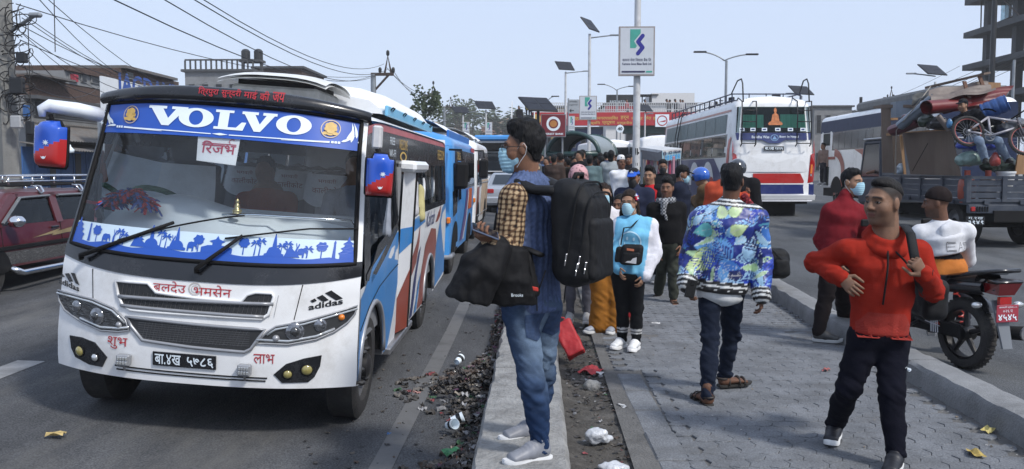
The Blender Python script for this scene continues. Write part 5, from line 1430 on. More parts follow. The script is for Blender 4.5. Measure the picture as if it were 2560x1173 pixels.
def p_vest(V,C,q):
 rel=V-q['pv'];a=np.arctan2(rel@q['r'],rel@q['f']);w=(a/(2*PI)*22)%1;C=np.array(C)*(1-.28*(np.abs(w-.5)>.36))[:,None]
 z=rel@q['ax'];n=fbm(V*160,1,3);return C*(1+.22*n[:,None])
A=person('young man in a blue cable knit vest and checked shirt standing on the concrete kerb',4.72,dict(s=1.035,hd=(1307,372),nk=(1318,440,.02),pv=(1330,762),yaw=-122,hyaw=-140,face=(-94,-3,0),hair='tuft',skin='b',mask='b',glasses=1,hs=1.02,shL=(1284,497,-.15),shR=(1382,485,.17),armL=[(1268,636,-.16),(1226,606,-.36)],armR=[(1392,620,.30),(1330,650,.42)],handL=dict(to=(1205,588,-.42),n=(0,0,1),side=(-.5,.8,0),curl=.7),handR=0,legL=[(1330,950,-.13),(1353,1112,-.13)],legR=[(1356,935,.17),(1338,1060,.29)],toeL=(1262,1138,-.25),toeR=(1262,1080,.2),trousers=dict(col=(.013,.030,.078),mat=m_denim,paint=p_fade,loose=.010,wr=1.5,crop=.0),hair_seed=3,top=dict(name='knit_vest',col=(.085,.118,.225),sleevesep=(.42,.31,.19),spaint=p_check,paint=p_vest,disp=cable,hem=-.045,th=.014,w=1.02,sw=1.18,wr=.8,h=.0085),shoecol=(.20,.21,.24),solecol=(.62,.63,.64)))
def collar_(F_):F_.rc(A['nk']+A['ax']*.028,A['nk']+A['ax']*.075+A['f']*.01,.072,.066,.01);F_.rc(A['nk']+A['ax']*.05,A['nk']+A['ax']*.16,.055,.062,.005,True)
sdf_part('shirt_collar',collar_,.007,m_cloth,A,(.5,.37,.23),paint=lambda V,C:np.where(((((V[:,0]*.7-V[:,1]*.7)*34)%1<.36)|((V[:,2]*34)%1<.3))[:,None],np.array([.10,.065,.045]),np.array([.5,.37,.23])))
print_on(next(c for c in A['root'].children if c.name.startswith('trousers')),'pocket','',A['pv']-A['hf']*.1+A['hr']*.07-np.array([0,0,.10]),-A['hr'],(0,0,1),0,0,mat('denim_pocket',(.018,.04,.095),.85,var=.3,scale=30,bump=.3),.005,[[(-.062,.07),(-.058,-.05),(0,-.075),(.058,-.05),(.062,.07)]])
print_on(next(c for c in A['root'].children if c.name.startswith('trousers')),'pocket','',A['pv']-A['hf']*.1-A['hr']*.09-np.array([0,0,.10]),-A['hr'],(0,0,1),0,0,MATS['denim_pocket'],.005,[[(-.062,.07),(-.058,-.05),(0,-.075),(.058,-.05),(.062,.07)]])
def boxthing(name,label,cat,c,R,dims,m,bev=.01,group=None):
 t=thing(name,label,cat,c,group=group);b=MB();b.box(0,0,0,*dims,bev=bev,R=R);b.build('case',m,t);return t
pc=W(1213,579,4.30);Rr=np.array(Matrix.Rotation(.5,3,'Y')@Matrix.Rotation(.35,3,'X')@Matrix.Rotation(.3,3,'Z'))
ph=boxthing('mobile_phone','dark mobile phone held over a black jacket by the man in the knit vest','phone',pc,Rr,(.15,.074,.010),mat('phone_case',(.03,.05,.10),.3),.004)
b=MB();b.box(0,0,.006,.138,.066,.002,R=Rr);b.build('screen',mat('phone_glass',(.01,.012,.02),.06,coat=1),ph)
jk=thing('padded_jacket','black padded jacket draped over the arm of the man in the knit vest','jacket',W(1235,640,4.4))
JB=np.array(jk.location)
def jb(F_):
 Q=lambda x,y,dd:W(x,y,4.72+dd)
 la=unit(RGT*.86-UPV*.50);F_.seg(Q(1250,612,-.33),Q(1205,670,-.40),la,la,(.07,.065),(.115,.07),.03);F_.seg(Q(1205,670,-.40),Q(1166,752,-.42),la,la,(.115,.065),(.118,.055),.04);F_.rc(Q(1180,690,-.46),Q(1140,745,-.45),.035,.04,.03)
 F_.seg(Q(1280,628,-.28),Q(1272,700,-.30),RGT,RGT,(.09,.055),(.115,.055),.02);F_.seg(Q(1272,700,-.30),Q(1284,775,-.27),RGT,RGT,(.115,.05),(.135,.045),.02);F_.rc(Q(1318,640,-.2),Q(1336,730,-.22),.03,.035,.02);F_.cut(Q(1160,752,-.42),-UPV*.96-RGT*.22,.012);F_.cut(Q(1280,764,-.28),-UPV,.01)
F_=Field();jb(F_);V,F=F_.mesh(.009);N=vnorm(V,F)
V=V+N*(np.abs(fbm(V*np.array([13,13,5]),3,2))*.020-.006+fbm(V*34,2,7)*.004)[:,None]
jo=put('jacket_shell',V,F,m_puff,jk,JB)
b=MB();Rj=np.stack([unit(RGT-.2*UPV),-FWD,UPV],1);q=W(1334,722,4.44)-JB;b.box(*q,.05,.012,.022,R=Rj,bev=.004);b.build('red_tab',mat('tab_red',(.45,.03,.02),.7),jk)
b=MB();o_=W(1293,738,4.37)-JB;lettering(b,'Brooks',-.03,-.008,.03,.008,lambda u,v:tuple(o_+RGT*u+UPV*v));b.build('jacket_label',dec,jk)
bp=thing('backpack','large black backpack with silver zip pulls worn by the man in the knit vest','backpack',A['nk']-A['ax']*.3-A['f']*.3)
BB=np.array(bp.location);fB,rB=facing(-118);axB=unit(np.array([0,0,1.])-fB*.16);RB=np.stack([rB,fB,axB],1);cB=W(1452,580,4.56)
LB=lambda x,y,z:cB+rB*x+fB*y+axB*z
def bpk(F_):F_.box(LB(0,.02,0),(.165,.10,.275),RB,.085,.02);F_.box(LB(0,-.07,-.03),(.150,.05,.22),RB,.05,.03)
F_=Field();bpk(F_);V,F=F_.mesh(.009);N=vnorm(V,F);V=V+N*(fbm(V*13,3,4)*.007+np.abs(fbm(V*np.array([16,16,6]),2,9))*.009)[:,None]
put('bag_body',V,F,m_nyl,bp,BB)
F_=Field();F_.box(LB(0,-.12,-.08),(.135,.035,.16),RB,.035,.02);V,F=F_.mesh(.009);N=vnorm(V,F);V=V+N*(fbm(V*14,3,2)*.008)[:,None];put('front_pocket',V,F,m_nyl,bp,BB)
def zipline(y,w,h,m,name):
 b=MB();pts=[LB(w*math.copysign(abs(math.cos(a))**.5,math.cos(a)),y,h*math.copysign(abs(math.sin(a))**.5,math.sin(a)))-BB for a in np.linspace(-.25*PI,1.25*PI,30)];b.tube(pts,.006,5);return b.build(name,m,bp)
zipline(-.02,.168,.27,m_nyl,'piping');zipline(-.085,.153,.215,m_nyl,'piping')
for x,y,z in((.165,-.02,-.12),(.155,-.085,-.17),(.15,-.09,-.13),(.14,-.125,-.16)):
 b=MB();p=LB(x+.012,y,z)-BB;b.box(*p,.012,.010,.035,R=RB,bev=.003);b.box(*(p-axB*.032),.014,.008,.03,R=RB,bev=.003);b.build('zip_pull',chr_,bp)
b=MB();b.tube([LB(-.05,.07,.26)-BB,LB(-.04,.06,.31)-BB,LB(.04,.06,.31)-BB,LB(.05,.07,.26)-BB],.013,6);b.build('carry_handle',m_nyl,bp,smooth=True)
for q in(-1,1):
 b=MB();sh=A['shL']if q>0 else A['shR'];m_=A['nk']-A['ax']*.03+(sh-A['nk'])*.62
 pts=[LB(q*.09,.12,.22),m_-A['f']*.10+A['ax']*.03,m_+A['ax']*.075,m_+A['f']*.11-A['ax']*.02,m_+A['f']*.16-A['ax']*.22,LB(q*.15,.14,-.12)]
 P=np.array(pts);t=np.linspace(0,1,6);tt=np.linspace(0,1,24);pts=[[np.interp(x,t,P[:,k])for k in range(3)]for x in tt];b.tube([np.array(p)-BB for p in pts],np.interp(np.arange(24),[0,8,12,23],[.075,.06,.038,.034]),8,flat=.4);b.build('shoulder_strap',m_nyl,bp,smooth=True)
 b=MB();b.tube([LB(q*.15,.10,-.2)-BB,LB(q*.17,.12,-.34)-BB,LB(q*.16,.11,-.42)-BB],.010,5,flat=.4);b.build('strap_tail',m_nyl,bp)
def p_navy(V,C,q):return C
B=person('man in a bright red hoodie, one hand on his hip, gripping a bag strap',5.0,dict(s=.98,hd=(2208,506,-.02),nk=(2214,606),pv=(2196,838),yaw=-6,hyaw=2,face=(-60,-3,-2),hair='crop',skin='e',stub=.38,must=.45,hs=1.12,neck_r=.062,shR=(2121,628,.02),shL=(2292,630,.05),armR=[(2040,655,.18),(2105,697,-.06)],armL=[(2332,728,-.02),(2309,684,-.25)],handR=dict(to=(2140,728,-.16),n=(.3,.9,0),side=(.2,0,1),curl=.45),handL=dict(to=(2278,640,-.27),n=(-.35,.9,.1),side=(-.8,-.1,.5),curl=1.5,thumb=.6),legR=[(2122,968,.0),(2088,1062,.33)],legL=[(2228,985,-.12),(2240,1135,-.18)],toeR=(2070,1112,.08),toeL=(2215,1185,-.42),zg=0,trousers=dict(col=(.0045,.005,.011),loose=.02,wr=1.1),top=dict(name='hoodie',col=(.28,.020,.011),hem=.0,th=.018,hood=1,w=.98,belly=.012,sw=.94,wr=1.5,h=.0085),shoecol=(.012,.013,.018),solecol=(.75,.76,.76),haircol=(.012,.011,.011)))
b=MB();off_=B['base']
for q,l in((-1,.30),(1,.12)):
 p0_=B['nk']+B['f']*.115+B['r']*q*.02-B['ax']*.04;pts=[p0_+B['r']*(-.03*t if q<0 else .10*t)-np.array([0,0,l*t])+B['f']*(.045*math.sin(min(1,t*2.2)*PI/2)+.01)for t in np.linspace(0,1,9)];b.tube([p-off_ for p in pts],.0055,6)
b.build('drawcord',rub,B['root'],smooth=True)
print_on(B['top'],'kangaroo_pocket','',B['pv']+B['f']*.14+B['ax']*.08,B['r'],B['ax'],0,0,mat('hoodie_pocket',(.26,.018,.010),.9,bump=.3,bscale=200),.008,[[(-.15,-.075),(.15,-.075),(.15,.0),(.10,.07),(-.10,.07),(-.15,.0)]])
b=MB();w_=B['armL'][1];e_=B['armL'][0];d_=unit(w_-e_);u_,v_=frame_of(d_)
b.tube([w_-d_*.01+(u_*math.cos(a)+v_*math.sin(a))*.036-off_ for a in np.linspace(0,2*PI,17)[:-1]],.009,5,closed=True);n_=unit(np.array([.6,-.7,.2])-d_*(d_@np.array([.6,-.7,.2])));c_=w_-d_*.01+n_*.04-off_;u2,v2=frame_of(n_);b.add([c_+n_*hh_+(u2*math.cos(a)+v2*math.sin(a))*.022 for hh_ in(-.006,.008)for a in np.arange(16)*PI/8],[(i,(i+1)%16,16+(i+1)%16,16+i)for i in range(16)]+[tuple(16+i for i in range(16))]);b.build('wrist_watch',rub,B['root'])
print_on(next(c for c in B['root'].children if c.name.startswith('trousers')),'trouser_mark','',B['hipL']+np.array([.06,-.1,-.16]),RGT,UPV,0,0,dec,.004,[circ(0,0,.011,10),circ(-.02,.015,.004,6),circ(-.035,.014,.003,6)])
bg2=thing('shoulder_bag','dark bag hanging from the shoulder of the man in the red hoodie','bag',B['shL']+np.array([0,.1,-.4]));B2=np.array(bg2.location)
pts=[W(2262,590,5.16),W(2264,566,5.0),W(2276,584,4.84),W(2286,640,4.77),W(2300,710,4.80),W(2335,760,5.05)]
P=np.array(pts);tt=np.linspace(0,1,26);pts=[[np.interp(x,np.linspace(0,1,6),P[:,k])for k in range(3)]for x in tt]
b=MB();b.tube([np.array(p)-B2 for p in pts],.026,6,flat=.3);b.build('strap',m_nyl,bg2,smooth=True)
F_=Field();F_.box(W(2322,745,5.17),(.075,.13,.12),None,.05);V,F=F_.mesh(.010);N=vnorm(V,F);V=V+N*(fbm(V*13,3,4)*.012)[:,None];put('bag_body',V,F,m_nyl,bg2,B2)
C_=person('young man seen from behind in a blue and green leaf print satin jacket',6.3,dict(s=1.0,hd=(1830,455),nk=(1824,512),pv=(1803,700),yaw=174,hyaw=178,face=(165,-6,0),hair='short',skin='d',shL=(1753,552),shR=(1888,548),hs=.98,armL=[(1727,645,.02),(1717,712,-.10)],armR=[(1903,652,.04),(1904,742,-.08)],handL=dict(to=(1722,745,-.16),n=(.6,-.2,0),side=(.3,.9,0),curl=.6),handR=dict(to=(1903,782,-.06),n=(-.7,.3,0),side=(-.2,.9,0),curl=.5),legL=[(1776,848,-.04),(1768,985,-.18)],legR=[(1826,835,.17),(1812,940,.27)],toeL=(1738,968,.0),toeR=(1842,944,.30),zg=0,shoe='sandal',solecol=(.02,.018,.016),trousers=dict(col=(.012,.017,.032),mat=m_denim,wr=1.6,crop=-.02,loose=.0),top=dict(name='satin_jacket',col=(.05,.15,.5),paint=p_leaf,mat=m_satin,hem=-.095,th=.030,collar=.03,sw=1.15,wr=1.8,w=1.05,h=.0085)))
def white_hem(F_):F_.seg(C_['pv']-C_['ax']*.115,C_['pv']-C_['ax']*.05,C_['hr'],C_['hr'],(.172,.122),(.17,.12),.01)
sdf_part('undershirt',white_hem,.010,m_cloth,C_,(.6,.62,.63),wr=.012)
ph=boxthing('mobile_phone','black phone carried in the hand of the man in the leaf print jacket','phone',W(1727,722,6.08),np.array(Matrix.Rotation(.2,3,'Y')),(.07,.012,.13),mat('phone_black',(.012,.012,.013),.2),.004)
b=MB();b.box(.012,-.008,.04,.024,.004,.03,R=None,bev=.001);b.build('camera_lens',rub,ph)
def p_girl(V,C,q):
 u=(V-q['nk'])@q['r'];tor=(np.abs(u)<.155)
 for e,w_ in(q['armL'],q['armR']):
  C=np.where(((np.linalg.norm(V-w_,axis=1)<.075))[:,None],np.array([.16,.44,.66]),np.where(tor[:,None],C,np.array([.68,.68,.74])))
 return C
D=person('girl in a light blue and white sweatshirt, face mask and white trainers',7.9,dict(s=.90,hd=(1573,508),nk=(1587,549),pv=(1570,682),yaw=-14,face=(-24,-4,2),hair='long',haircol=(.018,.011,.008),skin='c',mask='b',fem=1,hs=1.0,sw=.165,shL=(1622,568,.03),shR=(1552,565),armL=[(1634,632,.03),(1609,690,-.10)],armR=[(1540,628,-.02),(1549,672,-.16)],handL=dict(to=(1600,716,-.13),n=(-.6,.3,0),side=(0,-1,0),curl=.5),legL=[(1592,770,.03),(1590,853,.08)],legR=[(1556,768,.08),(1556,848,.18)],toeL=(1574,872,-.12),toeR=(1531,862,.03),zg=0,trousers=dict(col=(.010,.011,.013),wr=.6,crop=-.02,paint=lambda V,C,q:np.where(((np.abs(V[:,2]-.165)<.0075)|(np.abs(V[:,2]-.197)<.0075))[:,None],np.array([.6,.6,.6]),C)),top=dict(name='sweatshirt',col=(.17,.46,.68),paint=p_girl,th=.026,hem=-.01,sw=1.3,wr=1.5,w=.95),shoecol=(.70,.71,.72),solecol=(.78,.78,.78)))
print_on(D['top'],'smiley_print','',D['nk']-D['ax']*.20+D['f']*.1,D['r'],D['ax'],0,0,mat('print_pale',(.45,.68,.82),.8),.003,[[(.10*math.cos(a),.10*math.sin(a))for a in np.linspace(0,2*PI,25)[:-1]]+[(.10,0.0001)]+[(.088*math.cos(a),.088*math.sin(a))for a in np.linspace(0,-2*PI,25)],[(x_,z_)for x_,z_ in[(.055*math.cos(a),.055*math.sin(a)-.01)for a in np.linspace(PI,2*PI,9)]+[(.045*math.cos(a),.045*math.sin(a)-.01)for a in np.linspace(2*PI,PI,9)]],circ(-.03,.03,.011,8,.018),circ(.03,.03,.011,8,.018)])
b=MB()
for k in range(7):
 c_=D['T'](.078,.035,.06);b.cur=[(.5,.02,.03),(.6,.6,.62),(.03,.06,.3)][k%3];a=k*2*PI/7;e1,e2=D['HR'][1],D['HR'][2];p=c_+(e1*math.cos(a)+e2*math.sin(a))*.022+D['HR'][0]*.012;b.add([p+v for v in np.array([(0,0,.02),(.018,0,-.005),(-.014,.012,-.004),(-.004,-.02,-.004)])],[(0,1,2),(0,2,3),(0,3,1),(1,3,2)])
b.V=[tuple(np.array(p)-D['base'])for p in b.V];b.build('hair_bow',m_cloth,D['root'])
cb=thing('crossbody_bag','small black crossbody bag worn by the girl in the light blue sweatshirt','bag',W(1579,637,7.70));CB=np.array(cb.location);Rc=np.stack([D['r'],D['f'],np.array([0,0,1.])],1)
F_=Field();F_.box(CB,(.10,.042,.095),Rc,.04);V,F=F_.mesh(.009);put('bag_body',V,F,m_nyl,cb,CB)
F_=Field();F_.box(CB+D['f']*.042-np.array([0,0,.028]),(.078,.016,.055),Rc,.016);V,F=F_.mesh(.008);put('front_pocket',V,F,m_nyl,cb,CB)
b=MB();q=lambda u,v:tuple(D['f']*.062+D['r']*u+np.array([0,0,v-.02]));b.flat([(-.05,-.05),(.05,-.05),(.055,.01),(.02,-.005),(.0,-.03),(-.03,-.035)],q);b.build('badge',mat('badge_pale',(.55,.55,.56),.5),cb)
b=MB();b.flat([(-.035,.06),(.03,.06),(.03,.08),(-.035,.08)],q);b.build('bag_label',mat('tab_orange',(.5,.16,.08),.6),cb)
F_=Field();F_.box(W(1548,637,7.73),(.035,.028,.075),Rc,.025);V,F=F_.mesh(.008);put('side_pouch',V,F,m_nyl,cb,CB)
b=MB();s0=D['shL']*.35+D['nk']*.65;P=np.array([W(1552,612,7.72),W(1560,570,7.70)+D['f']*.02,D['nk']+D['f']*.135-D['ax']*.06+D['r']*.0,s0+D['ax']*.05+D['f']*.06,s0+D['ax']*.04-D['f']*.06,D['nk']-D['f']*.15-D['ax']*.3,W(1605,625,7.95)]);tt=np.linspace(0,1,24)
b.tube([np.array([np.interp(x,np.linspace(0,1,7),P[:,k])for k in range(3)])-CB for x in tt],.016,5,flat=.35);b.build('strap',m_nyl,cb)
person('woman in mustard flared trousers with a blue face mask behind the light blue girl',8.9,dict(s=.93,hd=(1510,489),nk=(1519,528),pv=(1510,655),yaw=12,face=(10,-2,0),hair='back',haircol=(.02,.012,.009),skin='c',mask='b',fem=1,sw=.165,legR=[(1500,742,-.02),(1499,812,.0)],legL=[(1536,742,.0),(1537,812,.0)],toeR=(1466,818,-.1),toeL=(1520,832,-.18),zg=0,trousers=dict(col=(.26,.105,.018),flare=.035,loose=.08,crop=.02),top=dict(name='blouse',col=(.58,.56,.58),th=.016),shoecol=(.28,.30,.34),solecol=(.6,.6,.6)))
person('girl with dark hair looking out between the two masked women',9.5,dict(s=.90,hd=(1549,513),nk=(1553,546),pv=(1554,652),yaw=-18,face=(-30,-6,0),hair='back',skin='b',fem=1,sw=.16,zg=0,trousers=dict(col=(.25,.015,.02),loose=.06),top=dict(name='blouse',col=(.07,.06,.07)),shoe='sandal',solecol=(.05,.03,.03)))
G=person('man in a black sweater and grey checked scarf with olive trousers and sandals',10.6,dict(s=.97,hd=(1668,471),nk=(1665,508),pv=(1672,608),yaw=-20,face=(-22,-3,0),hair='tuft',skin='b',must=.5,stub=.25,shR=(1632,522),shL=(1700,520),armR=[(1626,578,.02),(1641,628,-.12)],armL=[(1706,574,.05),(1702,616,-.10)],legL=[(1683,675,-.06),(1684,748,.0)],legR=[(1655,672,.1),(1645,735,.5)],toeL=(1694,764,-.3),toeR=(1632,744,.35),zg=0,shoe='sandal',solecol=(.02,.02,.02),trousers=dict(col=(.045,.05,.04),loose=.03,crop=.12),top=dict(name='sweater',col=(.008,.008,.009),th=.02,hem=-.02,belly=.015)))
def scarf(F_):
 nk,f,r,ax=G['nk'],G['f'],G['r'],G['ax']
 for k in range(8):a,a2=k*PI/4,(k+1)*PI/4;F_.rc(nk+ax*.03+(r*math.cos(a)*.085+f*math.sin(a)*.08),nk+ax*(.03)+(r*math.cos(a2)*.085+f*math.sin(a2)*.08),.036,None,.02)
 F_.rc(nk+f*.11,nk+f*.13-ax*.12-r*.02,.045,.03,.02);F_.rc(nk+f*.12-ax*.05,nk+f*.14-ax*.20+r*.02,.022,.016,.01)
sdf_part('scarf',scarf,.010,m_cloth,G,(.2,.21,.23),wr=.010,paint=lambda V,C:np.where((((V[:,2]*24)%1<.4)^((V[:,0]*24)%1<.4))[:,None],np.array([.04,.045,.055]),np.array([.34,.35,.37])))
H_=person('man in a maroon jacket and pale face mask stepping over the far kerb',8.4,dict(s=1.0,hd=(2131,456),nk=(2112,503),pv=(2088,640),yaw=32,hyaw=40,face=(36,-5,0),hair='short',skin='c',mask='b',shR=(2078,532,-.02),shL=(2148,535,.08),armR=[(2056,600,.03),(2092,655,-.10)],armL=[(2165,600,.1),(2160,655,.0)],legR=[(2066,735,-.03),(2046,832,.0)],legL=[(2108,735,.25),(2110,800,.6)],toeR=(2085,838,-.06),toeL=(2140,800,.55),zg=0,trousers=dict(col=(.014,.011,.012),loose=.03),top=dict(name='jacket',col=(.16,.012,.018),th=.026,hem=-.02,collar=.06,wr=1.5,sw=1.15),shoecol=(.05,.05,.05),solecol=(.45,.46,.46)))
def p_orange(V,C,q):z=V[:,2]-q['pv'][2];return np.where((z>.09)[:,None],np.array([.012,.012,.014]),np.where((z>-.04)[:,None],np.array([.50,.17,.04]),C))
I_=person('man in a white hooded jacket and dark beanie sitting on the parked motorcycle',7.55,dict(s=1.02,hd=(2341,508),nk=(2352,562),pv=(2366,672),yaw=-158,hyaw=-165,face=(-112,-6,0),hair=None,skin='d',stub=.5,shL=(2300,585,.0),shR=(2412,580,.0),armL=[(2290,645,.22),(2330,660,.42)],armR=[(2418,650,.2),(2395,668,.42)],legL=[(2330,690,.42),(2330,815,.45)],legR=[(2400,692,.42),(2410,815,.40)],toeL=(2330,800,.7),toeR=(2410,800,.65),base=tuple(W(2366,900,7.6)),trousers=dict(col=(.03,.03,.04),paint=p_orange,loose=.02),top=dict(name='hooded_jacket',col=(.60,.61,.64),th=.022,hem=.13,wr=.8,hood=.62,w=.95,sw=.9),shoecol=(.05,.05,.05)))
headwear(I_,'beanie',(.018,.013,.013))
nb=-I_['f'];rb=np.cross(np.array([0,0,1.]),nb);rb=unit(rb);cc_=I_['nk']-I_['ax']*.24
print_on(I_['top'],'back_print','EMPORIO',cc_-rb*.075-I_['ax']*.045,rb,I_['ax'],.125,.036,blk,.005);print_on(I_['top'],'back_print','ARMANI',cc_+rb*.075-I_['ax']*.045,rb,I_['ax'],.115,.036,blk,.005)
b_=.004
def outl(pts):return[[(x-.002,y-.002),(X+.002,Y-.002),(X+.002,Y+.002),(x-.002,y+.002)]if abs(X-x)>=abs(Y-y)else[(x-.002,y),(x+.002,y),(X+.002,Y),(X-.002,Y)]for(x,y),(X,Y)in zip(pts[:-1],pts[1:])]
L_=outl([(-.10,.09),(-.02,.09)])+outl([(-.10,.01),(-.02,.01)])+outl([(-.10,.05),(-.03,.05)])+outl([(-.10,.01),(-.10,.09)])+outl([(-.09,.08),(-.02,.08)])+outl([(-.09,.02),(-.02,.02)])+outl([(.0,.01),(.035,.09)])+outl([(.07,.01),(.035,.09)])+outl([(.02,.04),(.05,.04)])
for k in range(6):L_+=outl([(.08,.02+.012*k),(.13-.006*(5-k),.02+.012*k)])
print_on(I_['top'],'back_print','',cc_,rb,I_['ax'],0,0,blk,.005,L_)
def quick(label,d,hd,yaw,P,hat=None,hatcol=None):
 q=dict(hd=hd,yaw=yaw);k=d/FPX;s=P.get('s',.97)
 q['nk']=(hd[0]+P.get('lean',2),hd[1]+.165*s/k);q['pv']=(q['nk'][0],q['nk'][1]+.52*s/k);q['zg']=float(rise(d));q.update(P)
 J_=person(label,d,q)
 if hat:headwear(J_,hat,hatcol)
 return J_
T_=lambda col,**k:dict(col=col,**k)
J1=quick('young man in a red T-shirt and dark jacket behind the checked scarf man',12.2,(1624,440),-22,dict(face=(-26,-5,0),skin='c',hair='tuft',top=T_((.42,.02,.025),name='t_shirt',th=.01),trousers=T_((.012,.014,.02)),sw=.2))
def jkt(F_):
 for q in(-1,1):sh=J1['shL']if q>0 else J1['shR'];F_.rc(J1['nk']*.5+sh*.5,sh,.075,.08,.03);F_.rc(sh,(J1['armL']if q>0 else J1['armR'])[0],.08,.07,.03);F_.seg(sh*.8+J1['nk']*.2-J1['ax']*.05,J1['pv']+J1['r']*q*.13,J1['r'],J1['r'],(.07,.13),(.07,.13),.03)
sdf_part('open_jacket',jkt,.016,m_cloth,J1,(.010,.010,.012),wr=.01)
print_on(J1['top'],'chest_print','NEPAL',J1['nk']-J1['ax']*.18+J1['f']*.1,J1['r'],J1['ax'],.24,.05,dec,.008)
J2=quick('man in a blue baseball cap and black face mask',11.6,(1584,446),-18,dict(face=(-20,-8,0),skin='b',mask='k',hair='short',top=T_((.02,.025,.05),name='jacket',th=.03,collar=.05),trousers=T_((.03,.05,.10),mat=m_denim),shoe='sandal',solecol=(.02,.02,.02)),'cap',(.03,.11,.50))
b=MB();o_=J2['T'](0,.10,.085)-J2['base'];b.flat([(-.03,0),(.03,0),(.02,.012),(0,.035),(-.02,.012)],lambda u,v:tuple(o_+J2['HR'][0]*u+J2['HR'][2]*v));b.build('cap_badge',dec,J2['root'])
J3=quick('man in a white shirt and white cloth cap standing by the lamp post',17,(1553,408),14,dict(face=(16,2,0),skin='d',hair='short',top=T_((.66,.67,.70),name='shirt',th=.012),trousers=T_((.03,.03,.035)),armL=[(1572,462),(1566,490,-.1)],armR=[(1534,462),(1540,492,-.1)]),'topi',(.68,.68,.68))
J4=quick('vendor in dark clothes and a black mask in front of the ice cream cart',15,(1657,418),-6,dict(face=(-6,-8,0),skin='b',mask='k',hair='short',top=T_((.012,.012,.014),name='jacket',th=.03),trousers=T_((.02,.02,.03))))
J5=quick('man in a black cap and navy jacket turning towards the street',12.9,(1706,436),70,dict(face=(75,-14,0),skin='b',mask='b',hair='short',lean=-5,top=T_((.014,.018,.035),name='jacket',th=.03,hem=-.12),trousers=T_((.012,.012,.015)),armR=[(1690,500,-.15),(1703,540,-.2)]),'cap',(.01,.01,.011))
J6=quick('rider in a blue helmet and brown jacket on a motorcycle beside the white bus',13.6,(1751,444),-115,dict(face=(-120,-14,0),skin='c',hair=None,lean=16,top=T_((.12,.075,.04),name='jacket',th=.045,hem=-.02,wr=2),trousers=T_((.02,.02,.025)),armL=[(1752,515,-.1),(1738,500,.25)],armR=[(1780,515,.3),(1745,500,.55)],legL=[(1752,575,.3),(1762,640,.3)],legR=[(1785,575,.6),(1782,640,.6)]),'helmet',(.02,.10,.45))
J7=quick('woman in an orange jacket holding up a patterned maroon shawl',11.4,(1817,432),160,dict(sw=.15,s=.9,face=(150,0,0),skin='b',hair='back',lean=-12,top=T_((.48,.075,.035),name='jacket',th=.03),trousers=T_((.03,.02,.03)),armR=[(1846,508,.0),(1864,488,-.05)],handR=dict(n=(-1,0,0),side=(0,0,1),curl=1.0)))
sh_=thing('shawl','patterned maroon shawl held up beside the man in the leaf print jacket','shawl',W(1870,505,11.3));
sdf_part('cloth',lambda F_:(F_.rc(W(1862,492,11.3),W(1880,520,11.3),.05,.06,.02),F_.rc(W(1880,520,11.3),W(1893,545,11.3),.06,.03,.02)),.012,m_cloth,None,(.13,.02,.025),parent=sh_,base=np.array(sh_.location),wr=.02,paint=lambda V,C:C*np.where(fbm(V*45,1,3)>.25,3.5,1)[:,None])
J8=quick('man in a dark helmet and black jacket beside the white coach',12.6,(1843,425),-30,dict(face=(-30,0,0),skin='b',hair=None,lean=8,top=T_((.010,.010,.012),name='jacket',th=.04),trousers=T_((.015,.015,.02))),'helmet',(.03,.035,.045))
J9=quick('woman in a pink patterned hood and white mask behind the large backpack',9.4,(1446,447),-8,dict(face=(-6,-6,0),skin='b',mask='w',hair=None,fem=1,s=.93,top=T_((.25,.27,.30),name='blouse'),trousers=T_((.1,.1,.12))))
sdf_part('hood',lambda F_:(F_.ell(J9['T'](0,-.03,.03),(.11,.125,.13),None,.03),F_.rc(J9['T'](0,-.04,-.05),J9['nk']-J9['ax']*.02,.10,.12,.04),F_.ell(J9['T'](0,.10,-.03),(.068,.09,.095),np.stack(J9['HR'],1),.02,True)),.010,m_cloth,J9,(.52,.30,.32),paint=lambda V,C:C*np.where(fbm(V*60,1,3)>.3,.35,1)[:,None])
# the other vehicles
def shell(W,H,zb,L,r=.22,lean0=0.,lean1=0.,rend=.12,tumble=.05):
 """bus body: open below; y from 0 to L"""
 sec=[(-W/2,zb),(-W/2,zb+.5),(-W/2,zb+(H-zb)*.45),(-W/2+tumble,H-r)]
 sec+=[(-W/2+tumble+r*(1-math.cos(a)),H-r+r*.8*math.sin(a))for a in np.linspace(.3,PI/2,5)]
 sec+=[(x,H-.2*r+.10*(1-(x/(W/2-r))**2))for x in(-W/4,0)]
 sec=sec+[(-x,z)for x,z in sec[::-1][1:]]
 ys=[0,.03,.10,.25]+list(np.linspace(.6,L-.6,12))+[L-.25,L-.10,L-.03,L]
 V=[]
 for y in ys:
  e=min(y,L-y);k=1-rend*(1-math.sqrt(max(0,1-(1-min(1,e/.25))**2)))/(W/2)
  for x,z in sec:
   t=(z-zb)/(H-zb);yy=y+(lean0*max(0,t-.35)*(1-y/L)if y<L/2 else-lean1*max(0,t-.35)*(y/L))
   V.append((x*k,yy,zb+(z-zb)*(1-.5*(1-k)*(t>.9))))
 n=len(sec);F=[(i*n+j,i*n+j+1,(i+1)*n+j+1,(i+1)*n+j)for i in range(len(ys)-1)for j in range(n-1)]
 F+=[tuple(range(n)),tuple((len(ys)-1)*n+j for j in range(n))[::-1],tuple(i*n for i in range(len(ys)))+tuple(i*n+n-1 for i in range(len(ys)))[::-1]]
 b=MB();b.add(V,F);return b
def part(name,m,root,fn,*a,smooth=False,**k):
 b=MB();fn(b,*a,**k);return b.build(name,m,root,smooth=smooth)
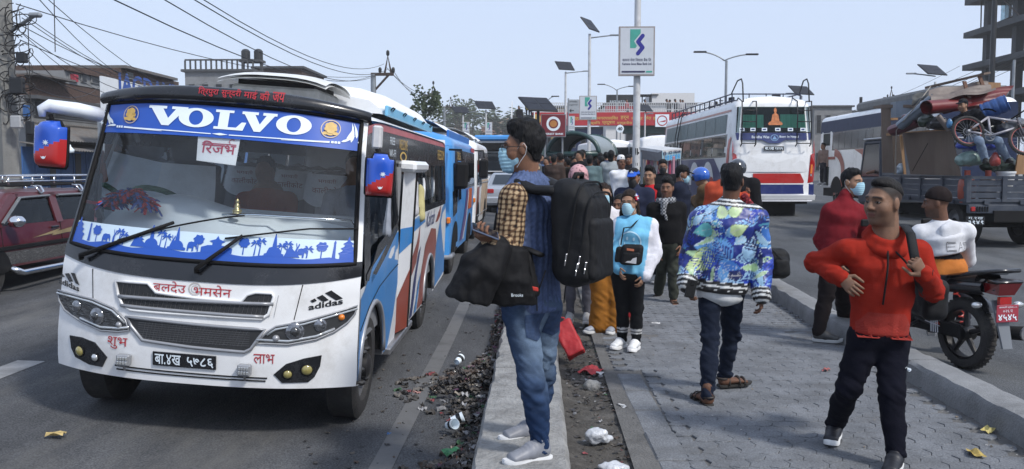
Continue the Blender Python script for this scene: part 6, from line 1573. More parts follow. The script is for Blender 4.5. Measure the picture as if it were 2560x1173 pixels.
def quad_on(root,name,m,s,W,y0,y1,z0,z1,off=.006,tumble=.05,H=3,zb=.5,bend=None):
 def X(z):return s*(W/2-tumble*max(0,min(1,(z-(zb+(H-zb)*.45))/(H-.22-zb-(H-zb)*.45)))+off)
 b=MB();b.prism([(y0,z0),(y1,z0),(y1,z1),(y0,z1)],0,.004,lambda y,z,w:(X(z)+s*w,y,z));return b.build(name,m,root)
def poly_on(root,name,m,s,W,pts,off=.008,tumble=.05,H=3,zb=.5):
 def X(z):return s*(W/2-tumble*max(0,min(1,(z-(zb+(H-zb)*.45))/(H-.22-zb-(H-zb)*.45)))+off)
 b=MB();b.sd=.25;b.flat(pts,lambda y,z:(X(z),y,z));return b.build(name,m,root)
def sweep(cx,cz,r0,r1,a0,a1,n=14,sx=1.):return[(cx+sx*r1*math.cos(a),cz+r1*math.sin(a))for a in np.linspace(a0,a1,n)]+[(cx+sx*(r0+(r1-r0)*.0)*math.cos(a),cz+r0*math.sin(a))for a in np.linspace(a1,a0,n)]
sky_blue=mat('bus_sky_blue',(.05,.26,.62),.32,var=.08,scale=2,coat=.3,dirt=(.25,.3,.36),damt=.35)
org=mat('stripe_orange',(.45,.10,.03),.4,var=.1)
crm=mat('advert_cream',(.48,.38,.28),.5,var=.35,scale=3,dirt=(.2,.1,.06),dscale=2.5,damt=.8)
# two minibuses queued behind the first
def queue_bus(label,loc,L,body,kind):
 Wd,H,zb=2.05,2.28,.36
 t=thing('minibus',label,'bus',loc,rot=Matrix.Rotation(BR*.8,3,'Y').to_euler())
 shell(Wd,H,zb,L,lean0=.35,rend=.25).build('body',body,t,smooth='auto')
 for y in(.95,L-1.1):
  for s in(-1,1):wheel(t,s*.90,y,s=s)
  part('wheel_arch',rub,t,lambda b:b.prism([(y+.5*math.cos(a),.36+.5*math.sin(a))for a in np.linspace(0,PI,15)],0,.01,lambda u,v,w:(Wd/2+.004+w,u,v)))
 k=dict(H=H,zb=zb)
 quad_on(t,'window_band',blk,1,Wd,.75,L-.1,1.36,2.02,.004,**k)
 n=5;y0=1.75
 for i in range(n):quad_on(t,'window_glass',sgl if 0 else dgl,1,Wd,y0+i*(L-.2-y0)/n+.03,y0+(i+1)*(L-.2-y0)/n-.03,1.42,1.82,.010,**k)
 quad_on(t,'front_window',dgl,1,Wd,.45,1.1,1.25,1.80,.010,**k)
 quad_on(t,'door',body,1,Wd,1.15,1.65,.42,1.84,.012,**k);quad_on(t,'door_glass',dgl,1,Wd,1.22,1.58,1.2,1.75,.022,**k)
 part('windscreen',dgl,t,lambda b:b.prism([(-.88,1.12),(.88,1.12),(.84,1.95),(-.84,1.95)],0,.01,lambda u,v,w:(u,-.02-w+.35*max(0,(v-.36)/1.92-.35)+.10*abs(u)**3,v)))
 part('bumper',sky_blue if kind==2 else wht,t,lambda b:b.grid(lambda u,z:(u*1.04,-.14+.18*abs(u)**4,z),np.linspace(-1,1,16),[.34,.42,.60]),smooth=True)
 part('bumper_trim',slv,t,lambda b:b.tube([(u*1.05,-.15+.19*abs(u)**4,.36)for u in np.linspace(-1,1,14)]+[(1.06,.5,.36)],.04,6),smooth=True)
 part('indicator',amber,t,lambda b:b.box(1.0,.10,.92,.06,.12,.10,bev=.015))
 part('mirror',rub,t,lambda b:b.box(1.18,-.10,1.62,.20,.10,.40,bev=.04));part('mirror_arm',rub,t,lambda b:b.tube([(.95,.2,2.0),(1.15,-.05,2.0),(1.18,-.10,1.85)],.018,6))
 part('roof_cover',mat('canvas_white2',(.66,.68,.70),.7,var=.12,bump=.3,bscale=4),t,lambda b:b.grid(lambda u,y:(u*.82,y,H+.02+.20*(1-abs(u)**3)-.03*math.sin(y*5)),np.linspace(-1,1,9),list(np.linspace(.7,L-.4,6))),smooth=True)
 if kind==2:
  for s in(-1,1):part('roof_skirt',mat('skirt_deep_blue',(.03,.16,.48),.4),t,lambda b:b.box(s*.86,L/2+.2,H-.02,.04,L-.9,.12,bev=.01))
  quad_on(t,'orange_panel',org,1,Wd,L-1.5,L-.75,.95,1.34,.009,**k);poly_on(t,'red_tip',mat('tip_red',(.4,.06,.08),.4),1,Wd,[(L-1.0,2.04),(L-.1,2.04),(L-.1,2.12),(L-1.0,2.12)],**k)
  poly_on(t,'purple_sweep',mat('stripe_purple',(.10,.06,.18),.4),1,Wd,[(1.9,.45),(2.4,.45),(3.0,.8),(3.3,1.33),(2.9,1.33),(2.6,.9)],**k);poly_on(t,'white_sweep',wht,1,Wd,[(2.4,.45),(2.6,.45),(3.15,.8),(3.45,1.33),(3.3,1.33),(3.0,.8)],.010,**k)
  poly_on(t,'black_wedge',blk,1,Wd,[(.30,1.36),(1.12,1.36),(1.12,1.0),(.55,.95)],**k)
  part('gold_lettering',gold,t,lambda b:lettering(b,'TRUST',.9,1.86,1.6,1.98,lambda u,v:(Wd/2-.02,u,v)))
 else:
  quad_on(t,'advert_panel',crm,1,Wd,2.0,L-.2,.5,1.34,.009,**k)
  for z in(.55,1.28):part('trim_bar',slv,t,lambda b:b.tube([(Wd/2+.01,.6,z),(Wd/2+.01,L-.1,z)],.012,5))
  quad_on(t,'side_stripe',brn,1,Wd,.5,1.1,.6,1.2,.009,**k)
 return t
queue_bus('sky blue minibus parked right behind the nearest white minibus',(-2.42,13.0,-.05+.10),4.9,sky_blue,2)
queue_bus('white minibus with a faded side advert, third in the queue',(-2.45,18.7,.02+.14),4.6,wht,3)
t=thing('minibus','far blue and white minibus beyond the silver car','bus',(-1.55,35,.36));shell(2.1,2.7,.4,6,lean0=.3).build('body',wht,t,smooth='auto')
part('windscreen',dgl,t,lambda b:b.box(0,.06,1.65,1.9,.06,.75,bev=.02));part('head_board',rub,t,lambda b:b.box(0,.05,2.25,2.0,.16,.35,bev=.05));part('roof_front',sky_blue,t,lambda b:b.box(0,.35,2.62,2.12,.6,.22,bev=.06));part('cowl',rub,t,lambda b:b.box(0,.0,1.2,2.0,.06,.10))
for s in(-1,1):part('headlight',lens_c,t,lambda b:b.box(s*.8,-.01,.95,.3,.05,.14,bev=.02));part('indicator',amber,t,lambda b:b.box(s*.98,-.02,.98,.12,.05,.10,bev=.01));wheel(t,s*.9,1.0,s=s,hub=False)
# silver saloon car, rear view
def saloon(label,loc,rz,m):
 t=thing('saloon_car',label,'car',loc,rz);prof=[(0,.32),(-.02,.62),(.02,.86),(.12,.92),(.55,.96),(1.15,1.36),(1.55,1.42),(2.3,1.40),(3.1,.98),(3.9,.86),(4.15,.72),(4.2,.35)]
 def hw(z):return .84-.22*max(0,(z-.9)/.5)
 b=MB();n=len(prof);V=[]
 for y,z in prof:
  for u in(-1,-.92,0,.92,1):V.append((u*hw(z),y+(.06 if abs(u)==1 and y<1 else 0),z-(.03 if abs(u)==1 else 0)))
 for y,z in prof:
  V+=[(-hw(.5),y,.32),(hw(.5),y,.32)]
 F=[(i*5+j,i*5+j+1,(i+1)*5+j+1,(i+1)*5+j)for i in range(n-1)for j in range(4)]
 o=n*5;F+=[(i*5,(i+1)*5,o+(i+1)*2,o+i*2)for i in range(n-1)]+[(i*5+4,o+i*2+1,o+(i+1)*2+1,(i+1)*5+4)for i in range(n-1)]
 b.add(V,F);b.build('body',m,t,smooth='auto')
 part('rear_window',dgl,t,lambda b:b.flat([(-.60,.60),(.60,.60),(.50,1.10),(-.50,1.10)],lambda u,v:(u,v-.01,.96+(v-.55)*.667+.02)))
 for s in(-1,1):
  part('side_window',dgl,t,lambda b:b.flat([(.75,1.0),(2.95,1.0),(2.3,1.34),(1.25,1.34)],lambda u,v:(s*(hw(v)+.012),u,v)));part('tail_light',red_lens,t,lambda b:b.box(s*.66,.0,.80,.30,.06,.15,bev=.02));part('door_mirror',m,t,lambda b:b.box(s*.92,2.7,1.0,.16,.10,.12,bev=.03))
  for y in(.75,3.35):wheel(t,s*.74,y,r=.30,w=.19,s=s,hub=False)
 part('bumper',m,t,lambda b:b.box(0,-.03,.48,1.62,.14,.26,bev=.05));part('number_plate',dec,t,lambda b:b.box(0,-.04,.72,.42,.02,.12));part('underside',rub,t,lambda b:b.box(0,2.1,.30,1.5,3.9,.12))
 return t
saloon('silver saloon car driving away beside the queue of minibuses',(-.98,29,.17),0,mat('car_silver',(.42,.44,.47),.25,metal=.5,var=.05,coat=.5))
# maroon SUV on the left
mar=mat('suv_maroon',(.078,.007,.011),.3,var=.08,scale=2,coat=.25,dirt=(.16,.10,.09),dscale=2,damt=.45)
suv=thing('suv','maroon SUV with a chrome roof rack passing on the left of the nearest minibus','car',(-7.75,14.65,.05),PI)
suv.scale=(1.1,1.16,.90)
sp2=[(0,.48),(-.04,.80),(0,1.02),(.10,1.40),(.22,1.47),(2.9,1.49),(3.08,1.45),(3.62,1.04),(4.45,.95),(4.6,.86),(4.62,.45)]
def swd(z):return .86-.12*max(0,(z-1.0)/.5)
b=MB();n=len(sp2);V=[]
us=(-1,-.96,-.8,0,.8,.96,1)
for y,z in sp2:
 for u in us:V.append((u*swd(z),y,z-(.035 if abs(u)==1 else .01 if abs(u)==.96 else 0)))
V+=[(s*.86,y,.48)for y,z in sp2 for s in(-1,1)]
q=len(us);F=[(i*q+j,i*q+j+1,(i+1)*q+j+1,(i+1)*q+j)for i in range(n-1)for j in range(q-1)];o=n*q
F+=[(0,q,o+2,o)]
b.add(V,F)
for s in(-1,1):
 b.grid(lambda y,t:(s*(.86+.025*math.sin(t*PI)),y,.42+.60*t),np.linspace(-.02,4.6,18),np.linspace(0,1,6))
 for pts in([(.0,1.0),(.35,1.0),(.32,1.44),(.10,1.44)],[(1.28,1.0),(1.40,1.0),(1.40,1.46),(1.28,1.46)],[(2.20,1.0),(2.34,1.0),(2.34,1.46),(2.20,1.46)],[(3.42,1.0),(3.66,1.0),(3.10,1.46),(2.93,1.46)],[(.3,1.41),(3.0,1.41),(3.0,1.47),(.3,1.47)]):
  b.prism(pts,-.02,.012,lambda u,v,w:(s*(swd(v)+w),u,v))
b.build('body',mar,suv,smooth='auto')
for s in(-1,1):
 for y0,y1 in((.34,1.28),(1.40,2.20)):part('window_glass',glass('suv_glass',(.5,.55,.56),.0),suv,lambda b:b.flat([(y0,1.02),(y1,1.02),(y1,1.41),(y0,1.41)],lambda u,v:(s*(swd(v)-.01),u,v)))
 part('window_glass',glass('suv_glass',(.5,.55,.56),.0),suv,lambda b:b.flat([(2.34,1.02),(3.40,1.02),(2.93,1.41),(2.34,1.41)],lambda u,v:(s*(swd(v)-.01),u,v)))
 part('rain_visor',mat('visor_smoke',(.12,.13,.14),.2),suv,lambda b:b.tube([(s*(swd(v)+.03),u,v)for u,v in((3.42,1.05),(2.96,1.40),(2.36,1.415))],.022,6));part('rain_visor',mat('visor_smoke'),suv,lambda b:b.tube([(s*(swd(1.41)+.03),u,1.415)for u in(2.18,1.42)],.022,6))
 for y in(2.27,3.44,1.33):part('door_seam',rub,suv,lambda b:b.tube([(s*.868,y,.5),(s*.888,y,.72),(s*.868,y,1.0)],.006,4))
 for y in(2.42,1.46):part('door_handle',blk,suv,lambda b:b.box(s*.892,y,.93,.02,.16,.035,bev=.008))
 part('side_moulding',rub,suv,lambda b:b.box(s*.893,2.2,.70,.02,3.9,.06,bev=.008))
 part('mud_splash',mat('mud_spray',(.05,.05,.052),.8,var=.8,scale=40,dirt=(.35,.35,.34),dscale=30,damt=.7,stretch=(1,1,4)),suv,lambda b:b.grid(lambda y,t:(s*(.862+.027*math.sin((.06+t*.36)*PI)),y,.455+.19*t),np.linspace(1.2,3.6,10),[0,.5,1]))
 part('flash_decal',mat('decal_sand',(.27,.21,.11),.5,var=.3),suv,lambda b:(b.flat([(2.9,.80),(2.3,.90),(2.36,.86),(1.9,.92),(1.95,.86),(1.4,.88),(2.0,.80),(1.98,.83),(2.5,.80),(2.46,.83)],lambda u,v:(s*.8905,u,v)),b.flat([(1.9,.78),(1.2,.80),(1.0,.92),(1.35,.86)],lambda u,v:(s*.8905,u,v))))
 part('side_step',chr_,suv,lambda b:b.tube([(s*.90,3.35,.42),(s*.98,3.25,.34),(s*.98,1.0,.34),(s*.90,.9,.42)],.045,8),smooth=True)
 part('door_mirror',chr_,suv,lambda b:b.lathe([(.02,-.10),(.075,-.06),(.09,0),(.075,.06),(.02,.09)],14,(s*1.0,3.35,1.08),'x'),smooth=True)
 for y in(.85,3.72):wheel(suv,s*.76,y,r=.34,w=.22,s=s);part('wheel_arch',rub,suv,lambda b:b.prism([(y+.42*math.cos(a),.36+.42*math.sin(a))for a in np.linspace(0,PI,13)],0,.012,lambda u,v,w:(s*(.88+w),u,v)))
part('windscreen',dgl,suv,lambda b:b.flat([(-.70,0),(.70,0),(.64,1),(-.64,1)],lambda u,v:(u,3.60-.5*v+.02,1.06+.38*v)))
part('rear_window',dgl,suv,lambda b:b.flat([(-.6,1.05),(.6,1.05),(.56,1.38),(-.56,1.38)],lambda u,v:(u,-.02+(v-1.02)*.27,v)))
part('interior',mat('suv_interior',(.02,.02,.022),.9),suv,lambda b:(b.box(0,2.2,.62,1.6,3.4,.3),b.box(.38,2.3,1.0,.5,.14,.6,bev=.05),b.box(-.38,2.3,1.0,.5,.14,.6,bev=.05),b.box(0,1.25,1.0,1.3,.14,.6,bev=.05),b.box(.38,2.26,1.32,.22,.10,.14,bev=.03),b.box(-.38,2.26,1.32,.22,.10,.14,bev=.03)))
rk=MB();rk2=MB()
for s in(-1,1):
 rk.tube([(s*.66,.1,1.72),(s*.66,3.0,1.72)],.014,6);rk.tube([(s*.66,.1,1.64),(s*.66,3.0,1.64)],.012,6)
 for y in np.linspace(.15,2.95,7):rk.tube([(s*.66,y,1.57),(s*.66,y,1.72)],.010,5)
 for y in(.35,1.55,2.45):rk2.tube([(s*.66,y,1.57),(s*.74,y,1.56),(s*.78,y,1.48),(s*.765,y+.05,1.45),(s*.78,y+.1,1.48),(s*.74,y+.1,1.56),(s*.66,y+.1,1.57)],.014,6)
rk.tube([(-.66,3.0,1.72),(-.6,3.12,1.72),(.6,3.12,1.72),(.66,3.0,1.72)],.014,6);rk.tube([(-.66,.1,1.72),(.66,.1,1.72)],.014,6)
rack=rk.build('roof_rack',chr_,suv,smooth=True);rk2.build('rack_foot',chr_,rack,smooth=True)
rb_=MB()
for y in np.linspace(.2,2.9,9):rb_.tube([(-.66,y,1.575),(.66,y,1.575)],.012,5)
for x in(-.66,.66):rb_.tube([(x,.1,1.575),(x,3.0,1.575)],.016,5)
rb_.build('rack_bed',rub,rack)
part('rear_ladder',chr_,suv,lambda b:[b.tube([(x,-.10,.8),(x,-.08,1.45),(x,.1,1.72)],.013,6)for x in(-.62,-.32)]+[b.tube([(-.62,-.10,z),(-.32,-.10,z)],.011,5)for z in(.95,1.15,1.35)],smooth=True)
# big white coach seen from behind, with its roof rack
cnv=mat('coach_navy',(.02,.032,.14),.28,var=.08,scale=2,coat=.4,dirt=(.15,.16,.2),damt=.3)
crd=mat('coach_red',(.42,.022,.02),.3,var=.08,coat=.4,dirt=(.3,.12,.1),damt=.3)
cgl=glass('coach_glass',(.10,.17,.16),.05)
crt=mat('curtain_green',(.12,.36,.26),.8,var=.25,stretch=(14,1,1),scale=1)
CW,CH,CZB,CL=2.5,3.58,.66,11.2
RZ=([.17,.36,.60,.92,1.38,1.54,1.60,1.98,2.02,3.14],[.42,.68,.98,1.29,1.97,2.10,2.19,2.50,2.51,3.29])
co=thing('coach','white and navy coach seen from behind with an orange seated figure on its rear window','bus',(7.04,26.0,float(zright(7,26))),math.radians(2.4))
shell(CW,CH,CZB,CL,r=.3,lean0=.30,rend=.22,tumble=.10).build('body',wht,co,smooth='auto')
def rearp(u,v,w=0):
 v=float(np.interp(v,*RZ));return(u,-w+.30*max(0,(v-CZB)/(CH-CZB)-.35)+.05*abs(u/1.25)**3,v)
def rpart(name,m,pts,w0=0.,w1=.012,par=None):b=MB();b.sd=.4;b.prism(pts,w0,w1,rearp);return b.build(name,m,par or co)
rpart('curtain',crt,[(-.95,2.22),(-.3,2.22),(-.3,2.78),(-.95,2.78)],.004,.008);rpart('curtain',crt,[(.2,2.22),(1.0,2.22),(1.0,2.8),(.2,2.8)],.004,.008);rpart('window_backing',mat('bus_dark_inside',(.01,.015,.015),.7),[(-1.12,2.02),(1.12,2.02),(1.08,3.12),(-1.08,3.12)],.001,.004)
rpart('rear_window',glass('rear_glass',(.8,.88,.85),.0),[(-1.14,2.02),(1.14,2.02),(1.08,3.14),(-1.08,3.14)],.016,.02)
b=MB();b.sd=0
fig=[(-.42,2.34),(.42,2.34),(.47,2.40),(.36,2.48),(.27,2.50),(.22,2.66),(.19,2.78),(.07,2.84),(.05,2.88),(.09,2.93),(.085,3.01),(.04,3.06),(0,3.10),(-.04,3.06),(-.085,3.01),(-.09,2.93),(-.05,2.88),(-.07,2.84),(-.19,2.78),(-.22,2.66),(-.27,2.50),(-.36,2.48),(-.47,2.40)]
b.prism([(u*.47+.05,v)for u,v in fig],.021,.025,rearp);b.build('window_figure',mat('figure_orange',(.50,.17,.06),.6,var=.35,scale=14),co)
for i,u in enumerate((-.95,-.62,-.28,.12,.5,.88)):rpart('window_sticker',dec,[(u-.08,2.08),(u+.08,2.08),(u+.08,2.22),(u-.08,2.22)],.021,.023);rpart('sticker_mark',cnv,[(u-.05,2.12),(u+.05,2.12),(u+.04,2.19),(u-.05,2.17)],.0235,.025)
rpart('name_band',cnv,[(-1.14,1.98),(-1.1,1.72),(-.35,1.72),(-.15,1.60),(.15,1.60),(.35,1.72),(1.1,1.72),(1.14,1.98)],.002,.02)
b=MB();lettering(b,'Buddha Was',-.66,1.78,-.14,1.88,lambda u,v:rearp(u,v,.024),.012);lettering(b,'Born In Nepal',.17,1.78,.74,1.88,lambda u,v:rearp(u,v,.024),.012);b.build('band_lettering',dec,co)
b=MB();b.flat([circ(.02,1.80,.12,18),circ(.02,1.80,.10,18)[::-1]],lambda u,v:rearp(u,v,.024));b.flat([(-.05,1.74),(.09,1.74),(.06,1.80),(.02,1.88),(-.02,1.80)],lambda u,v:rearp(u,v,.024));b.build('band_emblem',mat('emblem_blue',(.2,.35,.55),.4),co)
pl_=rpart('number_plate',blk,[(-.3,1.38),(.3,1.38),(.3,1.54),(-.3,1.54)],.002,.02);b=MB();lettering(b,'बा.२ख',-.27,1.41,.0,1.51,lambda u,v:rearp(u,v,.024),.015);lettering(b,'२४३६',.03,1.41,.27,1.51,lambda u,v:rearp(u,v,.024),.015);b.build('plate_lettering',dec,pl_)
rpart('engine_hatch',wht,[(-1.0,.95),(1.05,.95),(1.05,1.32),(-1.0,1.32)],.0,.014);rpart('red_band',crd,[(-.62,.62),(.95,.62),(.80,.92),(-.62,.92)],.014,.02);rpart('navy_band',cnv,[(-1.18,.36),(.92,.36),(1.0,.58),(-1.18,.58)],.014,.02);rpart('navy_band',cnv,[(1.0,.36),(1.2,.36),(1.22,.60),(1.06,.60)],.014,.02)
rpart('white_line',wht,[(-1.18,.585),(1.2,.585),(1.2,.615),(-1.18,.615)],.014,.021)
part('bumper',wht,co,lambda b:b.grid(lambda u,t:(u*1.27,-.16+.14*abs(u)**5+.05*t,.64-.14*t+.0),np.linspace(-1,1,16),[0,.3,.7,1]),smooth=True);part('bumper_top',wht,co,lambda b:b.grid(lambda u,t:(u*1.27,-.16+.14*abs(u)**5+.2*t,.64+.03*t),np.linspace(-1,1,16),[0,1]));part('lower_skirt',cnv,co,lambda b:b.box(0,.06,.80,2.44,.1,.34));part('bumper_rail',chr_,co,lambda b:b.tube([(-1.1,-.2,.47),(1.1,-.2,.47)],.022,6))
for s in(-1,1):
 tl=rpart('tail_light',red_lens,[(s*1.02,.62),(s*1.20,.66),(s*1.24,1.1),(s*1.22,1.34),(s*1.12,1.30),(s*1.06,.95)][::s],.0,.03);rpart('indicator',amber,[(s*1.10,.92),(s*1.16,.92),(s*1.17,1.1),(s*1.12,1.1)][::s],.03,.036,tl);rpart('reverse_lamp',lens_c,[(s*1.10,.84),(s*1.15,.84),(s*1.15,.90),(s*1.10,.90)][::s],.03,.036,tl)
 rpart('red_swoosh',crd,[(s*1.24,1.25),(s*1.22,1.7),(s*1.20,1.4)][::s],.0,.02)
 for y in(2.6,8.8):wheel(co,s*1.08,y,r=.5,w=.3,s=s)
part('chassis',rub,co,lambda b:(b.box(0,5.5,.52,2.2,10.6,.3),b.box(-.2,.7,.20,.9,.5,.45),b.box(.62,.75,.1,.6,.04,.5)))
k=dict(H=CH,zb=CZB,tumble=.10)
quad_on(co,'window_band',blk,-1,CW,.75,CL-.3,1.78,2.48,.003,**k)
for i in range(6):
 y0,y1=.95+i*1.6,.95+i*1.6+1.5
 for a,c in((y0,(y0+y1)/2-.01),((y0+y1)/2+.01,y1)):quad_on(co,'window_glass',cgl,-1,CW,a,c,1.84,2.43,.010,**k)
b=MB();
for i in range(7):quad_on(co,'upper_window',mat('upper_tint',(.085,.135,.145),.35,spec=.3,var=.25),-1,CW,.95+i*1.38,.95+i*1.38+1.33,2.53,3.10,.008,**k)
poly_on(co,'navy_side',cnv,-1,CW,[(.55,.34),(CL-.2,.34),(CL-.2,1.76),(2.2,1.76),(1.4,1.3),(.9,.5)],.006,**k)
for y in(3.0,5.0):
 poly_on(co,'white_curl',wht,-1,CW,sweep(y,.85,.50,.82,0,PI,sx=1.0),.012,**k);poly_on(co,'red_curl',crd,-1,CW,sweep(y-.55,.85,.12,.32,.2,PI,sx=1.0),.013,**k)
poly_on(co,'red_sweep',crd,-1,CW,[(.15,.34),(.55,.34),(.75,1.3),(.5,2.3),(.25,2.4),(.42,1.4)],.012,**k);poly_on(co,'red_line',mat('line_salmon',(.5,.25,.22),.4),-1,CW,[(.5,3.16),(CL-.3,3.16),(CL-.3,3.22),(.5,3.22)],.012,**k)
iron=mat('iron_black',(.012,.013,.016),.5,var=.2)
navy_i=mat('iron_navy',(.015,.022,.05),.45,var=.15)
rk=MB()
for z in(3.52,3.72):rk.tube([(-1.05,.9,z),(-1.05,CL-1,z)],.022,5);rk.tube([(1.05,.9,z),(1.05,CL-1,z)],.022,5);rk.tube([(-1.05,.9,z),(1.05,.9,z)],.02,5)
for y in np.linspace(.9,CL-1,14):
 for x in(-1.05,1.05):rk.tube([(x,y,3.4),(x,y,3.74)],.022,5)
for x in np.linspace(-1.05,1.05,5):rk.tube([(x,.9,3.4),(x,.9,3.74)],.018,5)
rko=rk.build('roof_rack',navy_i,co)
for x0 in(-1.02,.62):
 rk=MB()
 for x in(x0,x0+.42):rk.tube([(x,.9,3.3),(x,.3,3.55 if x in(x0,)else 3.45),(x,-.12,3.42),(x,-.18,3.0),(x,-.16,2.16),(x,-.04,2.10)],.020,5)
 for z in(2.18,2.5,2.82,3.15):rk.tube([(x0,-.17,z),(x0+.42,-.17,z)],.016,5)
 rk.build('rear_ladder',iron,co,smooth=True)
for s in(-1,1):part('rack_hoop',iron,co,lambda b:b.tube([(s*1.05,1.0,3.72),(s*1.0,.5,4.08),(s*.98,.15,4.1),(s*.98,.0,3.95),(s*.98,-.1,3.4)],.022,6),smooth=True)
for y in(7.6,8.1):part('side_ladder',iron,co,lambda b:b.tube([(-1.34,y,1.5),(-1.34,y,2.6),(-1.2,y,3.4),(-1.05,y,3.6)],.02,5))
part('side_ladder_rung',iron,co,lambda b:[b.tube([(-1.33,7.6,z),(-1.33,8.1,z)],.014,5)for z in(1.7,2.0,2.3,2.6)])
tyre_=MB()
for i in range(40):tyre_.box(rnd.uniform(-.8,.8),rnd.uniform(1.2,5),3.5+rnd.uniform(0,.22),rnd.uniform(.05,.25),rnd.uniform(.05,.3),rnd.uniform(.03,.2),rnd.uniform(0,3),bev=.02)
tag(tyre_.build('roof_clutter',iron,co),kind='stuff')
# navy and white bus going away on the right, door open
nb_=thing('bus','navy and white bus with an open front door behind the loaded truck','bus',(12.1,24.2,float(zright(11,28))+.06))
NW,NH,NZ,NL=2.4,3.4,.75,9.8;k=dict(H=NH,zb=NZ)
nbl=mat('bus_slate_navy',(.016,.026,.065),.5,spec=.2,var=.15,dirt=(.06,.07,.09),damt=.3)
shell(NW,NH,NZ,NL,r=.25,rend=.2).build('body',wht,nb_,smooth='auto')
quad_on(nb_,'upper_band',nbl,-1,NW,.2,NL-.2,2.72,3.16,.004,**k);quad_on(nb_,'rear_band',nbl,-1,NW,.2,4.6,.76,2.06,.006,**k)
quad_on(nb_,'window_band',blk,-1,NW,.3,NL-1.6,2.05,2.72,.006,**k)
for i in range(6):
 y0=.5+i*1.28
 for a,c in((y0,y0+.58),(y0+.62,y0+1.2)):quad_on(nb_,'window_glass',mat('window_reflect',(.025,.03,.036),.12,var=.6,scale=1.6),-1,NW,a,c,2.10,2.66,.012,**k)
quad_on(nb_,'doorway',mat('bus_dark_inside'),-1,NW,NL-1.35,NL-.55,.75,2.7,.007,**k);quad_on(nb_,'door_post',wht,-1,NW,NL-1.5,NL-1.35,.72,2.76,.012,**k);quad_on(nb_,'door_post',wht,-1,NW,NL-.55,NL-.42,.72,2.76,.012,**k)
poly_on(nb_,'rust_ring',brn,-1,NW,sweep(7.9,1.25,.58,.85,-PI/2,PI/2,sx=-1.3),.012,**k);poly_on(nb_,'rust_sweep',brn,-1,NW,[(4.5,2.04),(5.9,2.04),(5.2,1.85),(5.0,1.1),(4.6,.8),(4.2,.8)],.012,**k);poly_on(nb_,'grey_line',slv,-1,NW,[(4.9,2.04),(5.05,2.04),(4.95,1.2),(4.85,1.2)],.014,**k)
quad_on(nb_,'rust_bar',brn,-1,NW,NL-2.0,NL-.2,1.72,1.82,.014,**k);part('roof_pack',mat('tarp_grey',(.12,.125,.13),.8,var=.2),nb_,lambda b:b.box(0,3.4,3.52,1.9,6.4,.3,bev=.08))
for y in(2.2,NL-2.2):
 for s in(-1,1):wheel(nb_,s*1.05,y,r=.46,w=.28,s=s)
 part('wheel_arch',rub,nb_,lambda b:b.prism([(y+.6*math.cos(a),.5+.6*math.sin(a))for a in np.linspace(0,PI,15)],0,.01,lambda u,v,w:(-(NW/2+.016+w),u,v)))
part('rear_end',nbl,nb_,lambda b:b.prism([(-1.1,.8),(1.1,.8),(1.05,3.2),(-1.05,3.2)],0,.02,lambda u,v,w:(u,-.005-w,v)));part('chassis',rub,nb_,lambda b:b.box(0,5,.5,2.1,9,.3))
# white minibus seen from behind in the distance
wm=thing('minibus','plain white minibus seen from behind near the bus shelter','bus',(4.45,50,float(zright(4,50))),math.radians(9));shell(2.05,2.95,.42,6.2,r=.22,lean0=.12).build('body',wht,wm,smooth='auto')
part('window_frame',rub,wm,lambda b:b.prism([(-.84,1.55),(.84,1.55),(.80,2.55),(-.80,2.55)],0,.01,lambda u,v,w:(u,-.005-w+.12*max(0,(v-.42)/2.2-.35),v)));part('rear_window',dgl,wm,lambda b:b.prism([(-.80,1.6),(.80,1.6),(.76,2.5),(-.76,2.5)],0,.006,lambda u,v,w:(u,-.018-w+.12*max(0,(v-.42)/2.2-.35),v)))
for s in(-1,1):part('tail_light',red_lens,wm,lambda b:b.box(s*.92,-.01,1.0,.14,.05,.4,bev=.02));part('clearance_lamp',rub,wm,lambda b:b.box(s*.8,.10,2.70,.10,.05,.06,bev=.01));wheel(wm,s*.88,1.4,s=s,hub=False)
quad_on(wm,'side_window',dgl,-1,2.05,.4,5.6,1.6,2.4,.008,H=2.95,zb=.42);part('bumper',wht,wm,lambda b:b.box(0,-.05,.5,2.0,.16,.2,bev=.05));part('number_plate',crd,wm,lambda b:b.box(0,-.02,.95,.5,.02,.14))
# another coach ahead of the white one
fb=thing('coach','dark windowed coach parked ahead of the white coach, beyond the lamp post','bus',(6.6,46.0,float(zright(6,39))),math.radians(2));shell(2.4,3.1,.6,10,r=.28).build('body',wht,fb,smooth='auto')
quad_on(fb,'window_band',blk,-1,2.4,.3,9.7,1.5,2.6,.006,H=3.1,zb=.6)
for i in range(7):quad_on(fb,'window_glass',mat('window_reflect'),-1,2.4,.45+i*1.3,1.65+i*1.3,1.62,2.5,.012,H=3.1,zb=.6)
part('rear_window',dgl,fb,lambda b:b.box(0,-.02,2.0,2.0,.03,1.0,bev=.01));part('mirror',rub,fb,lambda b:b.box(-1.45,.2,2.3,.22,.12,.5,bev=.04));
for s in(-1,1):wheel(fb,s*1.02,2.4,r=.46,w=.28,s=s,hub=False)
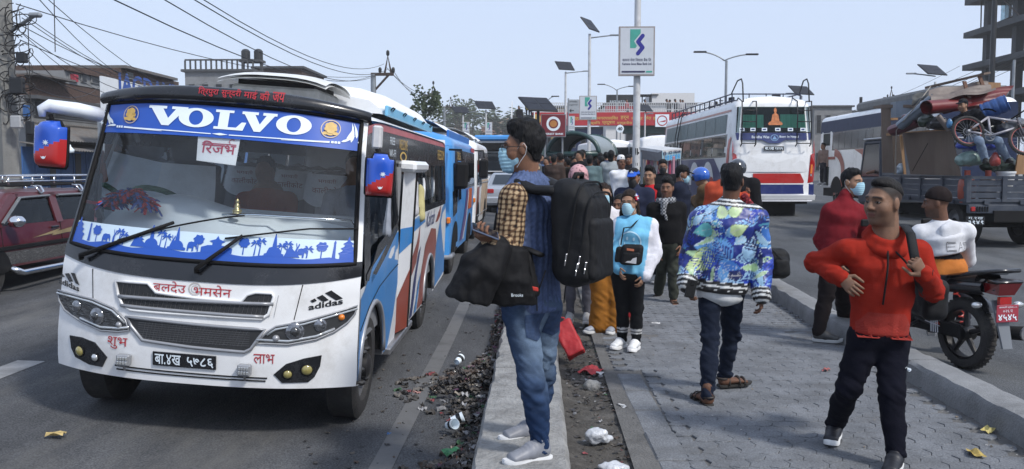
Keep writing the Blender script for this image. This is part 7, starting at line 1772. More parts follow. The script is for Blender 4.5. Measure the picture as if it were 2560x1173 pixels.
# loaded truck, motorcycle, bicycle
tk_m=mat('truck_slate',(.035,.045,.065),.5,var=.25,scale=3,dirt=(.10,.10,.10),dscale=3,damt=.6)
plyw=mat('plywood_brown',(.11,.075,.055),.65,var=.25,scale=2,stretch=(1,1,.2),dirt=(.2,.17,.14),damt=.35)
wood=mat('wood_tan',(.30,.17,.08),.6,var=.3,stretch=(1,1,.15),scale=10)
vin_r=mat('vinyl_red',(.13,.014,.016),.4,var=.2,scale=2,bump=.3,bscale=3);vin_g=mat('vinyl_grey',(.16,.19,.23),.4,var=.15,bump=.3,bscale=3);vin_b=mat('vinyl_brown',(.16,.13,.115),.6,var=.25)
tz=float(zright(9,18))
tk=thing('truck','slate grey truck piled high with furniture, rolled flooring, gas cylinders and a bicycle','truck',(8.36,17.0,tz));TB=np.array(tk.location)
z0,z1=1.06-tz,1.56-tz
def drop_side(org,dx,dy,n,L):
 f=lambda u,v,w:(org[0]+dx[0]*u+dy[0]*w,org[1]+dx[1]*u+dy[1]*w,v)
 fr=MB();fr.prism([(0,z1-.06),(L,z1-.06),(L,z1),(0,z1)],-.03,.03,f);fr.prism([(0,z0),(L,z0),(L,z0+.06),(0,z0+.06)],-.03,.03,f);fr.build('side_rail',tk_m,tk)
 for i in range(n+1):fr=MB();u=L*i/n;fr.prism([(max(0,u-.045),z0),(min(L,u+.045),z0),(min(L,u+.045),z1),(max(0,u-.045),z1)],-.045,.045,f);fr.build('stake',tk_m,tk)
 for i in range(n):
  fr=MB();a,c=L*i/n+.05,L*(i+1)/n-.05;h=(z1-z0-.14)/3
  for j in range(3):zz=z0+.07+j*h;fr.prism([(a,zz+.008),(c,zz+.008),(c,zz+h-.008),(a,zz+h-.008)],-.012,.012+.012*(j%2),f)
  fr.build('side_panel',tk_m,tk)
  fr=MB();fr.prism([(L*(i+.5)/n-.05,z0-.05),(L*(i+.5)/n+.05,z0-.05),(L*(i+.5)/n+.05,z0+.03),(L*(i+.5)/n-.05,z0+.03)],.03,.07,f);fr.build('hinge',tk_m,tk)
drop_side((0,0),(0,1),(-1,0),4,4.1);drop_side((0,0),(1,0),(0,-1),3,2.05)
part('corner_post',tk_m,tk,lambda b:b.box(-.02,-.02,(z0+z1)/2,.09,.09,z1-z0+.04,bev=.01))
part('bed_floor',tk_m,tk,lambda b:b.box(1.02,2.05,z0-.02,2.05,4.1,.08));part('rear_beam',tk_m,tk,lambda b:b.box(1.05,.0,z0-.14,2.1,.10,.17,bev=.01));part('light_grille',rub,tk,lambda b:[b.box(.16+.05*k,-.06,z0-.14,.02,.02,.10)for k in range(5)])
part('tail_light',red_lens,tk,lambda b:b.box(.08,-.06,z0-.14,.09,.03,.09,bev=.015));p_=part('number_plate',blk,tk,lambda b:b.box(.12,-.08,z0-.36,.36,.02,.17));b=MB();lettering(b,'ग.१ख',-.02,z0-.34,.26,z0-.29,lambda u,v:(u,-.095,v));lettering(b,'३१४१',-.02,z0-.43,.27,z0-.36,lambda u,v:(u,-.095,v),.02);b.build('plate_lettering',dec,p_)
for x in(.38,1.7):wheel(tk,x,.95,r=.44,w=.42,s=-1,hub=False)
for x in(.2,1.85):wheel(tk,x,4.6,r=.42,w=.24,s=-1)
part('chassis',rub,tk,lambda b:(b.box(1.02,2.4,z0-.28,1.1,5,.22),b.tube([(.2,.95,.44),(1.8,.95,.44)],.10,8)))
ch=2.42-tz
part('cab',tk_m,tk,lambda b:(b.box(1.02,5.1,1.0-tz*0,2.0,1.5,.75,bev=.08),b.box(1.02,4.95,ch-.05,1.9,1.3,.14,bev=.05),b.box(1.02,4.42,(ch+1.3)/2,1.9,.08,ch-1.3),[b.tube([(x,5.75,1.35),(x,5.5,ch-.05)],.05,6)for x in(.08,1.96)],[b.tube([(x,4.45,1.35),(x,4.5,ch-.05)],.05,6)for x in(.07,1.97)]),smooth='auto');part('cab_glass',mat('cab_window_dark',(.012,.013,.016),.25),tk,lambda b:b.flat([(4.5,1.36),(5.75,1.36),(5.5,ch-.1),(4.5,ch-.1)],lambda u,v:(.05,u,v)));part('cab_roof_trim',slv,tk,lambda b:b.box(1.02,4.95,ch+.035,1.96,1.36,.05,bev=.02));part('windscreen',mat('cab_window_dark'),tk,lambda b:b.flat([(.1,1.36),(1.94,1.36),(1.9,ch-.1),(.14,ch-.1)],lambda u,v:(u,5.76-.24*(v-1.36),v)))
dr=thing('person','truck driver resting a yellow sleeved arm on the cab window','person',W(2185,432,21.9));sdf_part('arm',lambda F_:(F_.rc(W(2204,425,22.0),W(2190,428,21.85),.06,.05,.02)),.02,m_cloth,None,(.45,.35,.06),parent=dr,base=np.array(dr.location));sdf_part('hand',lambda F_:(F_.rc(W(2190,428,21.85),W(2168,433,21.9),.045,.035,.02),F_.ell(W(2203,392,22.3),(.09,.11,.13)),F_.ell(W(2204,440,22.4),(.2,.16,.26))),.02,m_skin,None,SK['b'],parent=dr,base=np.array(dr.location))
def load(name,label,cat,c):return thing(name,label,cat,c)
def wquad(b,pts,t,dv=(0,1,0)):
 P=[W(*p)for p in pts];n=len(P);Q=[p+np.array(dv)*t for p in P];b.add(P+Q,[tuple(range(n)),tuple(range(n,2*n))[::-1]]+[(i,i+n,(i+1)%n+n,(i+1)%n)for i in range(n)])
def wbuild(b,name,m,t,smooth=False):o=np.array(t.location);b.V=[tuple(np.array(v)-o)for v in b.V];return b.build(name,m,t,smooth=smooth)
t=load('wardrobe','tall brown open wardrobe standing at the front of the truck load','wardrobe',W(2230,435,19.9))
b=MB();wquad(b,[(2204,262,20.3),(2224,264,20.1),(2237,432,20.1),(2207,432,20.3)],.05);wbuild(b,'side_panel',plyw,t)
b=MB();wquad(b,[(2204,262,20.3),(2204,268,20.3),(2360,268,18.6),(2360,262,18.6)],.5);b.V[1]=tuple(W(2204,270,20.3));wbuild(b,'top_board',plyw,t)
b=MB();wquad(b,[(2225,333,20.0),(2370,322,18.4),(2370,328,18.4),(2226,339,20.0)],.5);wbuild(b,'shelf',wood,t)
b=MB();wquad(b,[(2250,338,19.6),(2256,338,19.6),(2266,436,19.6),(2260,436,19.6)],.04);wbuild(b,'stile',wood,t);b=MB();wquad(b,[(2224,262,20.2),(2245,262,20.2),(2245,300,20.2),(2224,300,20.2)],.4);wbuild(b,'drawer',wood,t);b=MB();wquad(b,[(2228,340,20.35),(2262,340,20.35),(2262,436,20.35),(2236,436,20.35)],.03);wbuild(b,'back_panel',mat('wood_dark',(.05,.035,.028),.7),t)
t=load('plywood_sheet','large dark brown plywood sheet leaning inside the side of the truck','board',W(2330,440,18.2));b=MB();wquad(b,[(2256,333,19.4),(2378,326,17.5),(2402,440,17.2),(2276,436,19.2)],.03,(.6,.6,0));wbuild(b,'sheet',plyw,t);b=MB();b.tube([W(2320,358,18.2),W(2281,428,18.9)],.008,4);wbuild(b,'scratch_bar',rub,t)
t=load('table','upturned table with two wooden legs lying on top of the truck load','table',W(2390,220,18));b=MB();wquad(b,[(2312,217,18.6),(2460,182,17.6),(2460,187,17.6),(2312,223,18.6)],.9,(.5,.7,.1));wbuild(b,'tabletop',plyw,t)
for a,c in(((2408,203),(2420,245)),((2446,190),(2466,246))):b=MB();wquad(b,[(a[0],a[1],17.7),(a[0]+8,a[1],17.7),(c[0]+8,c[1],17.7),(c[0],c[1],17.7)],.05);wbuild(b,'leg',mat('leg_brown',(.16,.08,.05),.6),t)
b=MB();wquad(b,[(2454,205,18.2),(2502,207,18.2),(2502,225,18.2),(2454,222,18.2)],.3);wbuild(b,'slat_panel',wood,t)
t=load('box_panel','grey cupboard panel standing behind the rolls on the truck','panel',W(2270,280,19.5));b=MB();wquad(b,[(2240,254,19.8),(2300,246,19.4),(2300,292,19.4),(2240,293,19.8)],.3);wbuild(b,'panel',vin_g,t)
def roll(name,label,A_,B_,r0,r1,m,fl=.8):
 t=load(name,label,'roll',W(*A_));b=MB();a,c=W(*A_),W(*B_);d=unit(c-a);u,v=frame_of(d);P=[]
 for k in range(26):ang=k/25*4.2*PI;rr=1-.35*k/25;P.append((ang,rr))
 b.grid(lambda k,q:tuple(a+(c-a)*q+(u*math.cos(P[int(k)][0])+v*math.sin(P[int(k)][0])*fl)*(r0+(r1-r0)*q)*P[int(k)][1]),range(26),np.linspace(0,1,5));wbuild(b,'sheet',m,t,'auto');return t
roll('vinyl_roll','dark red vinyl floor roll on the truck, behind the seated man',(2316,270,17.5),(2450,258,17.9),.19,.17,vin_r);roll('vinyl_roll','grey vinyl floor roll slanting over the truck load',(2345,242,17.9),(2250,316,18.6),.17,.13,vin_g);roll('vinyl_roll','maroon vinyl roll lying on the wardrobe shelf of the truck',(2300,303,18.3),(2235,327,19.3),.15,.17,mat('vinyl_maroon',(.10,.02,.03),.45,var=.2));roll('carpet_roll','pale brown carpet roll sticking out beside the man on the truck',(2345,290,17.3),(2372,325,17.3),.07,.07,vin_b)
def drape(name,label,pts,m,amp,cat='sheet'):
 t=load(name,label,cat,W(*pts[0]));A4=[W(*p)for p in pts];b=MB()
 def f(u,v):p=(A4[0]*(1-u)+A4[1]*u)*(1-v)+(A4[3]*(1-u)+A4[2]*u)*v;return tuple(p+np.array([0,-.6,.8])*amp*(math.sin(u*9+v*4)*.5+math.sin(v*13+u*3)*.5))
 b.grid(f,np.linspace(0,1,16),np.linspace(0,1,10));wbuild(b,'cloth',m,t,True)
drape('vinyl_sheet','wide red vinyl sheet sagging over the truck load above the blue barrel',[(2330,250,17.9),(2535,215,17.7),(2500,252,17.55),(2360,285,17.6)],vin_r,.04);drape('folded_cover','grey brown folded covers heaped under the upturned table',[(2318,228,18.0),(2470,205,17.8),(2490,225,17.5),(2330,262,17.6)],vin_b,.07);drape('tarpaulin','dark tarpaulin bundle on the back of the truck load',[(2280,240,19.5),(2340,225,19.5),(2340,245,19.2),(2280,262,19.2)],mat('tarp_dark',(.05,.055,.06),.7),.08)
t=load('barrel','blue plastic barrel tucked under the red vinyl sheet','barrel',W(2490,268,17.3));b=MB();a,c=W(2455,282,17.4),W(2520,256,17.2);d=c-a;u,v=frame_of(d)
b.grid(lambda q,k:tuple(a+d*q+(u*math.cos(k)+v*math.sin(k))*.17*(1-.10*(abs(math.sin(q*12))>.93)-.25*(q<.02 or q>.98))),[0,.02]+list(np.linspace(.04,.96,22))+[.98,1],np.linspace(0,2*PI,20));wbuild(b,'drum',mat('drum_blue',(.016,.065,.22),.4,var=.15,coat=.2),t,True)
for i,(px,col,lb)in enumerate(((2418,(.30,.065,.04),'red gas cylinder at the truck corner beside the plywood sheet'),(2470,(.14,.10,.085),'dusty brown gas cylinder between the red cylinder and the white bucket'))):
 c=W(px,449,17.25);t=load('gas_cylinder',lb,'gas cylinder',c+np.array([0,0,-.42]));b=MB();b.lathe([(.10,0),(.16,.05),(.165,.30),(.15,.40),(.09,.46),(.05,.48)],18);m_=mat('cylinder_%d'%i,col,.5,var=.2,dirt=(.12,.1,.09));o=b.build('tank',m_,t,smooth=True);part('valve_guard',mat('guard_red',(.36,.06,.035),.5),t,lambda b:b.lathe([(.055,.47),(.055,.60),(.045,.60)],12));part('foot_ring',m_,t,lambda b:b.lathe([(.12,-.04),(.12,.02)],16))
t=load('bucket','white plastic bucket standing behind the tailgate','bucket',W(2514,440,17.3)+np.array([0,0,-.25]));part('tub',mat('bucket_white',(.6,.62,.64),.4),t,lambda b:b.lathe([(.13,0),(.17,.30),(.185,.30),(.185,.34),(.165,.34),(.13,.02)],20),smooth='auto')
t=load('wooden_board','tan wooden board standing at the right end of the tailgate','board',W(2548,436,17.3));b=MB();wquad(b,[(2545,387,17.3),(2610,380,17.3),(2610,436,17.3),(2538,436,17.3)],.04);wbuild(b,'plank',wood,t)
for nm,lb,c,r,col,w_ in(('plastic_sack','clear green plastic sack on the gas cylinders',(2424,396,17.15),(.28,.2,.16),(.16,.24,.22),.03),('sack','shiny blue sack under the bicycle',(2445,360,17.3),(.42,.2,.14),(.03,.06,.36),.03),('gift_bag','small red and gold bag between the knees of the man on the truck',(2488,398,17.0),(.10,.08,.16),(.35,.06,.05),.02),('sack','dark bundle behind the cylinders',(2500,410,17.6),(.4,.2,.2),(.015,.03,.02),.03),('bundle','dark red bundle lying behind the grey roll on the truck',(2292,292,18.6),(.3,.2,.13),(.06,.012,.016),.04),('bundle','black bundle wedged between the carpet roll and the wardrobe shelf',(2345,308,17.7),(.22,.2,.15),(.01,.011,.014),.04),('bundle','dark green bundle under the red vinyl sheet behind the man',(2460,318,17.7),(.5,.2,.2),(.014,.02,.018),.05),('bundle','grey blanket bundle at the right end of the load',(2535,318,17.5),(.35,.2,.22),(.05,.055,.065),.05),('bundle','dark bundle stuffed under the grey roll',(2320,300,17.9),(.20,.15,.15),(.012,.014,.02),.03),('plastic_bag','pale blue plastic bag at the foot of the wardrobe',(2252,422,19.7),(.10,.08,.14),(.28,.33,.38),.03),('pail','light blue canister beside the carpet roll',(2374,308,17.2),(.06,.06,.11),(.05,.16,.32),.005)):
 t=load(nm,lb,'bag' if nm!='pail' else 'canister',W(*c));sdf_part('skin',lambda F_:(F_.ell(W(*c),np.array(r)*[.7,1,.9],None,.02),F_.ell(W(*c)+np.array([r[0]*.5,0,-r[2]*.25]),np.array(r)*[.5,.8,.65],None,.03),F_.ell(W(*c)-np.array([r[0]*.5,0,r[2]*.2]),np.array(r)*[.5,.8,.7],None,.03)),.022,mat('sack_'+str(int(col[2]*1000)),col,.3,var=.4,scale=9,coat=.4,bump=.4,bscale=18),None,parent=t,base=np.array(t.location),wr=w_*1.3,wsc=(7,7,9))
t=load('rope','thin rope tied over the truck load down to the side board','rope',W(2239,440,19));b=MB();P=[W(*p)for p in((2326,217,18.4),(2305,245,18),(2262,300,18.3),(2241,326,18.9),(2238,436,19.0))];b.tube(P,.012,5);wbuild(b,'strand',mat('rope_tan',(.25,.23,.2),.9),t)
bi=load('bicycle','grey mountain bicycle with red rims held on top of the truck load','bicycle',W(2480,350,16.9));bo=np.array(bi.location)
R1,R2=W(2420,328,16.85),W(2562,350,16.75);bz=unit(R2-R1);bn=unit(np.cross(bz,np.array([.35,.25,1.])));bu=np.cross(bn,bz);bu*=np.sign(bu[2])
bq=lambda p,u,v,w=0:tuple(p+bz*u+bu*v+bn*w-bo)
for c in(R1,R2):
 b=MB();b.tube([bq(c,.275*math.cos(a),.275*math.sin(a))for a in np.linspace(0,2*PI,33)[:-1]],.030,8,closed=True)
 for k in range(40):a=k*2*PI/40;b.box(*bq(c,.300*math.cos(a),.300*math.sin(a)),.022,.03,.022)
 wh=b.build('wheel',tyr,bi,smooth='auto');b=MB();b.tube([bq(c,.245*math.cos(a),.245*math.sin(a))for a in np.linspace(0,2*PI,33)[:-1]],.012,6,closed=True);b.build('rim',mat('rim_red',(.35,.09,.08),.4),wh,smooth=True)
 b=MB()
 for k in range(18):a=k*2*PI/18;b.tube([bq(c,.02*math.cos(a+.5),.02*math.sin(a+.5)),bq(c,.245*math.cos(a),.245*math.sin(a))],.0025,3)
 b.tube([bq(c,0,0,-.05),bq(c,0,0,.05)],.025,8);b.tube([bq(c,.07*math.cos(a),.07*math.sin(a),-.03)for a in np.linspace(0,2*PI,17)[:-1]],.008,4,closed=True);b.build('spokes',slv,wh)
L_=np.linalg.norm(R2-R1);bb=(.42,-.02);hd_=(L_-.16,.34);st=(.34,.34)
b=MB()
for p,q in(((0,0),bb),(bb,st),(bb,(hd_[0]+.03,hd_[1]-.10)),(st,hd_),(st,(0,0))):b.tube([bq(R1,*p),bq(R1,*q)],.022,8)
b.build('frame',mat('frame_grey',(.30,.29,.32),.3,var=.1,coat=.5),bi,smooth=True)
part('fork',mat('fork_dark',(.08,.07,.08),.3),bi,lambda b:[b.tube([bq(R1,hd_[0]-.02,hd_[1]+.06),bq(R1,hd_[0]+.04,hd_[1]-.12,w),bq(R1,L_,0,w)],.018,6)for w in(-.05,.05)],smooth=True)
part('handlebar',rub,bi,lambda b:(b.tube([bq(R1,hd_[0]-.03,hd_[1]+.08),bq(R1,hd_[0]+.02,hd_[1]+.12)],.018,6),b.tube([bq(R1,hd_[0]-.02,hd_[1]+.13,w)for w in(-.3,0,.3)],.014,6)))
part('saddle',rub,bi,lambda b:b.grid(lambda u,v:bq(R1,.22+.26*u,.47+.03*math.sin(PI*u),v*(.07-.05*u)),np.linspace(0,1,8),np.linspace(-1,1,5)));part('crank',slv,bi,lambda b:(b.tube([bq(R1,bb[0]+.09*math.cos(a),bb[1]+.09*math.sin(a),-.05)for a in np.linspace(0,2*PI,19)[:-1]],.012,5,closed=True),b.tube([bq(R1,bb[0]-.15,bb[1]+.08,.06),bq(R1,*bb,.05),bq(R1,*bb,-.06),bq(R1,bb[0]+.15,bb[1]-.09,-.07)],.014,5)))
part('pedal',rub,bi,lambda b:b.box(*bq(R1,bb[0]+.15,bb[1]-.09,-.11),.10,.09,.03,bev=.008))
person('man in a black cap and dark jacket sitting on the truck load, holding the bicycle',17.2,dict(s=.98,hd=(2407,264),nk=(2412,288),pv=(2438,340),yaw=-35,face=(-62,-6,0),hair='short',skin='c',stub=.4,top=dict(name='jacket',col=(.010,.011,.014),th=.04),armL=[(2462,305,-.1),(2500,302,-.25)],armR=[(2398,318,-.1),(2425,322,-.3)],legR=[(2448,352,-.45),(2462,398,-.35)],legL=[(2494,352,-.35),(2518,398,-.2)],toeR=(2470,402,-.6),toeL=(2530,404,-.4),base=tuple(W(2440,345,17.2)),trousers=dict(col=(.17,.22,.30),mat=m_denim,loose=.05),shoecol=(.01,.01,.01),solecol=(.02,.02,.02)))
headwear(J_:=dict(hd=W(2407,264,17.2),HR=head_frame(-62,-6,0),hs=.98,hh=.013,root=COL.objects[[o.name for o in COL.objects if o.name.startswith('person')and 'sitting on the truck' in o.get('label','')][0]],base=W(2440,345,17.2),T=lambda x,y,z:W(2407,264,17.2)+.98*(head_frame(-62,-6,0)[0]*x+head_frame(-62,-6,0)[1]*y+head_frame(-62,-6,0)[2]*z)),'cap',(.012,.014,.02))
# parked motorcycle
def motorcycle(label,loc,rz,plate=True):
 mo=thing('motorcycle',label,'motorcycle',loc,rz);al=mat('alloy_black',(.02,.02,.022),.4,metal=.4);pb=mat('moto_black',(.010,.010,.012),.25,coat=.5,var=.1);gy=mat('fender_grey',(.14,.155,.175),.4,var=.1)
 for y,w in((0,.115),(1.27,.09)):
  b=MB();r=.305;b.lathe([(r*.72,-w/2+.01),(r*.8,-w/2),(r*.93,-w/2*.9),(r,-w/5),(r,w/5),(r*.93,w/2*.9),(r*.8,w/2),(r*.72,w/2-.01)],40,(0,y,r),'x',cap=False);wh=b.build('wheel',tyr,mo,smooth='auto')
  b=MB();b.lathe([(r*.74,-.03),(r*.66,-.035),(r*.66,.035),(r*.74,.03)],36,(0,y,r),'x',cap=False)
  for k in range(5):a=k*2*PI/5+.3;b.tube([(0,y+.04*math.cos(a),r+.04*math.sin(a)),(0,y+r*.69*math.cos(a),r+r*.69*math.sin(a))],[.028,.016],6)
  b.lathe([(.001,-.06),(.06,-.06),(.065,0),(.06,.06),(.001,.06)],16,(0,y,r),'x');b.build('rim',al,wh,smooth='auto')
  b=MB();b.box(0,0,0,.001,.001,.001)
  tr=MB()
  for k in range(44):a=k*2*PI/44;tr.box(0,y+r*1.0*math.cos(a),r+r*1.0*math.sin(a),w*.55,.012,.012,R=np.array(Matrix.Rotation(a,3,'X')))
  tr.build('tread',tyr,wh)
 part('seat',mat('seat_vinyl',(.012,.012,.013),.55,bump=.3,bscale=200),mo,lambda b:b.grid(lambda y,a:((.13-.03*y)*math.cos(a),-.22+y*.85,.72+.05*(1-y)**2+.07*math.sin(a)+.05*max(0,.5-y)),np.linspace(0,1,12),np.linspace(-.3,PI+.3,11)),smooth=True)
 part('side_cover',pb,mo,lambda b:[b.grid(lambda y,t:(s*(.10+.05*math.sin(t*PI)*(1-.5*y)),-.30+y*.85,.62+.13*t+.06*(1-y)),np.linspace(0,1,8),np.linspace(0,1,6))for s in(-1,1)],smooth=True)
 part('tail_cowl',pb,mo,lambda b:(b.box(0,-.28,.745,.20,.30,.10,bev=.035),b.box(0,-.40,.80,.26,.12,.03,bev=.012)),smooth='auto');tl=part('tail_light',mat('lens_dark_red',(.13,.006,.008),.15,coat=1),mo,lambda b:b.add([(-.10,-.30,.70),(.10,-.30,.70),(.11,-.46,.79),(-.11,-.46,.79),(-.10,-.28,.78),(.10,-.28,.78),(.075,-.42,.69),(-.075,-.42,.69)],[(0,4,3,7),(1,6,2,5),(7,3,2,6),(0,7,6,1),(4,5,2,3),(0,1,5,4)]))
 part('grab_rail',pb,mo,lambda b:b.tube([(-.14,.12,.78),(-.15,-.25,.86),(-.11,-.42,.89),(.11,-.42,.89),(.15,-.25,.86),(.14,.12,.78)],.018,7),smooth=True);part('rail_pad',gy,mo,lambda b:b.box(0,-.30,.865,.12,.16,.025,bev=.01))
 part('rear_fender',pb,mo,lambda b:b.grid(lambda u,a:(u*.075*(1-.15*abs(u)),.345*math.cos(a),.305+.345*math.sin(a)+.02-.015*u*u),np.linspace(-1,1,5),np.linspace(PI*.42,PI*.80,10)),smooth=True)
 part('mud_flap',gy,mo,lambda b:b.prism([(-.065,.62),(.065,.62),(.045,.24),(-.045,.24)],0,.02,lambda u,v,w:(u,-.33-.28*(.62-v)-w,v+.02)))
 part('light_stay',red_lens,mo,lambda b:b.box(0,-.40,.645,.11,.03,.06))
 for s in(-1,1):part('indicator',lens_c,mo,lambda b:b.lathe([(.001,0),(.022,.02),(.03,.05),(.022,.09),(.001,.10)],10,(s*.12,-.36,.60),'x')if s>0 else b.lathe([(.001,0),(.022,-.02),(.03,-.05),(.022,-.09),(.001,-.10)],10,(-.12,-.30,.60),'x'),smooth=True)
 if plate:
  po=part('number_plate',mat('plate_red',(.30,.03,.05),.5),mo,lambda b:b.box(0,-.435,.545,.21,.008,.14,bev=.003));b=MB();f=lambda u,v:(u,-.441,v)
  lettering(b,'बागमती प्रदेश-०२',-.085,.587,.085,.607,f);lettering(b,'०२६ प',-.045,.553,.045,.577,f);lettering(b,'४५४५',-.09,.487,.09,.54,f,.02);b.build('plate_lettering',dec,po)
 part('exhaust',rub,mo,lambda b:(b.tube([(.16,.75,.28),(.17,.3,.28),(.19,-.05,.32),(.20,-.42,.37)],[.025,.03,.055,.058],12),),smooth=True);part('exhaust_tip',stl,mo,lambda b:b.lathe([(.058,0),(.06,-.02),(.03,-.02),(.02,.01)],14,(.20,-.42,.37),'y',cap=False))
 part('swing_arm',al,mo,lambda b:[b.tube([(s*.09,0,.30),(s*.10,.5,.36)],.022,6)for s in(-1,1)]);part('chain_case',rub,mo,lambda b:b.box(-.10,.26,.33,.03,.62,.12,bev=.03));part('engine',mat('engine_black',(.018,.018,.02),.4,metal=.3),mo,lambda b:(b.box(0,.68,.38,.26,.36,.24,bev=.05),b.lathe([(.10,-.16),(.11,-.14),(.11,.14),(.10,.16)],16,(0,.62,.36),'x'),[b.box(0,.82,.50+.022*k,.2,.16,.008)for k in range(6)]),smooth='auto')
 for s in(-1,1):part('shock_absorber',mat('spring_red',(.35,.03,.02),.4),mo,lambda b:b.tube([(s*.13+.03*math.cos(a),.18+.12*a/40+.0,.34+.30*a/40+.03*math.sin(a)*.4)for a in np.linspace(0,40,90)],.007,4))
 part('foot_rest',al,mo,lambda b:(b.tube([(-.28,.35,.33),(-.12,.45,.34),(.12,.45,.34),(.26,.35,.33)],.016,6),b.tube([(-.10,.6,.3),(-.20,.5,.10),(-.24,.45,.09)],.014,6)));part('saree_guard',stl,mo,lambda b:[b.tube([(-.20-.006*k,.10+.02*k,.30),(-.18,.16+.02*k,.56)],.006,4)for k in range(4)]+[b.tube([(-.20,.08,.36+.05*k),(-.20,.26,.38+.05*k)],.005,4)for k in range(4)])
 part('tank',mat('tank_black',(.012,.012,.014),.15,coat=1),mo,lambda b:b.grid(lambda y,a:((.145-.03*y)*math.cos(a)*math.sin(PI*(.12+.8*y))**.3,.62+.48*y,.74+.14*math.sin(a)*math.sin(PI*(.15+.75*y))**.4+.06*y),np.linspace(0,1,12),np.linspace(-.4,PI+.4,12)),smooth=True)
 part('fork',stl,mo,lambda b:[b.tube([(s*.09,1.27,.305),(s*.09,1.03,.86),(s*.09,1.0,.95)],.022,7)for s in(-1,1)]);part('front_fender',pb,mo,lambda b:b.grid(lambda u,a:(u*.06,1.27+.34*math.cos(a),.305+.34*math.sin(a)-.01*u*u),np.linspace(-1,1,4),np.linspace(.15*PI,.75*PI,9)),smooth=True)
 part('handlebar',al,mo,lambda b:b.tube([(-.38,.84,1.02),(-.26,.92,1.04),(-.08,.98,.96),(.08,.98,.96),(.26,.92,1.04),(.38,.84,1.02)],.014,6),smooth=True);part('headlight',lens_c,mo,lambda b:b.lathe([(.001,.10),(.09,.08),(.10,0),(.08,-.10)],16,(0,1.10,.88),'y'),smooth=True)
 for s in(-1,1):part('mirror',rub,mo,lambda b:(b.tube([(s*.24,.92,1.04),(s*.30,.94,1.18)],.007,5),b.box(s*.33,.94,1.20,.12,.03,.07,bev=.012)))
 return mo
motorcycle('black motorcycle with a red number plate parked against the far kerb',(3.67,7.40,-.02),math.radians(15))
m2=motorcycle('motorcycle under the rider in the blue helmet',(2.75,13.1,float(rise(13.3))+.0),math.radians(38),False)
bk=thing('rucksack','black rucksack left on the far kerb beside the man in the leaf print jacket','bag',W(1940,690,10.6));kb=np.array(bk.location)
sdf_part('bag_body',lambda F_:(F_.box(W(1940,658,10.8),(.15,.12,.19),None,.09,.03),F_.box(W(1952,668,10.7),(.10,.10,.12),None,.06,.03)),.013,m_nyl,None,parent=bk,base=kb,wr=.02);part('strap',m_nyl,bk,lambda b:b.tube([np.array(W(x,y,10.62))-kb for x,y in((1930,625),(1955,650),(1968,660),(1962,690))],.014,5))
# buildings, bridge, posts, wires, trees
m_brick=mat('brick_old',(.075,.046,.036),.9,var=.55,scale=7,bump=.6,bscale=14,dirt=(.06,.05,.045),dscale=.8,damt=.7,stretch=(1,1,3))
m_plast=mat('plaster_white',(.20,.205,.21),.9,var=.15,scale=1.5,dirt=(.12,.12,.12),dscale=.8,damt=.7)
m_blue_w=mat('shutter_blue',(.03,.10,.27),.6,var=.15,dirt=(.05,.08,.14),damt=.5)
m_tin=mat('tin_roof',(.12,.115,.11),.7,var=.2,dirt=(.14,.08,.05),dscale=2,damt=.6)
m_dark=mat('dark_opening',(.012,.013,.015),.4,var=.2)
m_cslab=mat('raw_concrete',(.062,.065,.07),.95,var=.25,scale=.7,dirt=(.07,.07,.07),dscale=.5,damt=.6)
m_rust=mat('rebar',(.05,.035,.03),.8)
m_post=mat('post_white',(.50,.51,.52),.5,var=.12,dirt=(.15,.14,.13),dscale=5,damt=.5);m_gal=mat('post_galvanised',(.26,.28,.30),.45,metal=.5,var=.15)
m_wire=mat('cable_black',(.012,.012,.013),.6)
m_sol=mat('solar_cells',(.012,.014,.022),.5,spec=.3,var=.15)
def onX(px,py,X):o,v=ray(px,py);t=X/v[0];return o[1]+v[1]*t,o[2]+v[2]*t
def fac(root,X,name,m,px0,py0,px1,py1,w0,w1,par=None):
 """a box on a street front at x = X, measured by its corners on the photo"""
 y0,z1=onX(px0,py0,X);y1,_=onX(px1,py0,X);z0=onX(px0,py1,X)[1];b=MB();o=np.array(root.location);b.box(X+(w0+w1)/2-o[0],(y0+y1)/2-o[1],(z0+z1)/2-o[2],abs(w1-w0),abs(y1-y0),abs(z1-z0));return b.build(name,m,par or root)
def window(root,X,a,m=m_dark,fr=m_plast):
 f=fac(root,X,'window',fr,*a,.0,.06);p=fac(root,X,'pane',m,a[0]+2,a[1]+2,a[2]-2,a[3]-2,.05,.075,f);return f
X0=-20.
t=thing('brick_building','old brick and plaster building with blue shutters behind the maroon SUV','building',(X0,38,.2))
fac(t,X0,'lower_wall',m_plast,60,238,445,470,-6,0);fac(t,X0,'brick_wall',m_brick,60,186,300,238,-6,.0);fac(t,X0,'brick_wall',m_brick,300,170,445,240,-6,.02);fac(t,X0,'upper_wall',m_plast,158,176,262,207,-5,.03);fac(t,X0,'parapet',m_brick,158,163,262,176,-5,.2);fac(t,X0,'roof_edge',m_tin,60,182,160,187,-5,.5);fac(t,X0,'roof_edge',m_tin,300,163,430,170,-5,.3);fac(t,X0,'floor_band',m_cslab,60,237,445,246,-5,.5)
for a in((200,180,214,205),(225,180,252,207),(316,180,330,196)):window(t,X0+.03,a)
w_=window(t,X0+.03,(170,182,188,203));fac(t,X0,'curtain',mat('curtain_red',(.30,.03,.05),.8,var=.8,scale=6),170,184,188,202,.1,.13,w_)
for a in((82,252,124,290),(238,258,262,292),(300,262,330,300),(132,256,160,290)):window(t,X0,a)
fac(t,X0,'cloth',m_blue_w,50,262,66,290,.1,.16)
for k in range(3):fac(t,X0,'balcony_rail',m_wire,60,282+6*k,260,283.5+6*k,.4,.44)
b=MB();ya,yb=onX(40,310,X0)[0],onX(300,310,X0)[0];zt,zb_=onX(120,308,X0)[1],onX(120,356,X0)[1]
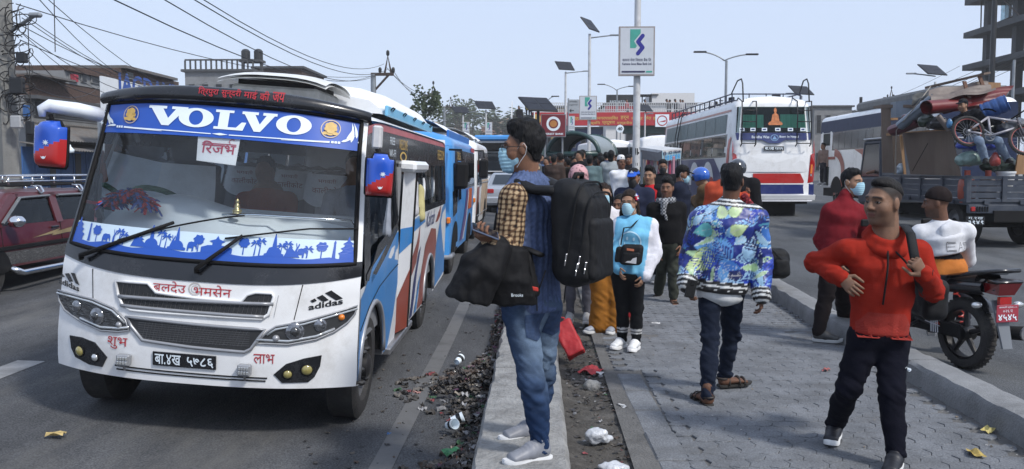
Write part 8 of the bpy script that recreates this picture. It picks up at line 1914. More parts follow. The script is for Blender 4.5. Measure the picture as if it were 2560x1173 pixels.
for(y_,x_,zz,z2,w2)in((ya,0,zt,zb_,1.6),(ya,0,zb_-.05,zb_-.4,2.3)):
 b.grid(lambda u,v:(.05+v*w2,y_-38+u*(yb-y_),zz-.2+(z2-zz)*v+.03*math.sin(u*260)),np.linspace(0,1,160),[0,1])
b.build('tin_awning',m_tin,t)
for k in range(8):a=52+k*32;fac(t,X0,'shutter',m_blue_w,a,366,a+29,470,.0,.05);
for k in range(3):fac(t,X0,'shop_opening',m_dark,120+k*64,384,134+k*64,470,.04,.07)
lp_=thing('light_bulb','white hanging bulb under the tin awning','lamp',(X0+2.2,onX(175,375,X0+2.2)[0],onX(175,375,X0+2.2)[1]));part('bulb',dec,lp_,lambda b:b.lathe([(.03,.2),(.05,.12),(.16,0),(.14,-.1),(.02,-.12)],12),smooth=True)
t=thing('billboard','white billboard with large blue lettering rising behind the nearest minibus roof','billboard',(-17,36,.2));fac(t,-17,'board',mat('board_white',(.62,.65,.68),.6,var=.06),255,190,520,330,-.1,0)
b=MB();y0,z1=onX(290,206,-17);y1=onX(392,206,-17)[0];lettering(b,'JAGDAMBA',0,0,1,1,lambda u,v:(.02,y0+u*(y1+3.2-y0)-36,z1-.85+v*1.1),.03);b.build('board_lettering',mat('board_blue',(.02,.07,.30),.5),t);
for px in(262,430):fac(t,-17,'post',m_gal,px,300,px+5,470,-.3,-.12)
t=thing('blue_shop','blue fronted shop visible through the nearest minibus, beside the billboard','building',(-18.5,48,.2));fac(t,-18.5,'wall',m_blue_w,446,300,640,470,-5,0);fac(t,-18.5,'sign_board',dec,470,322,610,352,0,.1);
for px in(480,530,580):fac(t,-18.5,'door',m_dark,px,380,px+26,470,0,.04)
def block(name,label,px0,px1,pyt,d,depth,m,rows,cols,extra=None,base=.2):
 a,c=W(px0,pyt,d),W(px1,pyt,d);h=a[2]-base;t=thing(name,label,'building',((a[0]+c[0])/2,d,base));wd=c[0]-a[0]
 part('wall',m,t,lambda b:b.box(0,depth/2,h/2,wd,depth,h));part('roof_slab',m_cslab,t,lambda b:b.box(0,depth/2,h+.1,wd+.5,depth+.5,.2))
 fw=wd/cols
 for r in range(rows):
  for q in range(cols):
   x,z=-wd/2+fw*(q+.5),h*(r+.55)/rows;f=part('window',m_plast,t,lambda b:b.box(x,-.02,z,fw*.55,.1,h/rows*.5));part('pane',m_dark,f,lambda b:b.box(x,-.05,z,fw*.55-.14,.08,h/rows*.5-.14))
 return t,wd,h
t,wd,h=block('concrete_house','pale concrete house with roof railings and two black water tanks',462,632,180,72,8,m_plast,2,5)
for x in np.linspace(-wd/2,wd/2,14):part('baluster',m_cslab,t,lambda b:b.box(x,.1,h+.55,.12,.12,.8))
part('rail',m_cslab,t,lambda b:(b.box(0,.1,h+1.0,wd,.16,.12)));part('tank_stand',m_cslab,t,lambda b:(b.box(wd*.38,2,h+1.1,1.9,1.4,.2),b.box(wd*.38-.8,2,h+.6,.2,.3,1),b.box(wd*.38+.8,2,h+.6,.2,.3,1)))
for x in(-.55,.55):part('water_tank',m_dark,t,lambda b:b.lathe([(.38,0),(.38,.75),(.25,.9),(.1,.95)],14,(wd*.38+x,2,h+1.2)))
block('low_building','low brown building behind the roof vent of the nearest minibus',636,755,172,78,8,m_brick,2,4)
t,wd,h=block('restaurant_building','white restaurant building with a black roof sign and red signboard beyond the bridge',1515,1736,262,92,10,mat('wall_bright',(.62,.62,.62),.8,var=.06),1,1)
part('black_wall',m_dark,t,lambda b:b.box(-wd*.34,-.3,h+.25,wd*.32,.4,1.5));part('white_block',MATS['wall_bright'],t,lambda b:b.box(wd*.26,3,h+.6,wd*.48,6,1.2));part('roof_terrace',m_dark,t,lambda b:[b.box(-wd*.17+.8*k,.5,h+.5,.12,.12,1)for k in range(6)]+[b.box(-wd*.05,1,h+1.02,wd*.28,2.4,.10)])
b=MB();b.box(-wd*.33,-.5,h-.9,wd*.36,.3,1.4);o=b.build('red_signboard',mat('sign_red',(.28,.015,.025),.5),t);b=MB();lettering(b,'Burger Hut',-wd*.40,h-1.2,-wd*.20,h-.55,lambda u,v:(u,-.68,v),.02);b.build('sign_lettering',dec,o);b=MB();lettering(b,'BURGER HUT CAFE',-wd*.46,h+.1,-wd*.26,h+.4,lambda u,v:(u,-.52,v));b.build('roof_lettering',dec,t)
block('blue_building','dark blue building under the foot bridge',1420,1575,322,96,6,mat('paint_navy',(.02,.035,.11),.6,var=.2),2,6);block('yellow_building','ochre building left of the bank sign beyond the bridge',1378,1425,270,98,6,mat('paint_ochre',(.30,.22,.09),.8),2,3)
block('shop_row','dim shop row closing the street under the bridge',1290,1425,330,99,5,mat('paint_grey',(.10,.10,.115),.8,var=.3),2,9)
for a in((1650,1760,288,110,'plain grey building behind the white coach'),(2036,2130,268,105,'grey house with a pink wall behind the navy bus'),(2128,2215,280,120,'small pale house right of the navy bus roof')):block('house',a[4],a[0],a[1],a[2],a[3],8,m_plast,2,4)
fb_=thing('foot_bridge','pedestrian bridge with a red banner crossing above the road','bridge',(8,70,0));xl,xr=W(1330,300,70)[0]-8,7.3
zb1,zt1=5.25,6.3
part('deck',m_cslab,fb_,lambda b:b.box((xl+xr)/2,1.2,5.6,xr-xl,2.4,.5));bn_=part('banner',mat('banner_red',(.38,.022,.03),.6,var=.1),fb_,lambda b:b.box((xl+xr)/2,-.06,(zb1+zt1)/2,xr-xl,.06,zt1-zb1))
part('rail_bar',m_post,fb_,lambda b:[b.box((xl+xr)/2,y,z,xr-xl,.06,.06)for z in(7.05,6.5)for y in(0,2.4)])
bme=None
for i in range(90):
 x=xl+(xr-xl)*i/89
 if bme is None:o=part('baluster',m_post,fb_,lambda b:b.box(0,0,6.68,.05,.05,.75));bme=o.data;o.location.x=x
 else:o=link('baluster',bme,None,fb_);o.location=(x,0,0)
for x in(xl+.6,0.6,7.0):part('pier',mat('pier_green',(.05,.09,.085),.8),fb_,lambda b:(b.box(x,1.2,2.6,.9,1.0,5.3),b.box(x,1.2,5.0,3.2,1.4,.7)))
fbn=lambda u,v:(u-8,-.10,v)
b=MB()
def bt(s,x0,x1,y0,y1):lettering(b,s,W(x0,y1,70)[0],W(x0,y1,70)[2],W(x1,y0,70)[0],W(x1,y0,70)[2],fbn,.015)
for s_,x0,x1 in(('काठमाडौं',1427,1468),('महानगरपालिका',1478,1545),('हर्न',1551,1572),('निषेिधत',1578,1606),('क्षेत्र',1609,1628),('हो।',1632,1646)):bt(s_,x0,x1,290,301)
for s_,x0,x1 in(('ध्विन',1476,1500),('प्रदूषण',1505,1537),('दण्डनीय',1542,1580),('छ',1584,1592)):bt(s_,x0,x1,303,313)
b.build('banner_lettering',gold,bn_);b=MB();c=W(1655,302,70);b.flat([circ(c[0],c[2],.42,20),circ(c[0],c[2],.34,20)[::-1]],lambda u,v:(u-8,-.13,v));b.flat([(c[0]-.3,c[2]-.12),(c[0]+.3,c[2]+.06),(c[0]+.26,c[2]-.1)],lambda u,v:(u-8,-.125,v));o=b.build('horn_sign',drd,bn_);part('horn_sign_board',dec,bn_,lambda b:b.box(c[0]-8,-.11,c[2],1.1,.02,1.0));b=MB();c=W(1341,298,70);b.flat(circ(c[0],c[2],.4,18),fbn);b.build('banner_seal',gold,bn_)
xs_=xl+.2
for i in range(22):part('stair_step',m_cslab,fb_,lambda b:b.box(xs_-.9,1.0-.42*i-1,6.0-.26*i,1.7,.44,.14))
for s in(-1,1):part('stair_side',m_post,fb_,lambda b:b.prism([(0,6.1),(-9.6,.2),(-9.6,1.5),(0,7.2)],-.04,.04,lambda u,v,w:(xs_-.9+s*.9+w,u,v)))
fr=thing('unfinished_building','unfinished concrete building frame with bare columns at the right edge','building',(43,60,.3));YF=87.5
for zb2 in(4.9,8.1,11.3,14.5,17.75):part('floor_slab',m_cslab,fr,lambda b:b.box(8,(YF+42)/2-60,zb2+.25,17,YF-42+(2.2 if zb2>9 else 0),.55))
for yy in(86.6,81.4,78.6,72,66,60,54,48):
 for xx in(1.0,7.5,14):
  part('column',m_cslab,fr,lambda b:b.box(xx,yy-60,10.5,.75,.75,20.4))
for k in range(34):part('prop',m_rust,fr,lambda b:b.tube([(rnd.uniform(-.2,12)if k>9 else .1,rnd.uniform(-16,YF-59.5),15.0),(rnd.uniform(-.1,12)if k>9 else .1,YF-60-1-.5*k if k<10 else rnd.uniform(-16,27),17.8)],.07,4))
part('plastic_sheet',glass('sheet_blue',(.45,.62,.68),.05,film=.4),fr,lambda b:b.grid(lambda u,v:(2+.3*math.sin(u*9),YF-60-1-9*u,15.6+2*v+.4*math.sin(u*12)),np.linspace(0,1,20),[0,.5,1]));part('parapet_brick',m_brick,fr,lambda b:b.box(5,10,12.3,.3,22,1.0))
def pole(name,label,px,d,pyt,r,m,base=None,cat='lamp post',pyb=None):
 a=W(px,425,d);zb=float(rise(d))if base is None else base;zt=W(px,pyt,d)[2];t=thing(name,label,cat,(a[0],d,zb));part('post',m,t,lambda b:b.lathe([(r*1.25,0),(r,(zt-zb)*.5),(r*.85,zt-zb)],12),smooth='auto');return t
def at(t,px,py,d,m=0):return W(px,py,d)-np.array(t.location)
def panel_(t,px,py,d,w,h,tilt,yaw,m=m_sol,name='solar_panel'):
 c=at(t,px,py,d);R=np.array(Matrix.Rotation(yaw,3,'Z')@Matrix.Rotation(tilt,3,'X'));b=MB();b.box(*c,w,h,.05,R=R,bev=.01);o=b.build(name,m_dark,t)
 for i in range(2):
  for j in range(2):b=MB();q=c+R@np.array([(i-.5)*w*.49,(j-.5)*h*.49,0]);b.box(*q,w*.45,h*.46,.062,R=R);b.build('cell',m,o)
 return o
def kamana(t,px0,py0,px1,py1,d,full=True):
 a,c=at(t,px0,py1,d-.12),at(t,px1,py0,d-.12);w,h=c[0]-a[0],c[2]-a[2];y=a[1];b=MB();b.box((a[0]+c[0])/2,y,(a[2]+c[2])/2,w,.12,h);bo_=b.build('sign_box',mat('sign_frame',(.30,.27,.26),.5,metal=.2,var=.2),t);f=lambda e:(lambda u,v:(a[0]+u*w,y-.06-e,a[2]+v*h))
 b=MB();b.flat([(.04,.03),(.96,.03),(.96,.97),(.04,.97)],f(.004));b.build('sign_face',mat('sign_face',(.50,.53,.57),.5,var=.04),bo_)
 b=MB();b.flat([(.31,.56),(.31,.94),(.60,.94),(.60,.86),(.42,.70),(.50,.60),(.46,.56)],f(.008));b.build('logo_green',mat('logo_teal',(.05,.30,.24),.5),bo_)
 b=MB()
 for(p_,q_)in(((.66,.81),(.53,.69)),((.53,.69),(.66,.57)),((.66,.57),(.53,.45))):
  d_=unit(np.array([q_[0]-p_[0],(q_[1]-p_[1])*h/w]));n_=np.array([-d_[1],d_[0]*w/h])*.055;b.flat([(p_[0]+n_[0],p_[1]+n_[1]),(q_[0]+n_[0],q_[1]+n_[1]),(q_[0]-n_[0],q_[1]-n_[1]),(p_[0]-n_[0],p_[1]-n_[1])],f(.009));b.flat(circ(*p_,.055,10,.055*w/h),f(.0095))
 b.flat(circ(.53,.45,.055,10,.055*w/h),f(.0095));b.build('logo_blue',mat('logo_navy',(.02,.02,.22),.5),bo_)
 b=MB();lettering(b,'कामना सेवा िवकास बैंक िल',.10,.29,.90,.36,f(.008));lettering(b,'Kamana Sewa Bikas Bank Ltd.',.10,.215,.92,.265,f(.008),.012);b.flat([(.08,.06),(.72,.06),(.74,.095),(.08,.095)],f(.008));b.build('sign_lettering',mat('ink_navy',(.015,.015,.06),.5),bo_);b=MB();b.flat([(.75,.06),(.93,.06),(.93,.095),(.77,.095)],f(.008));b.build('logo_green',MATS['logo_teal'],bo_)
t=pole('sign_post','tall white lamp post carrying the largest green and blue bank signboard',1590,20,-420,.075,m_post);kamana(t,1546,67,1637,190,20)
b=MB();[b.box(rnd.uniform(-.03,.03),-.082,rnd.uniform(.9,1.9),rnd.uniform(.03,.09),.004,rnd.uniform(.03,.12))for k in range(22)];b.build('torn_poster',m_dark,t)
def solar(t,px,py,d,w,h,ax_,lx,ly,tilt=.6,yaw=.6):
 panel_(t,px,py,d,w,h,tilt,yaw);a=at(t,lx,ly,d);p0=at(t,ax_,ly+(py-ly)*.0+14*40/d*.5,d);part('lamp_arm',m_gal,t,lambda b:(b.tube([(0,0,p0[2]),(a[0]*.6,0,(p0[2]+a[2]*2)/3),a],.03,6),b.box(*a,.45,.12,.07,bev=.02)))
t=pole('solar_lamp_post','solar lamp post with a smaller bank signboard left of the tall white post',1472,38,85,.07,m_post);solar(t,1475,62,38,1.1,.7,1472,1538,88,.9,1.1);kamana(t,1448,240,1492,300,38)
t=pole('solar_lamp_post','solar lamp post left of the smaller bank signboard',1413,52,180,.07,m_post);solar(t,1412,165,52,1.1,.75,1413,1466,178,.8,.5);kamana(t,1421,290,1437,330,52)
t=pole('solar_post','black post holding a broad solar panel above the maroon bank sign',1345,25,262,.05,m_dark);panel_(t,1345,261,25,.95,.8,.55,.5)
t=pole('bank_sign','maroon bank signboard with a white ring emblem beside the bus shelter',1362,26,290,.03,m_gal,cat='sign');a=at(t,1352,343,25.9);c=at(t,1415,286,25.9);w,h=c[0]-a[0],c[2]-a[2];b=MB();b.box((a[0]+c[0])/2,a[1],(a[2]+c[2])/2,w,.12,h);bx_=b.build('sign_box',m_gal,t);f=lambda e:(lambda u,v:(a[0]+u*w,a[1]-.06-e,a[2]+v*h))
b=MB();b.flat([(.03,.03),(.97,.03),(.97,.97),(.03,.97)],f(.004));b.build('sign_face',mat('sign_maroon',(.16,.02,.03),.5),bx_);b=MB();b.flat([circ(.5,.58,.28,24,.32),circ(.5,.58,.19,24,.21)[::-1]],f(.008));lettering(b,'EVEREST BANK',.10,.09,.90,.18,f(.008),.02);b.build('sign_lettering',dec,bx_);b=MB();b.flat(circ(.5,.58,.14,16,.15),f(.009));b.build('emblem',mat('emblem_orange',(.45,.2,.06),.5),bx_);part('sign_leg',m_gal,t,lambda b:b.tube([(c[0]-.1,0,0),(c[0]-.1,0,a[2])],.03,6))
t=thing('bus_shelter','green arched bus shelter roof above the crowd','bus shelter',(W(1432,425,26)[0],26,float(rise(26))),-.3);r=.80;zc=W(1432,385,26)[2]-float(rise(26));gr=mat('shelter_green',(.015,.05,.05),.4,coat=.3,dirt=(.1,.12,.12))
[part('arch',gr,t,lambda b:(b.tube([(r*math.cos(a),y,zc+.62*math.sin(a))for a in np.linspace(0,PI,20)],.075,6),b.tube([(-r,y,zc),(r,y,zc)],.085,6)),smooth=True)for y in(0,2.4)];part('roof_sheet',mat('shelter_sheet',(.20,.23,.24),.4),t,lambda b:b.grid(lambda a,y:(r*1.02*math.cos(a),y,zc+.64*math.sin(a)),np.linspace(0,PI,20),[-.05,1.2,2.5]),smooth=True)
for y in(.1,2.3):part('column',m_dark,t,lambda b:(b.tube([(-.3,y,0),(-.3,y,zc)],.07,8),b.tube([(-.3,y,zc-.6),(.4,y,zc)],.03,5),b.tube([(-.3,y,zc-.6),(-.7,y,zc)],.03,5)))
def twin(label,px,d,pyj,arms,r=.08,m=m_gal):
 t=pole('street_lamp',label,px,d,pyj,r,m)
 for lx,ly in arms:
  a=at(t,lx,ly,d);j=at(t,px,pyj,d);part('lamp_arm',m,t,lambda b:b.tube([(j[0]+(a[0]-j[0])*q,0,j[2]+(a[2]-j[2])*math.sin(q*PI/2)**.8)for q in np.linspace(0,1,9)],.04,6),smooth=True);part('lamp_head',m_dark,t,lambda b:b.box(a[0],0,a[2],.7,.2,.09,bev=.03))
twin('tall twin armed street lamp behind the white coach',1811,48,152,((1750,130),(1880,136)));twin('distant twin armed street lamp behind the tall white post',1541,80,226,((1503,211),(1580,216)));twin('curved single street lamp behind the maroon bank sign',1362,76,262,((1388,241),))
for px,d,pyt,sx,sy,lx,ly,lb in((1158,62,288,1152,275,1185,280,'far solar lamp post above the sky blue minibus'),(1215,52,275,1213,263,1198,290,'far solar lamp post left of the foot bridge stairs'),(2330,40,205,2331,175,2278,184,'solar lamp post behind the truck load'),(1999,46,240,2003,226,1975,234,'solar lamp post behind the white coach roof'),(1611,60,282,1609,270,1625,284,'small solar lamp right of the tall white post')):
 t=pole('solar_lamp_post',lb,px,d,pyt,.06,m_post);solar(t,sx,sy,d,1.2*(1.1 if d<50 else 1),.75,px,lx,ly,.7,.5)
 if px in(1158,1215):kamana(t,px-2,305,px+16,340,d)
t=pole('road_sign','grey direction signboard with an arrow behind the bank signs',1420,58,246,.06,m_gal,cat='sign');a=at(t,1421,284,57.9);c=at(t,1449,249,57.9);part('board',mat('board_grey',(.28,.30,.32),.5),t,lambda b:b.box((a[0]+c[0])/2,a[1],(a[2]+c[2])/2,c[0]-a[0],.05,c[2]-a[2]));b=MB();f=lambda u,v:(a[0]+u*(c[0]-a[0]),a[1]-.035,a[2]+v*(c[2]-a[2]));lettering(b,'लगनखेल',.08,.78,.8,.92,f);lettering(b,'Lagankhel',.08,.55,.8,.68,f);b.flat([(.08,.2),(.25,.34),(.25,.23),(.5,.23),(.5,.17),(.25,.17),(.25,.06)],f);b.build('board_lettering',m_dark,t)
t=pole('speed_sign','round forty speed limit sign under the foot bridge',1550,66,310,.04,m_gal,cat='sign');c=at(t,1550,322,65.9);b=MB();b.flat(circ(c[0],c[2],.3,18),lambda u,v:(u,c[1],v));o=b.build('disc',dec,t);b=MB();lettering(b,'40',c[0]-.18,c[2]-.13,c[0]+.18,c[2]+.13,lambda u,v:(u,c[1]-.02,v),.03);b.build('disc_lettering',m_dark,o)
up_=thing('utility_pole','concrete utility pole wrapped in cables and meter boxes at the left edge','utility pole',(W(24,425,14)[0],14,.05));part('post',mat('pole_concrete',(.20,.20,.19),.9,var=.2,dirt=(.08,.08,.08),dscale=3,bump=.4),up_,lambda b:b.lathe([(.17,0),(.155,3),(.13,6)],8),smooth='auto')
for a in((42,305,.11,.2,mat('box_grey',(.35,.36,.37),.6)),(43,215,.14,.26,m_dark),(75,320,.07,.22,m_dark),(55,145,.10,.16,m_dark)):q=at(up_,a[0],a[1],13.75);part('meter_box',a[4],up_,lambda b:b.box(*q,a[2]*1.6,.1,a[3],bev=.015))
b=MB()
for k in range(34):
 c=at(up_,rnd.uniform(8,62),rnd.choice((60,110,180,215,260,270,130))+rnd.uniform(-15,15),13.8+rnd.uniform(-.08,.1));r1,r2=rnd.uniform(.07,.22),rnd.uniform(.08,.26);b.tube([c+np.array([r1*math.cos(a),rnd.uniform(-.02,.02),r2*math.sin(a)])for a in np.linspace(rnd.uniform(0,2),rnd.uniform(5,7.5),12)],.008,4,cap=False)
b.build('cable_coil',m_wire,up_);q=at(up_,88,38,13.8);part('lamp_arm',m_gal,up_,lambda b:(b.tube([(0,0,q[2]-.3),q],.03,6),b.box(*q,.22,.10,.08,bev=.03)))
def xpole(label,px,d,pyt,w):
 t=pole('utility_pole',label,px,d,pyt,.13,m_gal,cat='utility pole');z=W(px,pyt,d)[2]-t.location.z;part('cross_arm',m_rust,t,lambda b:(b.box(w*.4,0,z,w,.12,.12),b.tube([(0,0,z-w*.75),(w*.7,0,z)],.05,5),b.tube([(w*.5,0,z),(w*.65,0,z+.75),(w*.8,0,z)],.05,5)))
 for x,zz in((.3,.15),(.65,.85),(.88,.15)):part('insulator',m_dark,t,lambda b:b.lathe([(.03,0),(.07,.06),(.07,.18),(.03,.24)],8,(w*x,0,z+zz-.1)))
xpole('utility pole with a cross arm above the nearest minibus roof',936,36,186,.95);xpole('second utility pole with a cross arm beside the dark tree',1062,58,240,.95);xpole('third far utility pole with a cross arm on the hillside',1112,84,268,.95)
xpole('utility pole rising beyond the navy bus roof',2205,75,245,.9)
for px,d,pyt,lb in((2147,66,243,'thin black post beyond the navy bus'),(2470,48,-200,'tall dark utility pole in front of the concrete frame'),(2524,40,150,'pale pole with insulators before the concrete frame')):pole('utility_pole',lb,px,d,pyt,.13 if d>60 else .14 if px==2470 else .07,m_dark if px!=2524 else m_gal,cat='utility pole')
WIR=[((40,10,14),(938,190,36)),((265,-10,9),(938,186,36)),((395,-10,10),(938,190,36)),((470,-10,10),(972,172,36)),((490,-12,11),(960,160,36)),((50,30,14),(430,205,34)),((55,45,14),(470,220,38)),((45,60,14),(520,205,40)),((60,85,14),(400,230,34)),((50,100,14),(560,215,42)),((90,-10,12),(380,205,32)),((110,-10,12),(500,215,40)),((40,70,14),(330,240,32)),((75,130,14),(300,300,30)),((20,150,14),(420,245,34)),((20,185,14),(250,215,33)),((965,168,36),(1085,234,58)),((975,178,36),(1080,238,58)),((985,180,36),(1068,242,58)),((1085,235,58),(1130,262,84)),((2040,300,80),(2560,120,45)),((2045,306,80),(2560,134,45)),((2060,310,80),(2560,148,45)),((2050,318,80),(2560,160,45)),((2060,290,90),(2400,165,60)),((2100,312,80),(2480,175,48)),((1090,300,60),(1340,318,60)),((1085,312,60),(1345,325,60)),((-10,45,14),(60,20,14)),((-10,80,14),(50,60,14)),((-10,290,14),(45,270,14)),((70,60,14),(78,330,13.9)),((135,-10,13.6),(138,130,13.6))]
for i,(a,c)in enumerate(WIR):
 A1,C1=W(*a),W(*c);L=np.linalg.norm(C1-A1);t=thing('overhead_cable','black overhead cable '+('running from the left utility pole over the old brick building' if c[2]<36 or a[2]==14 else 'strung high above the nearest minibus roof' if c[2]==36 else 'dropping between the cross arm poles' if a[2]==36 else 'crossing the sky behind the truck load' if a[0]>2000 else 'strung low before the hazy hillside'),'cable',A1,group='overhead cables');b=MB();b.tube([(C1-A1)*q-np.array([0,0,L*.02*4*q*(1-q)])for q in np.linspace(0,1,14)],.0085*(1 if a[2]<20 else 1.6),4,cap=False);b.build('cable',m_wire,t)
def ridge(name,x0,x1,y0,y1,fn,m,nx=60,ny=16):
 b=MB();b.grid(lambda u,v:(x0+(x1-x0)*u,y0+(y1-y0)*v,fn(u,v)),np.linspace(0,1,nx),np.linspace(0,1,ny));o=b.build(name,m,smooth=True);tag(o,kind='structure');return o
hillf=lambda u,v:-1+20*math.sin(min(1,v*1.25)*PI/2)*(1-.55*u**2)*(.85+.15*math.sin(u*19))*min(1,8*(1-u))
m_hill=mat('hill_scrub',(.045,.06,.035),.95,var=.5,scale=.06,bump=.8,bscale=.5)
ridge('hill',-190,40,190,420,hillf,m_hill)
ridge('low_hills',-520,560,480,600,lambda u,v:-6+22*math.sin(PI*v)*(.45+.35*math.sin(u*7+1.2)**2+.12*math.sin(u*31)+.05*math.sin(u*77)),mat('hill_forest',(.05,.07,.05),.95),140,8)  # low wooded hills that close off the horizon
m_leaf=mat('foliage',(.035,.055,.022),.7,var=.6,scale=3);m_bark=mat('bark',(.05,.04,.03),.9)
def crown(n,rx,rz,ls,seed):
 R=random.Random(seed);b=MB();cl=[(R.uniform(-.75,.75),R.uniform(-.75,.75),R.uniform(-.6,.9),R.uniform(.22,.5))for k in range(16)]
 for k in range(n):
  cx,cy,cz,cr=cl[R.randrange(16)];v=np.array([R.gauss(0,1)for _ in range(3)]);v=v/np.linalg.norm(v)*cr*R.uniform(.5,1.05);p=np.array([(cx+v[0])*rx,(cy+v[1])*rx,(cz+v[2])*rz]);a=np.array([R.gauss(0,1)for _ in range(3)]);a/=np.linalg.norm(a);u,w=frame_of(a);s=ls*R.uniform(.6,1.3);b.add([p-u*s,p+w*s*.5,p+u*s,p-w*s*.5],[(0,1,2,3)])
 return mesh('crown',b.V,b.F)
CR=[crown(1500,1,1,.075,1),crown(900,1,1,.10,2),crown(700,1,1,.11,3),crown(420,1,1,.085,4)]
def tree(label,x,y,z,h,w,k=1,group=None):
 t=thing('tree',label,'tree',(x,y,z),rnd.uniform(0,6),group);part('trunk',m_bark,t,lambda b:(b.tube([(0,0,0),(.03*h,0,h*.35),(0,.02*h,h*.75)],[.035*h,.025*h,.008*h],7),[b.tube([(0,0,h*.3),(w*.4*math.cos(a),w*.4*math.sin(a),h*(.5+.06*a))],[.018*h,.006*h],5)for a in(.5,2.2,3.9,5.2)]))
 o=link('crown',CR[k],m_leaf,t);o.scale=(w,w,h*.36);o.location=(0,0,h*.62)
p=W(1052,330,46);tree('dark leafy tree behind the nearest minibus roof beside a utility pole',p[0],46,.4,5.6,1.15,0)
for px,d,pyt,w,k,lb in((1150,200,246,5,3,'tall thin crowned tree on the hill skyline'),(1120,210,262,6,2,'bare looking tree left of the tall hill tree'),(1175,205,250,4,3,'slim tree right of the tall hill tree'),(1255,215,275,7,2,'round dark tree on the hill left of the bridge stairs'),(1290,220,285,6,2,'low tree on the hill behind the bridge stairs')):
 p=W(px,pyt,d);tree(lb,p[0],d,4,p[2]-4,w,k)
for k in range(110):
 u,v=rnd.uniform(.15,1),rnd.uniform(.0,.8);h_=rnd.uniform(5,9);tree('bushy tree on the hazy hillside',-190+230*u,190+230*v,hillf(u,v)-1,h_,h_*rnd.uniform(.4,.6),rnd.choice((1,2)),'hillside trees')
hc=[mat('house_%d'%k,c,.85,var=.1)for k,c in enumerate(((.42,.40,.37),(.36,.26,.2),(.45,.36,.3),(.3,.32,.36),(.5,.5,.5),(.32,.16,.12)))]
hp_=None
def hhouse(i,x,y,z,w,h,d):
 t=thing('house','small hillside house in the haze','house',(x,y,z),rnd.uniform(-.5,.5),'hillside houses');part('wall',hc[i%6],t,lambda b:b.box(0,0,h/2-1,w,d,h+2));part('roof',hc[(i+2)%6],t,lambda b:(b.box(0,0,h+.1,w+.6,d+.6,.25),b.box(w*.2,0,h+.8,w*.3,d*.4,1.3)))
 for r in range(max(1,int(h/3))):part('window',m_dark,t,lambda b:[b.box(-w*.3+w*.3*q,-d/2-.02,1.5+3*r,w*.16,.1,1.3)for q in range(3)])
for i in range(46):u,v=rnd.uniform(.3,1),rnd.choice((.25,.5,.72,.8,.8))+rnd.uniform(-.1,.05);hhouse(i,-190+230*u,190+230*v,hillf(u,v),rnd.uniform(5,9),rnd.uniform(4,9),6)
# the crowd, the cart, litter
CC=[('grey hoodie',(.16,.18,.19),1330,398,22,150),('brown leather jacket',(.05,.035,.03),1385,400,20,160),('black sari blouse and pale shawl',(.02,.02,.022),1440,392,24,200),('teal grey jumper',(.10,.15,.16),1474,402,19,175),('black coat',(.012,.012,.014),1500,395,22,190),('light grey sweater',(.30,.33,.34),1528,390,19,165),('navy anorak',(.02,.03,.07),1515,391,24,185),('red shawl',(.32,.03,.04),1405,405,23,30),('cream kurta',(.42,.38,.30),1425,398,28,10),('dark green jacket',(.03,.06,.04),1490,398,27,10),('white shirt',(.5,.5,.52),1355,396,30,20),('maroon pullover',(.14,.02,.03),1375,397,31,0),('charcoal suit',(.03,.032,.036),1460,396,31,170),('blue denim jacket',(.06,.10,.2),1345,402,25,185),('pink cardigan',(.4,.15,.18),1398,394,34,0),('khaki jacket',(.16,.13,.08),1413,393,36,180),('purple coat',(.08,.03,.10),1435,395,36,0),('black hoodie',(.014,.014,.015),1545,396,25,180),('brown shawl',(.10,.06,.04),1480,392,35,20),('black puffer',(.012,.012,.016),1570,402,21,5),('olive coat',(.06,.06,.035),1610,405,20,-20),('grey fleece',(.10,.11,.12),1640,402,22,0),('dark red sweater',(.18,.02,.02),1322,404,33,0),('orange scarf and brown coat',(.12,.07,.05),1452,408,22,15),('blue raincoat',(.05,.12,.3),1470,396,38,0)]
for i,(nm,col,px,py,d,yw)in enumerate(CC):
 quick('person in a %s in the crowd at the bus stop'%nm,d,(px,py),yw,dict(skin='abcd'[i%4],hair='back' if i%3==2 else 'short',s=.90+.012*(i*7%6),top=dict(col=col,name='jacket',th=.03),trousers=dict(col=((.02,.022,.03),(.03,.04,.07),(.015,.015,.015))[i%3]),hh=.02,h=.028,hem=-.05))
P4=[quick('person in dark clothes in the dense crowd around the bus shelter',30,(1360+40*i,398),60*i,dict(skin='abcd'[i],hair='short',top=dict(col=((.012,.012,.015),(.03,.025,.02),(.02,.025,.045),(.07,.06,.055))[i],name='jacket',th=.03),trousers=dict(col=(.015,.016,.02)),hh=.025,h=.035))for i in range(4)]
for i,J_ in enumerate(P4):J_['root']['group']='far crowd'
for i in range(56):
 c_=copytree(P4[i%4]['root']);d=rnd.uniform(27,60)if i<30 else rnd.uniform(20,30);p=W(rnd.uniform(1300,1580),425,d);c_.location=(p[0],d,float(rise(d)));c_.rotation_euler=(0,0,rnd.uniform(-1.2,1.2));c_.scale=[rnd.uniform(.93,1.06)]*3
for nm,col,px,d,yw in(('black jacket',(.012,.012,.015),1297,67,10),('yellow top',(.3,.25,.08),1314,71,90),('dark coat',(.02,.02,.02),1324,71.5,200),('red jacket',(.3,.04,.05),1566,71,60),('black shirt',(.015,.015,.02),1667,71,90),('dark jumper',(.02,.02,.025),1674,71.6,270),('grey shirt',(.1,.1,.11),1688,71,120),('white top',(.4,.4,.42),1701,71.3,0),('navy shirt',(.03,.03,.06),1707,71.8,40),('brown shirt',(.08,.05,.04),1612,71.2,100)):
 z_=5.85 if px>1300 else 5.0;py=425-(z_+1.55-CAMZ)*FPX/d
 quick('person in a %s on the foot bridge%s'%(nm,' stairs' if px<1300 else ''),d,(px,py),yw,dict(zg=z_,top=dict(col=col,name='top'),trousers=dict(col=(.02,.02,.03)),h=.04,hh=.03,skin='b'))
